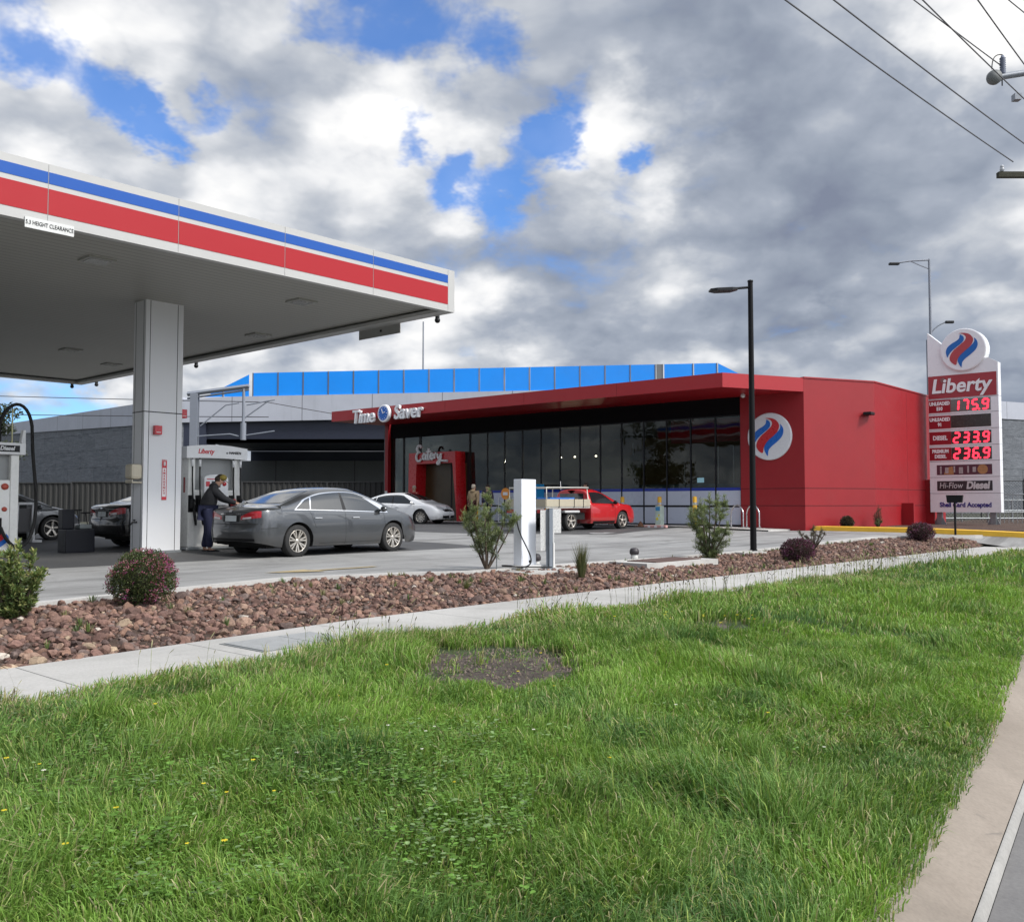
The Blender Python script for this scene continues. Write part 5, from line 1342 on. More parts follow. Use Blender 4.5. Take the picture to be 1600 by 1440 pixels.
sedan('parked_car', 'dark grey metallic sedan refuelling beside the pump, nearest car', 12.76, 17.08, .485, R(4.5), paint('paint_grey', (.105, .110, .116), .75, .28))
sedan('parked_car', 'black sedan seen from behind, half hidden by the canopy column', 12.1, 21.6, .55, R(3), paint('paint_black', (.006, .006, .008), .2, .25), L_=4.75, Hh=1.46, W=.90, wx=(-1.36, 1.33), spokes=5, twin=False, chrome=True)
sedan('parked_car', 'white sedan standing in front of the shop entrance', 28.85, 32.35, .645, R(-72), paint('paint_white', (.80, .81, .82), .0, .3), L_=4.82, Hh=1.46, W=.91, wx=(-1.40, 1.37), wr=.325, spokes=10, twin=False, chrome=False)
sedan('parked_car', 'silver sedan with bronze five-spoke wheels far left behind the pumps', 9.6, 28.0, .555, R(3), paint('paint_silver_dark', (.12, .125, .13), .6, .3), L_=4.7, Hh=1.40, W=.90, wx=(-1.36, 1.33), spokes=5, twin=False, chrome=False)

# ---------------------------------------------------------------- red utility with alloy tray
def ute(u, v, z, head):
    o = thing('utility_vehicle', 'red pickup with aluminium tray and roof rack parked facing the shop', 'pickup', u, v, z, head, 'cars at the petrol station')
    pc = paint('paint_red', (.46, .010, .014), .1, .3)
    W = .89; xf = 2.45; xr = -.42; wx = (-1.46, 1.48); wr = .325
    top = [(xr - .05, 1.40), (-.30, 1.455), (-.05, 1.475), (.25, 1.465), (.50, 1.40), (.85, 1.24), (1.15, 1.08), (1.32, 1.0), (1.6, .965), (2.0, .90), (2.28, .78), (2.5, .62)]
    belt = [(xr, .93), (0, .92), (1.2, .89), (1.7, .86), (2.5, .62)]
    sill = [(xr, .24), (1.9, .22), (2.5, .26)]
    sh = CarShape(W, xr, xf, top, belt, sill, (1.48,), wr + .06, rearR=.08, frontR=.75, rearprof=[(0, 0), (2, 0)], frontprof=[(.15, .10), (.3, .0), (.5, -.02), (.62, .05), (.75, .15)], nexp=4)
    sh.mesh(pc, o)
    lowz = lambda x: ip(belt, x) + .03
    sh.decal('side_window', quadf([(x, lowz(x)) for x in np.linspace(-.28, 1.10, 6)], [(x, ip(sh.top, x) - .13) for x in np.linspace(-.28, .50, 6)]), GLASSD, o, 'y', 12, 6, .006)
    sh.decal('windscreen', lambda a, t: (1.22 + (.48 - 1.22) * t - .1 * (2 * a - 1) ** 2, (2 * a - 1) * (.68 - .14 * t)), GLASSD, o, 'z', 16, 8, .006, mirror=False)
    sh.decal('rear_window', lambda a, t: ((2 * a - 1) * .55, 1.02 + t * .28), GLASSD, o, 'r', 8, 4, .006, mirror=False)
    b = MB()
    for x0, x1 in ((1.02, 1.0), (-.34, -.34)): sh.decal('', lambda s1, t: (x0 + (x1 - x0) * t + (s1 - .5) * .009, .28 + .62 * t), None, None, 'y', 1, 12, .002, True, b)
    b.build('door_seam', SEAM, o)
    sh.decal('headlight', lambda a, t: (-.28 + .55 * a, .64 + .05 * a + t * .12), TL_W, o, 'fc', 10, 4, .008)
    sh.decal('lower_trim', quadf([(-.40, .24), (1.0, .24)], [(-.40, .32), (1.0, .32)]), BLACK, o, 'y', 10, 1, .004)
    for sg in (1, -1):
        q = MB(); q.ball((.92, sg * (W + .07), .98), .085, 8, (.75, 1.15, .85)); q.build('wing_mirror', BLACK, o)
        q = MB(); q.rbox((-.18, sg * (W - .03) - .02, .78), (.02, sg * (W - .03) + .02, .81), .01); q.build('door_handle', BLACK, o)
    b = MB(); b.span((-2.8, -.42, .45), (.6, .42, .62)); b.span((-1.2, -.72, .38), (-.55, .72, .62)); b.span((.5, -.6, .2), (2.0, .6, .6)); b.span((-.4, -.7, .2), (1.0, .7, .5)); b.build('chassis', plain('underbody_black', (0, 0, 0)), o)
    for xw in wx:
        for sg in (1, -1): wheel(o, xw, sg * (W - .12), sg, wr, .21, 5, False)
    AL = plain('tray_aluminium', (.50, .49, .45), .45, metal=.25, var=.1, scale=3, dirt=.3)
    TAN = plain('tray_side_tan', (.42, .38, .29), .6, var=.12, scale=3, dirt=.25)
    b = MB(); b.span((-2.85, -.93, .78), (-.50, .93, .84)); tr_ = b.build('tray_floor', AL, o)
    for sg in (1, -1):
        b = MB(); b.span((-2.85, sg * .93 - .02, .84), (-.52, sg * .93 + .02, 1.09)); b.build('tray_side', TAN, o)
        for x in (-2.2, -1.4, -.9): b = MB(); b.span((x - .015, sg * .952 - .006, .80), (x + .015, sg * .952 + .006, 1.10)); b.build('tie_strap', BLACK, o)
        b = MB(); b.rbox((-1.86, sg * .60 - .0, .62), (-1.06, sg * .60 + sg * .33, .70), .03); b.build('mudguard', plain('mudguard_white', (.5, .5, .5), .5), o)
    b = MB(); b.span((-2.87, -.93, .84), (-2.83, .93, 1.09)); b.build('tailgate', TAN, o)
    b = MB()
    RK = AL
    for x in (-.50,):
        b.tube([(x, -.86, .84), (x - .02, -.80, 1.50), (x - .02, .80, 1.50), (x, .86, .84)], .028, 6)
    
    b.tube([(-2.75, -.86, 1.09), (-2.75, -.86, 1.48), (-.5, -.84, 1.50)], .025, 6); b.tube([(-2.75, .86, 1.09), (-2.75, .86, 1.48), (-.5, .84, 1.50)], .025, 6); b.tube([(-2.75, -.86, 1.48), (-2.75, .86, 1.48)], .025, 6)
    b.build('roof_rack', RK, o)
    b = MB(); b.span((-2.88, .55, .62), (-2.82, .88, .74)); b.build('tail_light', TL_R, o); b = MB(); b.span((-2.88, -.88, .62), (-2.82, -.55, .74)); b.build('tail_light', TL_R, o)
    b = MB(); b.span((-2.875, -.2, .58), (-2.85, .2, .72)); b.build('number_plate', PLATE, o)
    b = MB(); b.tube([(-.30, .60, 1.45), (-.30, .62, 1.75)], .01, 5); b.build('aerial', WHITE, o)
    return o
ute(26.75, 20.5, .65, R(-2))
# cargo on the tray
cu, cv = 26.75, 20.5
def onute(x, y): c, s = math.cos(R(-2)), math.sin(R(-2)); return cu + x * c - y * s, cv + x * s + y * c
a, b_ = onute(-1.45, -.25)
o = thing('carton', 'blue and white printed carton lying on the pickup tray', 'box', a, b_, 1.46 - .0, R(-2)); o.location.z = .65 + .85
q = MB(); q.rbox((-.75, -.30, 0), (.55, .30, .30), .01); q.build('carton_body', plain('carton_blue', (.02, .16, .55), .5), o)
q = MB(); q.span((.25, -.305, .05), (.5, -.30, .25)); q.span((-.4, -.305, .10), (.1, -.30, .20)); q.build('printed_label', OFFW, o)
# ---------------------------------------------------------------- people: one skinned body each, clothes as closed shells over it
def skin_mesh(name, nodes, edges, mat, parent, root=0, sub=2):
    """nodes: list of (x,y,z,radius or (rx,ry))"""
    me = bpy.data.meshes.new(name); me.from_pydata([n[:3] for n in nodes], edges, [])
    ob = bpy.data.objects.new(name, me); COL.objects.link(ob)
    ob.modifiers.new('skin', 'SKIN').use_smooth_shade = True
    for i, n in enumerate(nodes):
        r = n[3]; ob.data.skin_vertices[0].data[i].radius = (r, r) if not isinstance(r, tuple) else r
        ob.data.skin_vertices[0].data[i].use_root = (i == root)
    sb = ob.modifiers.new('sub', 'SUBSURF'); sb.levels = sub; sb.render_levels = sub
    dg = bpy.context.evaluated_depsgraph_get(); dg.update()
    m2 = bpy.data.meshes.new_from_object(ob.evaluated_get(dg)); bpy.data.objects.remove(ob)
    m2.materials.clear(); m2.materials.append(mat)
    for p in m2.polygons: p.use_smooth = True
    o = bpy.data.objects.new(name, m2); COL.objects.link(o); o.parent = parent; return o
SKIN = plain('skin', (.46, .27, .19), .55, var=.1, scale=20)
def person(label, u, v, z, head, J, jacket, trousers, hair, shoes=None, group='people at the petrol station', cap=None, tilt=(0, 0), hood=None, bulk=1.0):
    """J: joints dict in metres, local x = facing direction, y = left"""
    o = thing('person', label, 'person', u, v, z, head, group)
    D_ = dict(pel=(0, 0, .93), ch=(0, 0, 1.28), nk=(0, 0, 1.46), hd=(.02, 0, 1.63),
              hl=(0, .10, .92), kl=(.02, .11, .50), al=(-.02, .11, .09), tl=(.15, .12, .04), hr=(0, -.10, .92), kr=(.02, -.11, .50), ar=(-.02, -.11, .09), tr=(.15, -.12, .04),
              sl=(0, .19, 1.41), el=(-.02, .25, 1.13), wl=(.06, .24, .88), sr=(0, -.19, 1.41), er=(-.02, -.25, 1.13), wr=(.06, -.24, .88))
    D_.update(J); g = lambda k: Vector(D_[k])
    names = ['pel', 'ch', 'nk', 'hd', 'hl', 'kl', 'al', 'tl', 'hr', 'kr', 'ar', 'tr', 'sl', 'el', 'wl', 'sr', 'er', 'wr']
    rad = [(.15, .12), (.15, .12), .058, .085, .085, .058, .042, .035, .085, .058, .042, .035, .055, .042, .028, .055, .042, .028]
    nodes = [(*g(k), r) for k, r in zip(names, rad)]
    hd = g('hd')
    f = Vector((math.cos(tilt[1]) * math.cos(tilt[0]), math.sin(tilt[1]), math.sin(tilt[0]))).normalized()
    nodes += [(*(hd + Vector((0, 0, .06)) - f * .01), .088), (*(hd - Vector((0, 0, .06)) + f * .035), .055)]    # crown, chin
    E_ = [(0, 1), (1, 2), (2, 3), (0, 4), (4, 5), (5, 6), (6, 7), (0, 8), (8, 9), (9, 10), (10, 11), (1, 12), (12, 13), (13, 14), (1, 15), (15, 16), (16, 17), (3, 18), (3, 19)]
    for w_, e_, sgn in ((14, 13, 1), (17, 16, -1)):       # hands: palm, four fingers of different lengths and a thumb from the side
        W_ = Vector(nodes[w_][:3]); d = (W_ - Vector(nodes[e_][:3])).normalized(); side = d.cross(Vector((0, sgn, 0))); side = (side if side.length > .2 else Vector((1, 0, 0))).normalized()
        pn = d.cross(side).normalized()
        pal = len(nodes); nodes.append((*(W_ + d * .07), (.036, .018))); E_.append((w_, pal))
        for k, ln in enumerate((.07, .08, .075, .06)):
            b0 = W_ + d * .085 + side * (.027 - k * .018); a = len(nodes)
            nodes.append((*b0, .0095)); nodes.append((*(b0 + d * ln * .5 + pn * .01 * sgn), .009)); nodes.append((*(b0 + d * ln + pn * .035 * sgn), .0075))
            E_ += [(pal, a), (a, a + 1), (a + 1, a + 2)]
        a = len(nodes); nodes.append((*(W_ + d * .05 + side * .045), .011)); nodes.append((*(W_ + d * .085 + side * .06 + pn * .02 * sgn), .009)); E_ += [(pal, a), (a, a + 1)]
    skin_mesh('body', nodes, E_, SKIN, o, 0, 1)
    # face
    rt = f.cross(Vector((0, 0, 1))).normalized(); upv = rt.cross(f).normalized()
    b = MB()
    for s_ in (-1, 1): b.ball(hd + f * .083 + rt * .032 * s_ + upv * .02, .011, 5)
    b.build('eyes', plain('eye_dark', (.03, .02, .02), .2), o)
    b = MB(); b.ball(hd + f * .098 - upv * .012, .016, 5, (1, .8, 1.5)); 
    for s_ in (-1, 1): b.ball(hd + rt * .088 * s_ - f * .005, .022, 5, (.7, .5, 1.2))
    b.build('nose_and_ears', SKIN, o)
    b = MB(); b.tube([hd + f * .082 - upv * .052 - rt * .022, hd + f * .088 - upv * .054, hd + f * .082 - upv * .052 + rt * .022], .006, 5); b.build('mouth', plain('lips', (.35, .13, .11), .5), o)
    b = MB(); b.ball(hd - f * .018 + upv * .058, .103, 8, (1, .92, .82)); b.ball(hd - f * .045 + upv * .01, .088, 8, (1, .95, 1)); hr = b.build('hair', hair, o)
    if cap:
        b = MB(); b.ball(hd + upv * .07, .107, 8, (1.02, .95, .72)); c0 = hd + upv * .055 + f * .08
        b.add([c0 - rt * .075, c0 + rt * .075, c0 + f * .09 + rt * .05 - upv * .012, c0 + f * .09 - rt * .05 - upv * .012, c0 - rt * .075 - upv * .008, c0 + rt * .075 - upv * .008, c0 + f * .09 + rt * .05 - upv * .02, c0 + f * .09 - rt * .05 - upv * .02], [(0, 1, 2, 3), (7, 6, 5, 4), (0, 4, 5, 1), (1, 5, 6, 2), (2, 6, 7, 3), (3, 7, 4, 0)])
        b.build('cap', cap, o)
    # clothes
    idx = lambda ks: [names.index(k) for k in ks]
    J_ = [(*g('pel') , (.185, .155)), (*g('pel').lerp(g('ch'), .5), (.18, .15)), (*g('ch'), (.195, .155)), (*(g('nk') - Vector((0, 0, .035))), .075), (*g('sl'), .085), (*g('el'), .064), (*g('wl'), .046), (*g('sr'), .085), (*g('er'), .064), (*g('wr'), .046)]
    J_ = [(n_[0], n_[1], n_[2], (n_[3][0] * bulk, n_[3][1] * bulk) if isinstance(n_[3], tuple) else n_[3] * (1 + (bulk - 1) * .7)) for n_ in J_]
    skin_mesh('jacket', J_, [(0, 1), (1, 2), (2, 3), (2, 4), (4, 5), (5, 6), (2, 7), (7, 8), (8, 9)], jacket, o, 0, 2)
    T_ = [(*g('pel'), (.165, .135)), (*g('hl'), .098), (*g('kl'), .078), (*(g('al') + Vector((0, 0, .03))), .066), (*g('hr'), .098), (*g('kr'), .078), (*(g('ar') + Vector((0, 0, .03))), .066)]
    T_ = [(n_[0], n_[1], n_[2], (n_[3][0] * bulk, n_[3][1] * bulk) if isinstance(n_[3], tuple) else n_[3] * (1 + (bulk - 1) * .7)) for n_ in T_]
    skin_mesh('trousers', T_, [(0, 1), (1, 2), (2, 3), (0, 4), (4, 5), (5, 6)], trousers, o, 0, 2)
    for a_, t_ in (('al', 'tl'), ('ar', 'tr')):
        A_, B_ = g(a_), g(t_); b = MB(); dv = (B_ - A_); dv.z = 0; dn = dv.normalized(); m_ = (A_ + B_) / 2
        b.ball((m_.x, m_.y, .045), .05, 6, (1 + abs(dn.x) * 1.9, 1 + abs(dn.y) * 1.9, .9)); b.span((m_.x - .04 - abs(dn.x) * .10, m_.y - .04 - abs(dn.y) * .10, .0), (m_.x + .04 + abs(dn.x) * .10, m_.y + .04 + abs(dn.y) * .10, .022)); b.build('shoe', shoes or BLACK, o)
    if hood: b = MB(); b.ball(g('nk') + Vector((-.05, 0, .0)), .12, 7, (.9, 1.1, .7)); b.build('hood', hood, o)
    return o
FB = plain('jacket_black', (.016, .017, .020), .85, var=.3, scale=12); FT = plain('jacket_tan', (.26, .19, .11), .85, var=.2, scale=12); NV = plain('trousers_navy', (.016, .02, .055), .85, var=.25, scale=12)
MR = plain('trousers_maroon', (.07, .018, .02), .85); HB = plain('hair_dark', (.03, .02, .014), .7); HG = plain('hair_grey', (.35, .30, .24), .7)
# refuelling man: stands between pump and the car's rear quarter, facing the tank, leaning over, right arm reaching down to the filler
person('man in black jacket and navy trousers leaning to refuel the grey sedan', 10.74, 18.50, .50, R(-28),
       dict(pel=(-.02, 0, .95), ch=(.10, 0, 1.30), nk=(.19, -.01, 1.47), hd=(.27, -.02, 1.60), sl=(.10, .20, 1.40), el=(.30, .26, 1.20), wl=(.55, .18, 1.12), sr=(.12, -.20, 1.40), er=(.34, -.24, 1.20), wr=(.60, -.16, 1.10),
            kl=(.03, .10, .50), al=(-.05, .12, .09), tl=(.12, .12, .04), kr=(.06, -.10, .50), ar=(.06, -.11, .09), tr=(.22, -.12, .04)), FB, NV, HB, tilt=(-.5, 0), cap=plain('cap_olive_yellow', (.22, .17, .03), .8, var=.6, scale=30), hood=FB, bulk=1.28)
person('person in tan hooded jacket and dark red trousers walking towards the shop entrance', 28.9, 27.9, .66, R(10),
       dict(kl=(.12, .10, .50), al=(.08, .11, .10), tl=(.24, .11, .05), kr=(-.02, -.10, .50), ar=(-.18, -.11, .12), tr=(-.03, -.11, .05), wl=(.16, .26, .92), wr=(-.10, -.26, .88)), FT, MR, HG, hood=FT, bulk=1.15)
person('person in dark top facing the forecourt beside the entrance portal', 31.3, 29.3, .71, R(200), dict(), plain('top_purple', (.05, .035, .06), .85), NV, HB)
person('person in black top standing behind the red pickup bonnet', 30.9, 23.3, .71, R(150), dict(wl=(.22, .16, 1.08), el=(.04, .26, 1.15)), FB, FB, HB)
person('fair-haired person standing beyond the white sedan roof at the entrance', 31.0, 34.0, .71, R(185), dict(), plain('top_red', (.30, .03, .03), .85), NV, HG)

# ---------------------------------------------------------------- things in front of the shop
def bollard(u, v, label, h=1.15):
    o = thing('bollard', label, 'bollard', u, v, .70, group='yellow bollards along the shop front')
    q = MB(); q.lathe([(0, h + .02), (.07, h + .01), (.085, h - .02), (.085, 0)], (0, 0, 0), 2, 16); q.build('post', YEL, o)
    q = MB(); q.lathe([(.087, h - .22), (.087, h - .32)], (0, 0, 0), 2, 16); q.lathe([(.0, .0), (.15, 0), (.15, .02), (.087, .03)], (0, 0, 0), 2, 16); q.build('band', SILVER, o); return o
bollard(31.6, 21.95, 'yellow bollard just beyond the front of the red pickup'); bollard(31.6, 20.15, 'yellow bollard wrapped with a poster, between pickup and bike rails'); bollard(31.6, 18.55, 'yellow bollard partly hidden by the right pine-like shrub'); bollard(31.6, 30.3, 'yellow bollard left of the portal, above the white sedan bonnet'); bollard(31.6, 26.0, 'yellow bollard seen over the pickup tray')
o = thing('poster_sleeve', 'pale green and yellow poster sleeve round a yellow bollard', 'poster', 31.6, 20.15, .70)
q = MB(); q.rbox((-.14, -.13, .02), (.14, .13, .80), .03); q.build('sleeve', plain('poster_pale', (.50, .60, .52), .5, var=.3, scale=5), o)
q = MB(); q.ball((-.135, .03, .28), .07, 6, (.2, 1, 1)); q.ball((-.135, -.05, .42), .05, 6, (.2, 1, 1)); q.build('lemon_picture', plain('lemon', (.72, .60, .06), .5), o)
q = MB(); q.span((-.147, -.10, .60), (-.14, .10, .76)); q.build('heading', plain('poster_blue', (.05, .25, .5), .5), o)
o = thing('trolley_stand', 'brown and gold wire stand leaning against the yellow bollard by the pickup', 'stand', 31.3, 22.15, .70)
GOLD = plain('gold_bottles', (.42, .30, .07), .4, var=.4, scale=14)
q = MB()
for x in (-.28, 0, .28): q.tube([(0, x, 0), (0, x, .82)], .02, 6)
for z in (.05, .3, .55, .8): q.tube([(0, -.28, z), (0, .28, z)], .015, 6)
q.build('frame', DARK, o)
for k in range(6):
    q = MB(); x = -.22 + (k % 3) * .22; z = .06 + (k // 3) * .40; q.lathe([(0, 0), (.075, 0), (.08, .18), (.05, .24), (.03, .30), (.03, .33), (0, .33)], (.08, x, z), 2, 10); q.build('bottle', GOLD, o)
o = thing('traffic_cone', 'tiny brown rubber cone base on the ground before the glass front', 'cone', 30.9, 20.6, .66)
q = MB(); q.rbox((-.18, -.18, 0), (.18, .18, .04), .01); q.build('base', plain('cone_brown', (.12, .05, .02), .7), o); q = MB(); q.lathe([(.12, .04), (.08, .14), (.03, .22), (0, .23)], (0, 0, 0), 2, 14); q.build('cone', plain('cone_brown', (0, 0, 0)), o)
o = thing('wheel_stop', 'short pink and white striped wheel stop lying before the glass front', 'wheel stop', 30.3, 19.5, .65)
q = MB(); q.rbox((-.08, -.50, 0), (.08, .50, .11), .03); q.build('block', plain('stop_pink', (.55, .32, .30), .6, var=.3, scale=6), o); q = MB()
for k in range(3): q.span((-.082, -.4 + k * .3, .02), (-.08, -.28 + k * .3, .09))
q.build('stripe', WHITE, o)
for u_, v_, lb in ((31.9, 16.9, 'silver hoop bike rail before the shop, the left one'), (31.9, 16.25, 'silver hoop bike rail before the shop, the right one behind the light pole')):
    o = thing('bike_rail', lb, 'bike rack', u_, v_, .70, group='silver hoop bike rails')
    q = MB(); q.tube([(-.40, 0, 0), (-.40, 0, .45)] + [(-.40 * math.cos(a), 0, .45 + .38 * math.sin(a)) for a in np.linspace(.15, math.pi - .15, 12)] + [(.40, 0, .45), (.40, 0, 0)], .025, 8)
    q.xform(Matrix.Rotation(R(62), 4, 'Z')); q.build('hoop', plain('polished_steel', (.62, .63, .65), .25, metal=.8), o)
    q = MB()
    for s_ in (-.4, .4): q.lathe([(0, .0), (.07, 0), (.07, .012), (.025, .015)], (s_, 0, 0), 2, 12)
    q.xform(Matrix.Rotation(R(62), 4, 'Z')); q.build('foot_plate', GALV, o)
# ice freezer, signs, orange drum
o = thing('ice_freezer', 'bright blue ice freezer against the glass front right of the entrance', 'freezer', 32.0, 27.3, .71)
q = MB(); q.rbox((-.35, -.55, 0), (.35, .55, 1.75), .03); q.build('cabinet', plain('freezer_blue', (.01, .22, .50), .35), o)
q = MB(); q.span((-.36, -.46, .35), (-.35, .46, 1.35)); q.build('door', plain('freezer_pale', (.35, .5, .6), .3, var=.4, scale=4), o)
q = MB(); q.tube([(-.38, .4, .7), (-.38, .4, 1.1)], .015, 5); q.build('handle', SILVER, o)
o = thing('gas_cage', 'white and blue gas bottle cage beside the blue freezer', 'cage', 31.9, 28.45, .71)
q = MB()
for y in (-.45, -.15, .15, .45): q.tube([(-.3, y, 0), (-.3, y, 1.2)], .015, 5)
for z in (.03, .4, .8, 1.2): q.tube([(-.3, -.45, z), (-.3, .45, z)], .015, 5); q.tube([(.3, -.45, z), (.3, .45, z)], .015, 5); q.tube([(-.3, -.45, z), (.3, -.45, z)], .015, 5); q.tube([(-.3, .45, z), (.3, .45, z)], .015, 5)
q.build('frame', WHITE, o)
for k in range(6):
    q = MB(); q.lathe([(0, 0), (.11, .01), (.13, .08), (.13, .26), (.09, .33), (.05, .35), (.05, .38), (0, .38)], (-.12, -.29 + (k % 3) * .29, .05 + (k // 3) * .42), 2, 12); q.build('gas_bottle', plain('bottle_grey_blue', (.25, .35, .45), .4), o)
o = thing('notice_board', 'orange round-topped notice on a post in front of the gas cage', 'sign', 31.0, 27.9, .68)
q = MB(); q.tube([(0, 0, 0), (0, 0, 1.3)], .025, 8); q.build('post', GALV, o)
q = MB(); q.lathe([(0, -.03), (.26, -.03), (.26, 0), (0, 0)], (0, 0, 1.35), 0, 20, smooth=False); q.build('plate', plain('sign_orange', (.72, .26, .03), .5), o)
q = MB(); q.span((-.04, -.14, 1.28), (-.03, .14, 1.42)); q.build('symbol', WHITE, o)
o = thing('sandwich_board', 'small orange and white pavement sign left of the white blank pylon', 'sign', 28.5, 23.9, .65)
q = MB(); q.prism([(-.25, 0), (-.22, 0), (.01, .82), (-.03, .82)], 1, -.25, .25); q.prism([(.25, 0), (.22, 0), (-.01, .82), (.03, .82)], 1, -.25, .25); q.build('board', plain('board_white', (.6, .55, .48), .5, var=.2, scale=6), o)
q = MB(); q.prism([(-.255, .05), (-.19, .30), (-.196, .30), (-.262, .05)], 1, -.22, .22); q.build('orange_panel', plain('sign_orange', (0, 0, 0)), o)
o = thing('paper_notice', 'white paper notice on the dark glass right of the portal', 'notice', 32.9, 28.9, 2.05)
q = MB(); q.span((-.012, -.12, 0), (0, .12, .38)); q.build('sheet', WHITE, o)
# ---------------------------------------------------------------- things standing in the garden bed
def hb(u, v): return float(H(u, v))
o = thing('blank_pylon', 'tall plain white box pylon with a black cable, standing in the bed', 'pylon', 12.0, 10.35, hb(12, 10.35) + .02)
q = MB(); q.rbox((-.19, -.08, .06), (.19, .10, 1.52), .008); q.build('cabinet', plain('pylon_box_white', (.74, .77, .82), .35, coat=.2, var=.03), o)
q = MB(); q.rbox((-.30, -.22, 0), (.34, .24, .06), .01); q.build('foot_plate', plain('foot_white', (.55, .55, .54), .6), o)
q = MB(); q.lathe([(0, -.095), (.022, -.095), (.022, -.08)], (.02, 0, .12), 1, 10); q.tube([(-.19, -.02, .88), (-.25, -.02, .88)], .015, 6); q.build('socket', BLACK, o)
q = MB(); q.tube(bez([(-.24, -.02, .88), (-.30, -.06, .75), (-.28, -.1, .45), (-.05, -.22, .32), (-.02, -.26, .06), (-.2, -.3, .07), (-.45, -.3, .05)], 22) + bez([(-.45, -.3, .05), (-.75, -.2, .12), (-.9, -.05, .10), (-.6, .1, .05), (-.35, -.15, .06), (-.1, -.38, .04), (.2, -.42, .03)], 22), .012, 6); q.build('cable', BLACK, o)
o = thing('sign_post', 'galvanised steel post carrying two sheet metal sign backs, right of the blank pylon', 'sign', 12.25, 10.0, hb(12.25, 10.0))
q = MB(); q.span((-.055, -.02, 0), (.045, .02, 1.04)); q.span((-.055, -.02, 0), (-.045, .05, 1.04)); q.span((.035, -.02, 0), (.045, .05, .46)); q.build('post', plain('post_steel', (.22, .25, .29), .45, metal=.5, var=.2, scale=6), o)
q = MB(); q.span((.047, -.028, 0), (.085, .05, .46)); q.build('sleeve', plain('sleeve_white', (.62, .62, .60), .5), o)
mt, t, bs = new_mat('mottled_sheet'); p = t.node('ShaderNodeTexCoord').outputs['Object']
t.put(bs.inputs['Base Color'], t.ramp(t.noise(p, 55, 4, .7), [(.42, (.30, .31, .32)), (.5, (.62, .62, .60)), (.62, (.40, .41, .42))])); bs.inputs['Roughness'].default_value = .4
q = MB(); q.span((-.20, .052, .33), (.17, .058, 1.02)); q.build('sheet', mt, o)
q = MB(); q.span((.14, .062, .62), (.37, .068, 1.04)); q.build('sheet', mt, o)
def vent(u, v, lb):
    o = thing('vent_pipe', lb, 'pipe', u, v, hb(u, v), group='capped pipes in the bed')
    q = MB(); q.lathe([(0, .01), (.075, .01), (.07, .13), (0, .13)], (0, 0, 0), 2, 16); q.build('pipe', plain('pipe_white', (.6, .6, .58), .5, dirt=.3), o)
    q = MB(); q.lathe([(.07, .12), (.095, .13), (.095, .19), (.075, .235), (.03, .25), (0, .25)], (0, 0, 0), 2, 16); q.build('cap', plain('cap_dark', (.035, .03, .035), .5), o)
vent(12.45, 10.5, 'white pipe with dark cap between the blank pylon and the steel post'); vent(15.3, 10.35, 'white pipe with dark cap standing alone further right')
def pad(nm, lb, pts, h=.05, mt=None, z0=None):

    q = MB(); zc = max(hb(a, b) for a, b in pts); c = Vector((sum(p[0] for p in pts) / len(pts), sum(p[1] for p in pts) / len(pts)))
    o = thing(nm, lb, 'slab' if nm == 'concrete_slab' else 'cover', c.x, c.y, zc)
    q.prism([(a - c.x, b - c.y) for a, b in pts], 2, -.06, h); q.build('slab', mt or M_LIP, o)
    return o, c
pad('concrete_slab', 'low concrete slab under the blank pylon', [(11.25, 9.65), (12.65, 9.55), (12.75, 10.65), (11.35, 10.7)], .012)
o, c = pad('inspection_cover', 'rusty steel cover set in a concrete slab in the bed', [(14.0, 9.2), (16.2, 9.0), (16.3, 9.9), (14.1, 10.1)], .05)
q = MB(); q.span((-.8, -.32, .052), (.8, .32, .066)); q.build('lid', plain('rusty_lid', (.09, .05, .04), .7, var=.4, scale=8), o)
pad('concrete_slab', 'small concrete footing slab by the black light pole', [(18.6, 9.7), (19.4, 9.55), (19.5, 9.85), (18.7, 9.98)], .03)
# steel pit lid in the footpath
o = thing('pit_lid', 'grey steel telecom pit lid set flush in the footpath', 'pit lid', 5.30, 7.45, float(hpath(5.3)) + .006)
o.rotation_euler = (0, R(-.4), UROT)
q = MB(); q.span((-.62, -.36, -.02), (.62, .36, .010)); q.build('frame', plain('pit_frame', (.16, .17, .17), .6), o)
q = MB(); q.span((-.585, -.33, .008), (-.005, .33, .016)); q.span((.005, -.33, .008), (.585, .33, .016)); q.build('lid', plain('pit_lid', (.30, .31, .31), .6, var=.2, scale=10, dirt=.3, bump=.4, bscale=120), o)
# little dark sign on a black post near the bed tip
o = thing('small_sign', 'small black box sign on a thin black post before the price pylon', 'sign', 31.4, 9.0, .36)
q = MB(); q.tube([(0, 0, 0), (0, 0, 1.28)], .035, 8); q.build('post', BLACK, o)
q = MB(); q.prism([(-.22, 1.26), (.22, 1.26), (.25, 1.50), (-.25, 1.50)], 0, -.05, .06); q.build('box', BLACK, o)
for u_, v_, lb in ((12.2, 10.75, 'a'),):
    pass
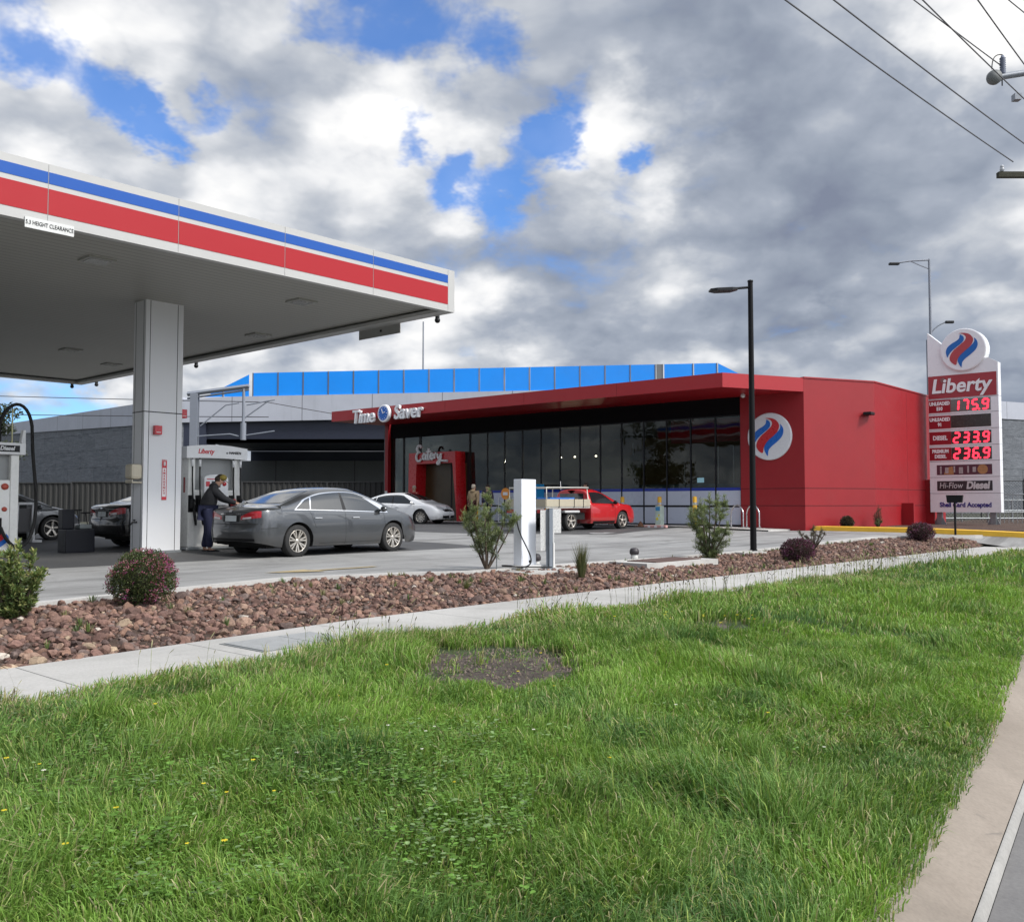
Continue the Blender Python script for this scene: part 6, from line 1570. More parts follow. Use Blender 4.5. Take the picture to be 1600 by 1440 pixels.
# ---------------------------------------------------------------- stones, grass, plants
RNG = np.random.RandomState(11)
def tint_mat(name, rough=.7, trans=0.0, spec=.3, bump=0.0, fine=0.0):
    m, t, b = new_mat(name)
    a = t.node('ShaderNodeAttribute', attribute_name='tint').outputs['Color']
    if fine:
        p = t.node('ShaderNodeNewGeometry').outputs['Position']
        f = t.mapr(t.noise(p, fine, 5, .7), .25, .8, .6, 1.25)
        a = t.vm('SCALE', a, scale=f)
    t.put(b.inputs['Base Color'], a); b.inputs['Roughness'].default_value = rough; b.inputs['Specular IOR Level'].default_value = spec
    if bump:
        p = t.node('ShaderNodeNewGeometry').outputs['Position']
        t.put(b.inputs['Normal'], t.node('ShaderNodeBump', {'Height': t.noise(p, 70, 5, .7), 'Strength': bump, 'Distance': .01}).outputs[0])
    if trans:
        tl = t.node('ShaderNodeBsdfTranslucent'); t.put(tl.inputs[0], t.vm('MULTIPLY', a, (1.1, 1.2, .6)))
        mx = t.node('ShaderNodeMixShader', {0: trans, 1: b.outputs[0], 2: tl.outputs[0]}); t.put(t.n['Material Output'].inputs[0], mx.outputs[0])
    return m
def uvw(u, v, z): return np.stack([u * UX - v * UY, u * UY + v * UX, z], -1)
def infrust(u, v, m=1.5):
    X = u * UX - v * UY; Y = u * UY + v * UX
    return (Y > 1.6) & (np.abs(X) < Y * .60 + m)
# stones in the bed
def stones():
    bm = bmesh.new(); bmesh.ops.create_icosphere(bm, subdivisions=2, radius=1); bm.verts.ensure_lookup_table()
    V0 = np.array([v.co[:] for v in bm.verts]); F0 = np.array([[v.index for v in f.verts] for f in bm.faces]); bm.free()
    bm = bmesh.new(); bmesh.ops.create_icosphere(bm, subdivisions=1, radius=1); bm.verts.ensure_lookup_table()
    V1 = np.array([v.co[:] for v in bm.verts]); F1 = np.array([[v.index for v in f.verts] for f in bm.faces]); bm.free()
    protos = []
    for Vb, Fb in ((V0, F0), (V1, F1)):
        L_ = []
        for k in range(14):
            n = RNG.normal(size=(10, 3)); n /= np.linalg.norm(n, axis=1)[:, None]; V = Vb.copy()
            for q in n:     # knock flats into it
                d = V @ q; c = RNG.uniform(.55, .85); V -= np.where(d > c, d - c, 0)[:, None] * q
            V *= np.array([1, RNG.uniform(.65, .95), RNG.uniform(.5, .75)]); V += RNG.normal(0, .03, V.shape); L_.append(V)
        protos.append((L_, Fb))
    VS, CS, FS0, base = [], [], [], 0
    pal = np.array([(.18, .105, .085), (.23, .14, .11), (.14, .085, .070), (.27, .18, .135), (.17, .125, .11), (.25, .15, .11), (.11, .075, .066), (.36, .27, .19), (.50, .45, .39)])
    pw = np.array([.22, .2, .17, .1, .12, .1, .06, .022, .008])
    n = 21000
    u = RNG.uniform(.5, 31, n * 2); keep = RNG.rand(n * 2) < np.where(u < 16, 1, .72); u = u[keep][:n]
    t = RNG.rand(len(u)); vb = vbed(u) - .16; v = V1P + .03 + (vb - V1P - .08) * t
    ok = infrust(u, v, 1.2) & (vb - V1P > .2); u, v = u[ok], v[ok]
    near = u < 9
    sz = np.clip(RNG.lognormal(-3.42, .42, len(u)), .012, .075) * np.where(RNG.rand(len(u)) < .06, 1.5, 1.0)
    sz = np.where(u > 15, sz * .95, sz)
    edge = np.clip(1 - (v - V1P) / .35, 0, 1); sz = sz * (1 + .25 * edge)
    z = H(u, v) - .02 - .012 + sz * .30 + np.abs(RNG.normal(0, .010, len(u)))
    for i in range(len(u)):
        L_, Fb = protos[0 if sz[i] * 1442 / max(2, (u[i] * UY + v[i] * UX)) > 9 else 1]
        V = L_[RNG.randint(14)] * sz[i]
        a, b_, c = RNG.uniform(0, 6.28), RNG.uniform(-.6, .6), RNG.uniform(-.6, .6)
        Rm = np.array(Matrix.Rotation(a, 3, 'Z') @ Matrix.Rotation(b_, 3, 'X') @ Matrix.Rotation(c, 3, 'Y'))
        V = V @ Rm.T + np.array(W3(u[i], v[i], z[i]))
        col = pal[RNG.choice(9, p=pw / pw.sum())] * RNG.uniform(.75, 1.25)
        VS.append(V); CS.append(np.tile(col, (len(V), 1))); FS0.append(Fb + base); base += len(V)
    o = np_obj('garden_stones', np.concatenate(VS), [np.concatenate(FS0)], tint_mat('stone_surface', .85, bump=.5, fine=30), color=np.concatenate(CS)); tag(o, kind='stuff'); return o
stones()

# grass blades
def dirt_mask(u, v):
    n = fbm(u * 1.7 + 40, v * 1.7, 3) * .55 + fbm(u * 6.5, v * 6.5, 8, 3) * .45
    d1 = ((u - 5.70) * .80 + (v - 5.05) * .55) ** 2 / .60 + ((v - 5.05) * .80 - (u - 5.70) * .55) ** 2 / .48
    d2 = ((u - 8.9) / .6) ** 2 + ((v - 5.0) / .38) ** 2
    d3 = ((u - 9.3) / .5) ** 2 + ((v - 6.2) / .25) ** 2
    m = np.clip(1.35 - d1 - (n - .5) * 4.2, 0, 1) + np.clip(.95 - d2 - (n - .5) * 2, 0, 1) * .9 + np.clip(.8 - d3 - (n - .5) * 2, 0, 1) * .7
    return np.clip(m * 2.2, 0, 1)
def grass():
    Vs, Cs, Q, T3 = [], [], [], []
    base = 0
    # (count, near Y, far Y, width mult)
    def band(n, y0, y1, wmul, hmul):
        nonlocal base
        Y = RNG.uniform(y0, y1, n * 2); X = RNG.uniform(-1, 1, n * 2) * (Y * .60 + 1.0)
        u = X * UX + Y * UY; v = -X * UY + Y * UX
        u = X * UX + Y * UY; v = -X * UY + Y * UX
        k = vkerb(u)
        edgew = .10 * (fbm(u * 3, v * 0, 9) - .35)
        top = V0P + .02 + .16 * (fbm(u * 2.2, v * 0 + 3, 5) - .45)
        ok = (v > k + .0 + edgew * .0 - .06 * RNG.rand(len(u))) & (v < top) & (u < 31.6) & (u > -6)
        dm = dirt_mask(u, v); ok &= RNG.rand(len(u)) > dm * .955
        cl = fbm(u * .9, v * .9, 21, 4); thin = np.clip((cl - .62) * 4, 0, .35); ok &= RNG.rand(len(u)) > thin
        u, v = u[ok][:n], v[ok][:n]; m = len(u)
        k = vkerb(u); n1 = fbm(u * .75 + 7, v * .75, 31, 4); n2 = fbm(u * 2.8, v * 2.8, 41, 3); n3 = fbm(u * .45 + 3, v * .5 + 9, 51, 3)
        lush = np.clip((n1 - .35) * 2.4, 0, 1)
        dm = dirt_mask(u, v)
        nearpath = np.clip(1 - (V0P - v) / 1.1, 0, 1); neark = np.clip(1 - (v - k) / .5, 0, 1)
        tuft = np.clip((fbm(u * 3.4, v * 3.4, 77, 3) - .58) * 6, 0, 1)
        h = (.045 + .11 * lush + .05 * n2 + .07 * tuft) * RNG.uniform(.45, 1.4, m) * (1 - .10 * nearpath - .42 * neark) * (1 - .5 * dm) * (1 - .45 * np.exp(-(((u - 5.2) / 1.1) ** 2 + ((v - 4.5) / .7) ** 2))) * hmul
        w = RNG.uniform(.0022, .0048, m) * wmul
        lay = RNG.uniform(.15, 1.0, m) * (.5 + n3)
        ang = fbm(u * 1.3, v * 1.3, 61, 3) * 14 + RNG.normal(0, 1.1, m)
        dx, dy = np.cos(ang), np.sin(ang); a2 = RNG.uniform(0, 6.28, m); sx, sy = np.cos(a2), np.sin(a2)
        z0 = H(u, v) - .01; P = uvw(u, v, z0)
        up = np.array([0, 0, 1.0])
        dd = np.stack([dx, dy, 0 * dx], -1); ss = np.stack([sx, sy, 0 * sx], -1) * w[:, None]
        mid = P + up * (h * .55)[:, None] + dd * (h * .16 * lay)[:, None]
        m2 = P + up * (h * (.9 - .15 * lay))[:, None] + dd * (h * .50 * lay)[:, None]
        tip = P + up * (h * (1.05 - .42 * lay))[:, None] + dd * (h * .95 * lay)[:, None]
        V = np.stack([P - ss, P + ss, mid - ss * .9, mid + ss * .9, m2 - ss * .55, m2 + ss * .55, tip], 1).reshape(-1, 3)
        i0 = base + np.arange(m) * 7
        Q.append(np.stack([i0, i0 + 1, i0 + 3, i0 + 2], -1)); Q.append(np.stack([i0 + 2, i0 + 3, i0 + 5, i0 + 4], -1)); T3.append(np.stack([i0 + 4, i0 + 5, i0 + 6], -1))
        # colour: patchy greens, some straw
        g0 = np.array([.110, .200, .040]); g1 = np.array([.185, .315, .055]); g2 = np.array([.070, .150, .048]); dry = np.array([.38, .34, .19]); yg = np.array([.27, .35, .09])
        a_ = np.clip((fbm(u * .55 + 1, v * .55, 71, 4) - .33) * 3, 0, 1)[:, None]; b_ = np.clip((fbm(u * 1.3, v * 1.3 + 4, 81, 4) - .52) * 4, 0, 1)[:, None]
        c = g0 * (1 - a_) + g1 * a_; c = c * (1 - b_ * .75) + g2 * b_ * .75
        c = np.where((RNG.rand(m) < .14)[:, None], yg, c)
        pd = .07 + .55 * nearpath * n2 + .40 * dm + .30 * np.clip((n3 - .55) * 4, 0, 1)
        c = np.where((RNG.rand(m) < pd)[:, None], dry, c) * RNG.uniform(.7, 1.35, m)[:, None]
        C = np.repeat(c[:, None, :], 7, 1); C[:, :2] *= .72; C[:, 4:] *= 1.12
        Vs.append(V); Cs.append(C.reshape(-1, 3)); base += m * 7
    band(125000, 2.6, 5.5, .80, 1.0)
    band(110000, 5.5, 9.5, 1.05, 1.0)
    band(70000, 9.5, 17, 1.8, .95)
    band(45000, 17, 34, 3.2, .9)
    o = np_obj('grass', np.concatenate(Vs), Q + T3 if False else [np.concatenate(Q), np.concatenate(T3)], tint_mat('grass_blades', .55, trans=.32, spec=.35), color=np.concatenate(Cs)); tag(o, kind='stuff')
grass()
# bare earth patches seen through the grass
def bare(name, cu_, cv_, ru, rv, rot):
    q = MB(); n = 26; P = [(cu_, cv_)]
    for i in range(n):
        a = 2 * math.pi * i / n; r = 1 + .28 * math.sin(3 * a + 1) + .15 * math.sin(7 * a)
        x, y = ru * r * math.cos(a), rv * r * math.sin(a); P.append((cu_ + x * math.cos(rot) - y * math.sin(rot), cv_ + x * math.sin(rot) + y * math.cos(rot)))
    q.smooth = True; q.add([W3(a, b, float(H(a, b)) + (.016 if i == 0 else -.012)) for i, (a, b) in enumerate(P)], [(0, 1 + i, 1 + (i + 1) % n) for i in range(n)])
    o = q.build(name, m_soil('dark_gravel_soil', (.050, .040, .033), (.125, .10, .085))); o['kind'] = 'structure'; return o
bare('bare_earth', 5.70, 5.05, 1.2, .95, -.5); bare('bare_earth', 8.9, 5.0, .5, .3, .2)
# crumbs of gravel on the bare patch
def crumbs():
    n = 1500; a = RNG.uniform(0, 6.28, n); r = np.sqrt(RNG.rand(n)); x, y = 1.0 * r * np.cos(a), .75 * r * np.sin(a)
    u = 5.70 + x * math.cos(-.5) - y * math.sin(-.5); v = 5.05 + x * math.sin(-.5) + y * math.cos(-.5)
    s = RNG.uniform(.005, .016, n); P = uvw(u, v, H(u, v) + .012 + s * .3)
    T = np.array([(1, 0, -.3), (-.5, .87, -.3), (-.5, -.87, -.3), (0, 0, .8)])
    V = P[:, None] + T[None] * s[:, None, None] * RNG.uniform(.6, 1.3, (n, 4, 1)); i0 = np.arange(n) * 4
    F = np.concatenate([np.stack([i0, i0 + 1, i0 + 3], -1), np.stack([i0 + 1, i0 + 2, i0 + 3], -1), np.stack([i0 + 2, i0, i0 + 3], -1)])
    c = np.repeat((np.array([.10, .08, .068]) * RNG.uniform(.5, 1.8, (n, 1)))[:, None], 4, 1)
    o = np_obj('gravel_crumbs', V.reshape(-1, 3), [F], tint_mat('crumb_surface', .9), color=c.reshape(-1, 3)); tag(o, kind='stuff')
crumbs()
# tall seeding stalks, mostly along the path edge
def stalks():
    VS = []; CS = []; Q = []; base = 0
    n = 900; k = 0
    for i in range(n):
        if i < 560: u = RNG.uniform(1.5, 24); v = V0P - abs(RNG.normal(0, .22)); h = RNG.uniform(.18, .42)
        else:
            Y = RNG.uniform(3.3, 14); X = RNG.uniform(-1, 1) * Y * .58; u = X * UX + Y * UY; v = -X * UY + Y * UX; h = RNG.uniform(.14, .30)
            if v < vkerb(u) + .3 or v > V0P: continue
        if fbm(np.array([u * 1.1]), np.array([v]), 91)[0] < .42: continue
        z = float(H(u, v)); a = RNG.uniform(0, 6.28); le = RNG.uniform(.05, .45) * h
        p0 = np.array(W3(u, v, z)); d = np.array([math.cos(a), math.sin(a), 0])
        Yd = max(3, u * UY + v * UX); r = max(.0011, Yd * .00024)
        pts = [p0, p0 + d * le * .25 + [0, 0, h * .5], p0 + d * le * .6 + [0, 0, h * .85], p0 + d * le * 1.2 + [0, 0, h]]
        dark = RNG.rand() < .45
        sc = np.array([.085, .09, .035]) if dark else np.array([.24, .27, .12])
        hc = np.array([.075, .06, .035]) if dark else np.array([.36, .34, .20])
        s = np.array([-math.sin(a), math.cos(a), 0])
        for j in range(3):
            w = r if j < 2 else r * 2.6
            ax, bx = pts[j], pts[j + 1]
            for sd in (s, np.array([s[1], -s[0], 0]) if j == 2 else None):
                if sd is None: continue
                VS.append(np.array([ax - sd * w * (.8 if j < 2 else .4), ax + sd * w * (.8 if j < 2 else .4), (ax * .4 + bx * .6) + sd * w, (ax * .4 + bx * .6) - sd * w, bx + sd * w * .3, bx - sd * w * .3]))
                CS.append(np.tile(sc if j < 2 else hc, (6, 1))); Q.append(np.array([[0, 1, 2, 3], [3, 2, 4, 5]]) + base); base += 6
    o = np_obj('seeding_grass', np.concatenate(VS), [np.concatenate(Q)], tint_mat('stalk_surface', .7, trans=.2), color=np.concatenate(CS)); tag(o, kind='stuff')
stalks()
# broad-leaved weeds: rosettes of rounded leaves in the lower left
def weeds():
    VS, CS, F, base = [], [], [], 0
    n = 3600
    cx_ = []
    for i in range(n):
        r_ = RNG.rand()
        if r_ < .62: Y = RNG.uniform(3.2, 5.6); X = RNG.uniform(-.60, .02) * Y
        else: Y = RNG.uniform(3.3, 9); X = RNG.uniform(-.6, .6) * Y
        u = X * UX + Y * UY; v = -X * UY + Y * UX
        if v < vkerb(u) + .25 or v > V0P - .1: continue
        if fbm(np.array([u * 2.2]), np.array([v * 2.2]), 17)[0] < RNG.uniform(.38, .56): continue
        z = float(H(u, v)); c = (np.array([.13, .25, .05]) if RNG.rand() < .8 else np.array([.19, .28, .12])) * RNG.uniform(.6, 1.3)
        for k in range(RNG.randint(4, 8)):
            a = RNG.uniform(0, 6.28); L_ = RNG.uniform(.010, .024) * (1.7 if RNG.rand() < .06 else 1); d = np.array([math.cos(a), math.sin(a), 0]); s = np.array([-d[1], d[0], 0]); tl = RNG.uniform(-.5, .9)
            o_ = np.array(W3(u, v, z + RNG.uniform(.04, .15))) + d * RNG.uniform(0, .04); up = np.array([0, 0, 1.]) * tl
            VS.append(np.array([o_, o_ + (d * .35 + up * .2) * L_ - s * L_ * .42, o_ + (d * .85 + up * .3) * L_ - s * L_ * .38, o_ + (d * 1.1 + up * .25) * L_, o_ + (d * .85 + up * .3) * L_ + s * L_ * .38, o_ + (d * .35 + up * .2) * L_ + s * L_ * .42]))
            CS.append(np.tile(c * RNG.uniform(.8, 1.25), (6, 1))); F.append(np.array([[0, 1, 2, 3], [0, 3, 4, 5]]) + base); base += 6
    o = np_obj('broadleaf_weeds', np.concatenate(VS), [np.concatenate(F)], tint_mat('weed_leaf', .7, trans=.3, spec=.12), color=np.concatenate(CS)); tag(o, kind='stuff')
weeds()
def flowers():
    VS, CS, F, base = [], [], [], 0
    spots = []
    for i in range(34):
        Y = RNG.uniform(3.4, 11); X = RNG.uniform(-.6, .5) * Y; spots.append((X, Y, RNG.rand() < .6))
    for i in range(12): Y = RNG.uniform(3.5, 4.6); spots.append((RNG.uniform(-.58, -.25) * Y, Y, True))
    for i in range(14): spots.append((RNG.uniform(1.6, 2.6), RNG.uniform(9.5, 10.4), True))
    for X, Y, yel in spots:
        u = X * UX + Y * UY; v = -X * UY + Y * UX
        if v < vkerb(u) + .3 or v > V0P: continue
        z = float(H(u, v)) + RNG.uniform(.10, .17); r = RNG.uniform(.006, .011) * (1 if yel else 1.2) * max(1, Y / 7); p = np.array(W3(u, v, z))
        c = np.array([.75, .60, .04]) if yel else np.array([.72, .70, .62])
        for k in range(6):
            a = k * math.pi / 3; b2 = a + math.pi / 3
            VS.append(np.array([p + [0, 0, r * .3], p + r * np.array([math.cos(a), math.sin(a), -.1]), p + r * np.array([math.cos((a + b2) / 2) * 1.2, math.sin((a + b2) / 2) * 1.2, .3]), p + r * np.array([math.cos(b2), math.sin(b2), -.1])]))
            CS.append(np.tile(c, (4, 1))); F.append(np.array([[0, 1, 2, 3]]) + base); base += 4
    o = np_obj('tiny_flowers', np.concatenate(VS), [np.concatenate(F)], tint_mat('petal', .6, trans=.3), color=np.concatenate(CS)); tag(o, kind='stuff')
flowers()

# ---------------------------------------------------------------- shrubs
LEAFM = tint_mat('leaf_surface', .5, trans=.22, spec=.45); BARK = plain('bark_brown', (.075, .055, .04), .9, var=.3, scale=20)
def leaves(name, P, D, L_, Wd, C, parent, mat=None):
    """one bent leaf per row: position, direction, length, width, colour"""
    n = len(P); D = D / np.linalg.norm(D, axis=1)[:, None]; rv = RNG.normal(size=(n, 3)); S = np.cross(D, rv); S /= np.linalg.norm(S, axis=1)[:, None]; N = np.cross(S, D)
    L_ = np.asarray(L_).reshape(-1, 1); Wd = np.asarray(Wd).reshape(-1, 1)
    V = np.stack([P, P + D * L_ * .45 - S * Wd * .5 + N * L_ * .06, P + D * L_, P + D * L_ * .45 + S * Wd * .5 + N * L_ * .06], 1).reshape(-1, 3)
    i0 = np.arange(n) * 4; F = np.stack([i0, i0 + 1, i0 + 2, i0 + 3], -1)
    return np_obj(name, V, [F], mat or LEAFM, parent, np.repeat(C, 4, 0))
def dome_shrub(label, u, v, r, h, cols, n, flower=None, nf=0, group='rounded flowering shrubs in the beds', leaf=.022, lumps=.16, z=None):
    o = thing('shrub', label, 'shrub', u, v, (float(H(u, v)) if z is None else z) + .0, 0, group)
    q = MB()
    for k in range(9):
        a = k * .7; e = RNG.uniform(.4, .9); q.tube([(0, 0, 0), (math.cos(a) * r * .35 * e, math.sin(a) * r * .35 * e, h * .35), (math.cos(a) * r * .7 * e, math.sin(a) * r * .7 * e, h * .75)], .012, 5, r2=.004)
    q.build('stems', BARK, o)
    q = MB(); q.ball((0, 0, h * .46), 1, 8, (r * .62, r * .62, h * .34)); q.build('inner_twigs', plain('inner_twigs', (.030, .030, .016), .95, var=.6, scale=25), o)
    d = RNG.normal(size=(n, 3)); d /= np.linalg.norm(d, axis=1)[:, None]; d[:, 2] = np.abs(d[:, 2]) * np.where(RNG.rand(n) < .42, -.8, 1)
    lump = 1 + lumps * (fbm(d[:, 0] * 3 + 5, d[:, 1] * 3 + d[:, 2] * 2, 7, 3) - .5) * 2
    rad = (RNG.rand(n) ** .30) * lump
    P = d * rad[:, None] * np.array([r, r, h * .56]); P[:, 2] += h * .46; P[:, 2] = np.maximum(P[:, 2], .01)
    D = d * .8 + RNG.normal(0, .6, (n, 3)) + np.array([0, 0, .3])
    ci = RNG.randint(0, len(cols), n); C = np.array(cols)[ci] * RNG.uniform(.65, 1.35, (n, 1)); 
    leaves('foliage', P, D, RNG.uniform(.6, 1.3, n) * leaf, RNG.uniform(.4, .6, n) * leaf, C, o)
    if flower is not None:
        m = nf; d = RNG.normal(size=(m, 3)); d /= np.linalg.norm(d, axis=1)[:, None]; d[:, 2] = np.abs(d[:, 2]) * np.where(RNG.rand(m) < .45, -.75, 1)
        kp = fbm(d[:, 0] * 2.5 + 9, d[:, 1] * 2.5 + d[:, 2] * 2.5, 13, 3) > .44; d = d[kp]; m = len(d)
        P = d * RNG.uniform(.95, 1.06, (m, 1)) * np.array([r, r, h * .56]); P[:, 2] += h * .46; P[:, 2] = np.maximum(P[:, 2], .02)
        P = np.repeat(P, 4, 0) + RNG.normal(0, leaf * .35, (m * 4, 3)); D = np.repeat(d, 4, 0) + RNG.normal(0, .9, (m * 4, 3))
        C = np.array(flower)[RNG.randint(0, len(flower), m)]; C = np.repeat(C, 4, 0) * RNG.uniform(.7, 1.3, (m * 4, 1))
        leaves('blossom', P, D, RNG.uniform(.7, 1.2, m * 4) * leaf * .75, RNG.uniform(.5, .8, m * 4) * leaf * .75, C, o)
    return o
PK = [(.36, .10, .18), (.28, .06, .11), (.42, .19, .22), (.32, .05, .20), (.20, .07, .08)]
GRN = [(.045, .070, .020), (.070, .095, .028), (.035, .05, .02), (.10, .11, .04)]
dome_shrub('round shrub covered in pink and magenta blossom in front of the canopy column', 5.10, 10.15, .37, .60, GRN, 15000, PK, 1150, leaf=.027, lumps=.30)
PUR = [(.075, .025, .045), (.10, .035, .06), (.05, .022, .03), (.06, .05, .03)]
PF = [(.19, .05, .13), (.15, .04, .09)]
dome_shrub('low dark purple shrub to the right of the black light pole', 18.95, 8.62, .36, .46, PUR, 6500, PF, 500, leaf=.036)
dome_shrub('small purple shrub near the bed tip in front of the price pylon', 28.7, 9.2, .38, .50, PUR, 4500, PF, 350, leaf=.045)
dome_shrub('dark round bush at the foot of the red angled wall', 33.95, 13.5, .24, .42, [(.05, .055, .025), (.07, .035, .03)], 2600, None, 0, leaf=.05, z=.69)
def branchy(label, u, v, h, spread, nst, ncl, leaf, wid, cols, tipcols, name='shrub', group=None, per=70, bunch=.09, upb=.6, zz=None, cat='shrub', low=.15, trunkr=.02, seed=1):
    """open shrub: several upright leaders carrying tufts of narrow leaves"""
    rs = np.random.RandomState(seed)
    o = thing(name, label, cat, u, v, float(H(u, v)) if zz is None else zz, 0, group)
    q = MB(); tips = []
    for k in range(nst):
        a = 2 * math.pi * k / nst + rs.uniform(-.4, .4); R_ = spread * rs.uniform(.5, 1); hh = h * rs.uniform(.55, 1) if k else h
        if k == 0: R_ *= .15
        P = [Vector((0, 0, 0)), Vector((math.cos(a) * R_ * .45, math.sin(a) * R_ * .45, hh * .35)), Vector((math.cos(a) * R_ * .85, math.sin(a) * R_ * .85, hh * .7)), Vector((math.cos(a) * R_, math.sin(a) * R_, hh * .96))]
        C_ = bez(P, 8); q.tube(C_, trunkr, 6, r2=trunkr * .25)
        for j in range(ncl):
            t = rs.uniform(low, 1); c = C_[int(t * 8)]; b2 = rs.uniform(0, 6.28); ln = rs.uniform(.4, 1) * spread * .55 * (1.15 - t * .8)
            e = c + Vector((math.cos(b2) * ln, math.sin(b2) * ln, ln * upb)); q.tube([c, (c + e) / 2 + Vector((0, 0, -ln * .05)), e], trunkr * .3, 4, r2=.002); tips.append((e, (e - c).normalized(), t))
            tips.append(((c + e) / 2, (e - c).normalized(), t * .7))
        tips.append((C_[-1], Vector((0, 0, 1)), 1.0))
    q.build('stems', BARK, o)
    PP, DD, CC, LL = [], [], [], []
    for e, d, t in tips:
        m = int(per * rs.uniform(.5, 1.2)); s = rs.uniform(-1, .25, m)[:, None] * bunch; d_ = np.array(d)
        PP.append(np.array(e) + d_ * s + rs.normal(0, bunch * .10, (m, 3))); rad_ = rs.normal(size=(m, 3))
        DD.append(d_ * 1.0 + rad_ * .75 + np.array([0, 0, upb * .5])); tt = np.clip((s / bunch + 1) / 1.25 * .6 + .4 * t, 0, 1)
        c0 = np.array(cols)[rs.randint(0, len(cols), m)]; c1 = np.array(tipcols)[rs.randint(0, len(tipcols), m)]; CC.append((c0 * (1 - tt) + c1 * tt) * rs.uniform(.7, 1.3, (m, 1))); LL.append(rs.uniform(.6, 1.2, m) * leaf)
    PP = np.concatenate(PP); PP[:, 2] = np.maximum(PP[:, 2], .02); LL = np.concatenate(LL)
    leaves('foliage', PP, np.concatenate(DD), LL, LL * wid, np.concatenate(CC), o)
    return o
GG = [(.06, .085, .045), (.10, .11, .075), (.08, .11, .05)]; GT = [(.19, .24, .085), (.26, .29, .10), (.14, .20, .08)]
branchy('pale green bushy shrub with yellowish tips at the left end of the bed', 3.66, 9.95, .78, .31, 12, 14, .055, .34, [(.035, .06, .02), (.06, .09, .03)], [(.22, .28, .09), (.30, .30, .11), (.14, .22, .07)], per=40, bunch=.07, low=.05, seed=4)
branchy('pine-like shrub with separate needle tufts left of the blank white pylon', 11.25, 10.55, 1.38, .56, 8, 7, .07, .10, GG, GT, per=120, bunch=.17, upb=.75, low=.3, seed=8, group='pine-like shrubs in the bed')
branchy('pine-like shrub just left of the black light pole', 16.75, 9.5, 1.36, .46, 9, 10, .075, .11, GG, GT, per=110, bunch=.16, upb=.5, low=.08, seed=15, group='pine-like shrubs in the bed')
branchy('scraggy green and purple twiggy plant behind the purple shrub', 21.4, 9.35, .62, .38, 7, 5, .05, .14, [(.05, .06, .03), (.09, .04, .05)], [(.09, .12, .04), (.12, .06, .07)], per=40, bunch=.10, low=.3, seed=23)
branchy('thin brownish reedy plant by the red side wall', 35.3, 12.85, .80, .16, 8, 3, .10, .08, [(.10, .09, .05)], [(.14, .09, .06)], per=26, bunch=.2, upb=1.5, seed=31, zz=.70)
# stake beside the pine-like shrub
o = thing('plant_stake', 'thin grey stake inside the pine-like shrub', 'stake', 11.35, 10.42, float(H(11.35, 10.42)))
q = MB(); q.tube([(0, 0, 0), (.01, 0, .62)], .011, 6); q.build('stake', GALV, o)
def tussock(label, u, v, h, n, spread, col, seed=0):
    rs = np.random.RandomState(seed); o = thing('grass_tussock', label, 'ornamental grass', u, v, float(H(u, v)))
    a = rs.uniform(0, 6.28, n); le = rs.rand(n) ** .8 * spread; hh = h * rs.uniform(.35, 1, n); b0 = np.stack([np.cos(a) * le * .2, np.sin(a) * le * .2, 0 * a], -1); t0 = np.stack([np.cos(a) * le, np.sin(a) * le, hh], -1); md = b0 * .6 + t0 * .4 + np.array([0, 0, 1.]) * (hh * .18)[:, None]
    s = np.stack([-np.sin(a + rs.normal(0, 1, n)), np.cos(a), 0 * a], -1) * .0035
    V = np.stack([b0 - s, b0 + s, md - s * .8, md + s * .8, t0], 1).reshape(-1, 3); i0 = np.arange(n) * 5
    C = np.repeat(np.array(col)[rs.randint(0, len(col), n)] * rs.uniform(.7, 1.3, (n, 1)), 5, 0)
    np_obj('blades', V, [np.stack([i0, i0 + 1, i0 + 3, i0 + 2], -1), np.stack([i0 + 2, i0 + 3, i0 + 4], -1)], LEAFM, o, C)
tussock('wispy brown-green grass clump right of the steel sign post', 11.75, 8.95, .62, 420, .20, [(.10, .12, .045), (.16, .14, .07), (.07, .09, .03)], 3)
tussock('small dry grass clump in the bed between the pink shrub and the pine-like shrub', 9.3, 9.1, .16, 120, .12, [(.16, .17, .06), (.12, .13, .05)], 5)

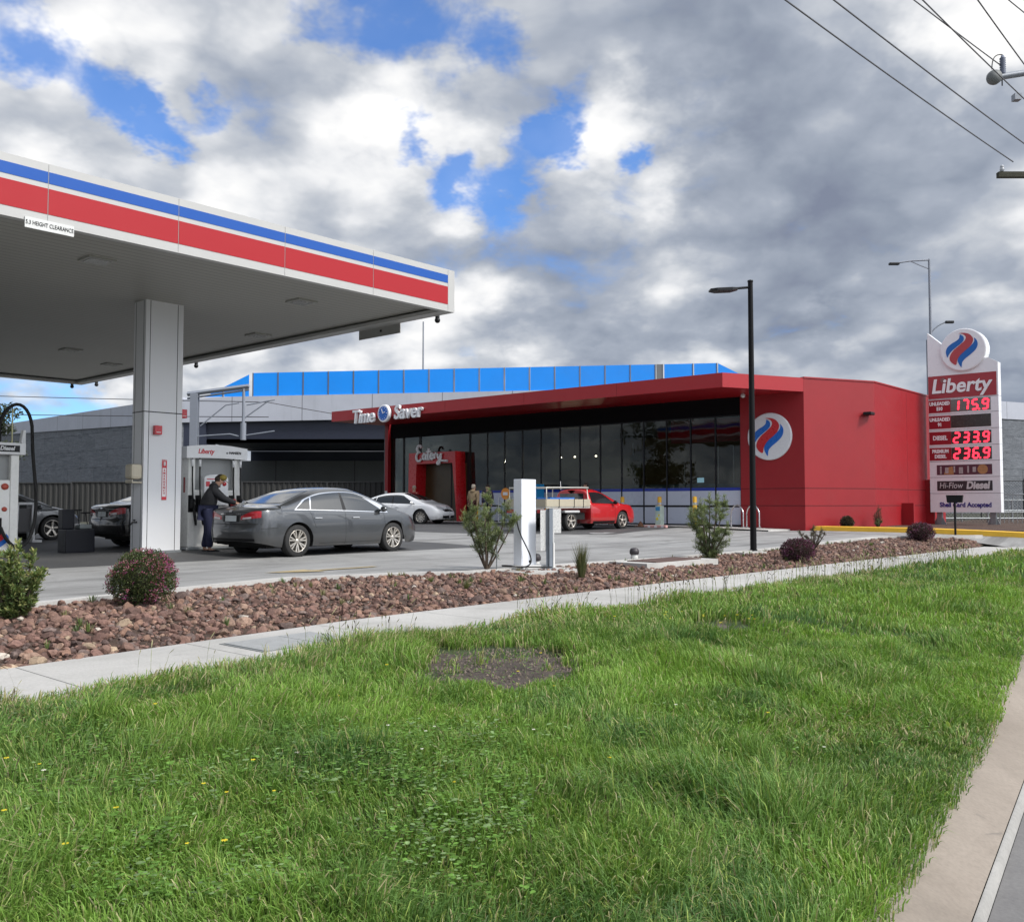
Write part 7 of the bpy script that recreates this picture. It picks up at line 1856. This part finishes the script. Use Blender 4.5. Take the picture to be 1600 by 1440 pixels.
# ---------------------------------------------------------------- trees
def tree(label, x, y, h, r, seed, cols, n=9000, leaf=.16, trunkh=.3, group=None, z=0):
    rs = np.random.RandomState(seed); o = P3('gum_tree', label, 'tree', x, y, z, 0, group)
    q = MB(); tips = []
    T_ = [Vector((0, 0, 0)), Vector((rs.uniform(-.2, .2), rs.uniform(-.2, .2), h * trunkh)), Vector((rs.uniform(-.5, .5), rs.uniform(-.5, .5), h * .6)), Vector((rs.uniform(-.6, .6), 0, h * .9))]; C_ = bez(T_, 10); q.tube(C_, h * .022, 8, r2=h * .005)
    for k in range(16):
        t = rs.uniform(.3, 1); c = C_[int(t * 10)]; a = rs.uniform(0, 6.28); ln = r * rs.uniform(.5, 1) * (1.2 - t * .6); e = c + Vector((math.cos(a) * ln, math.sin(a) * ln, ln * rs.uniform(.2, .8))); m_ = (c + e) / 2 + Vector((0, 0, ln * .15))
        q.tube([c, m_, e], h * .008, 5, r2=h * .002); tips += [(e, ln * .45), (m_, ln * .35)]
    q.build('trunk', BARK, o)
    PP, CC = [], []
    for e, s in tips:
        m = n // len(tips); d = rs.normal(size=(m, 3)); d /= np.linalg.norm(d, axis=1)[:, None]; PP.append(np.array(e) + d * (rs.rand(m, 1) ** .45) * s * np.array([1, 1, .7]) * 1.25); CC.append(np.array(cols)[rs.randint(0, len(cols), m)] * rs.uniform(.6, 1.35, (m, 1)) * rs.uniform(.8, 1.2))
    PP = np.concatenate(PP); leaves('crown', PP, rs.normal(size=PP.shape) + np.array([0, 0, -.4]), rs.uniform(.6, 1.2, len(PP)) * leaf, rs.uniform(.3, .5, len(PP)) * leaf, np.concatenate(CC), o)
    return o
TG = [(.035, .05, .022), (.055, .07, .03), (.045, .055, .035)]
tree('grey-green tree behind the diesel pump at the left edge', -33.6, 58, 7.6, 3.0, 3, TG, 7000, .30, .15)
for i, (x, y, h) in enumerate([(-44, -2, 11), (-52, 8, 13), (-40, -14, 12), (-30, -26, 13), (-18, -34, 12), (-60, -8, 14), (-6, -38, 12), (-50, 22, 10)]):
    tree(['tall tree across the road, reflected in the shop glass'][0], x, y, h, 4.5, 40 + i, TG, 3600, .5, .25, 'trees across the road behind the viewer')
# weedy ground-cover tufts in the bed and planted strip
branchy('tiny leafy seedling on the driveway garden edge', 34.6, 12.6, .3, .2, 4, 3, .05, .3, [(.07, .10, .03)], [(.12, .15, .05)], per=20, bunch=.08, seed=41, zz=.70)

def bed_weeds():
    VS, CS, F, base = [], [], [], 0
    for i in range(95):
        u = RNG.uniform(2.5, 26); v = V1P + .1 + RNG.rand() * max(.1, vbed(u) - V1P - .3); z = float(H(u, v)); R0 = RNG.uniform(.03, .12)
        c0 = np.array([(.14, .19, .06), (.20, .19, .09), (.10, .15, .05)][RNG.randint(3)])
        for k in range(RNG.randint(12, 34)):
            a = RNG.uniform(0, 6.28); d = np.array([math.cos(a), math.sin(a), 0]); s = np.array([-d[1], d[0], 0]) * .004; r = R0 * RNG.uniform(.2, 1); h = RNG.uniform(.03, .10)
            p = np.array(W3(u, v, z)) + d * r * .4; t = p + d * r * .6 + np.array([0, 0, h]); VS.append(np.array([p - s, p + s, (p + t) / 2 + s + [0, 0, h * .2], t, (p + t) / 2 - s + [0, 0, h * .2]])); CS.append(np.tile(c0 * RNG.uniform(.6, 1.4), (5, 1))); F.append(np.array([[0, 1, 2, 4]]) + base); F.append(np.array([[4, 2, 3, 3]]) + base); base += 5
    quads = np.concatenate([f for f in F if f[0][2] != f[0][3]]); tris = np.concatenate([f for f in F if f[0][2] == f[0][3]])[:, :3]
    o = np_obj('bed_weeds', np.concatenate(VS), [quads, tris], LEAFM, color=np.concatenate(CS)); tag(o, kind='stuff')
bed_weeds()
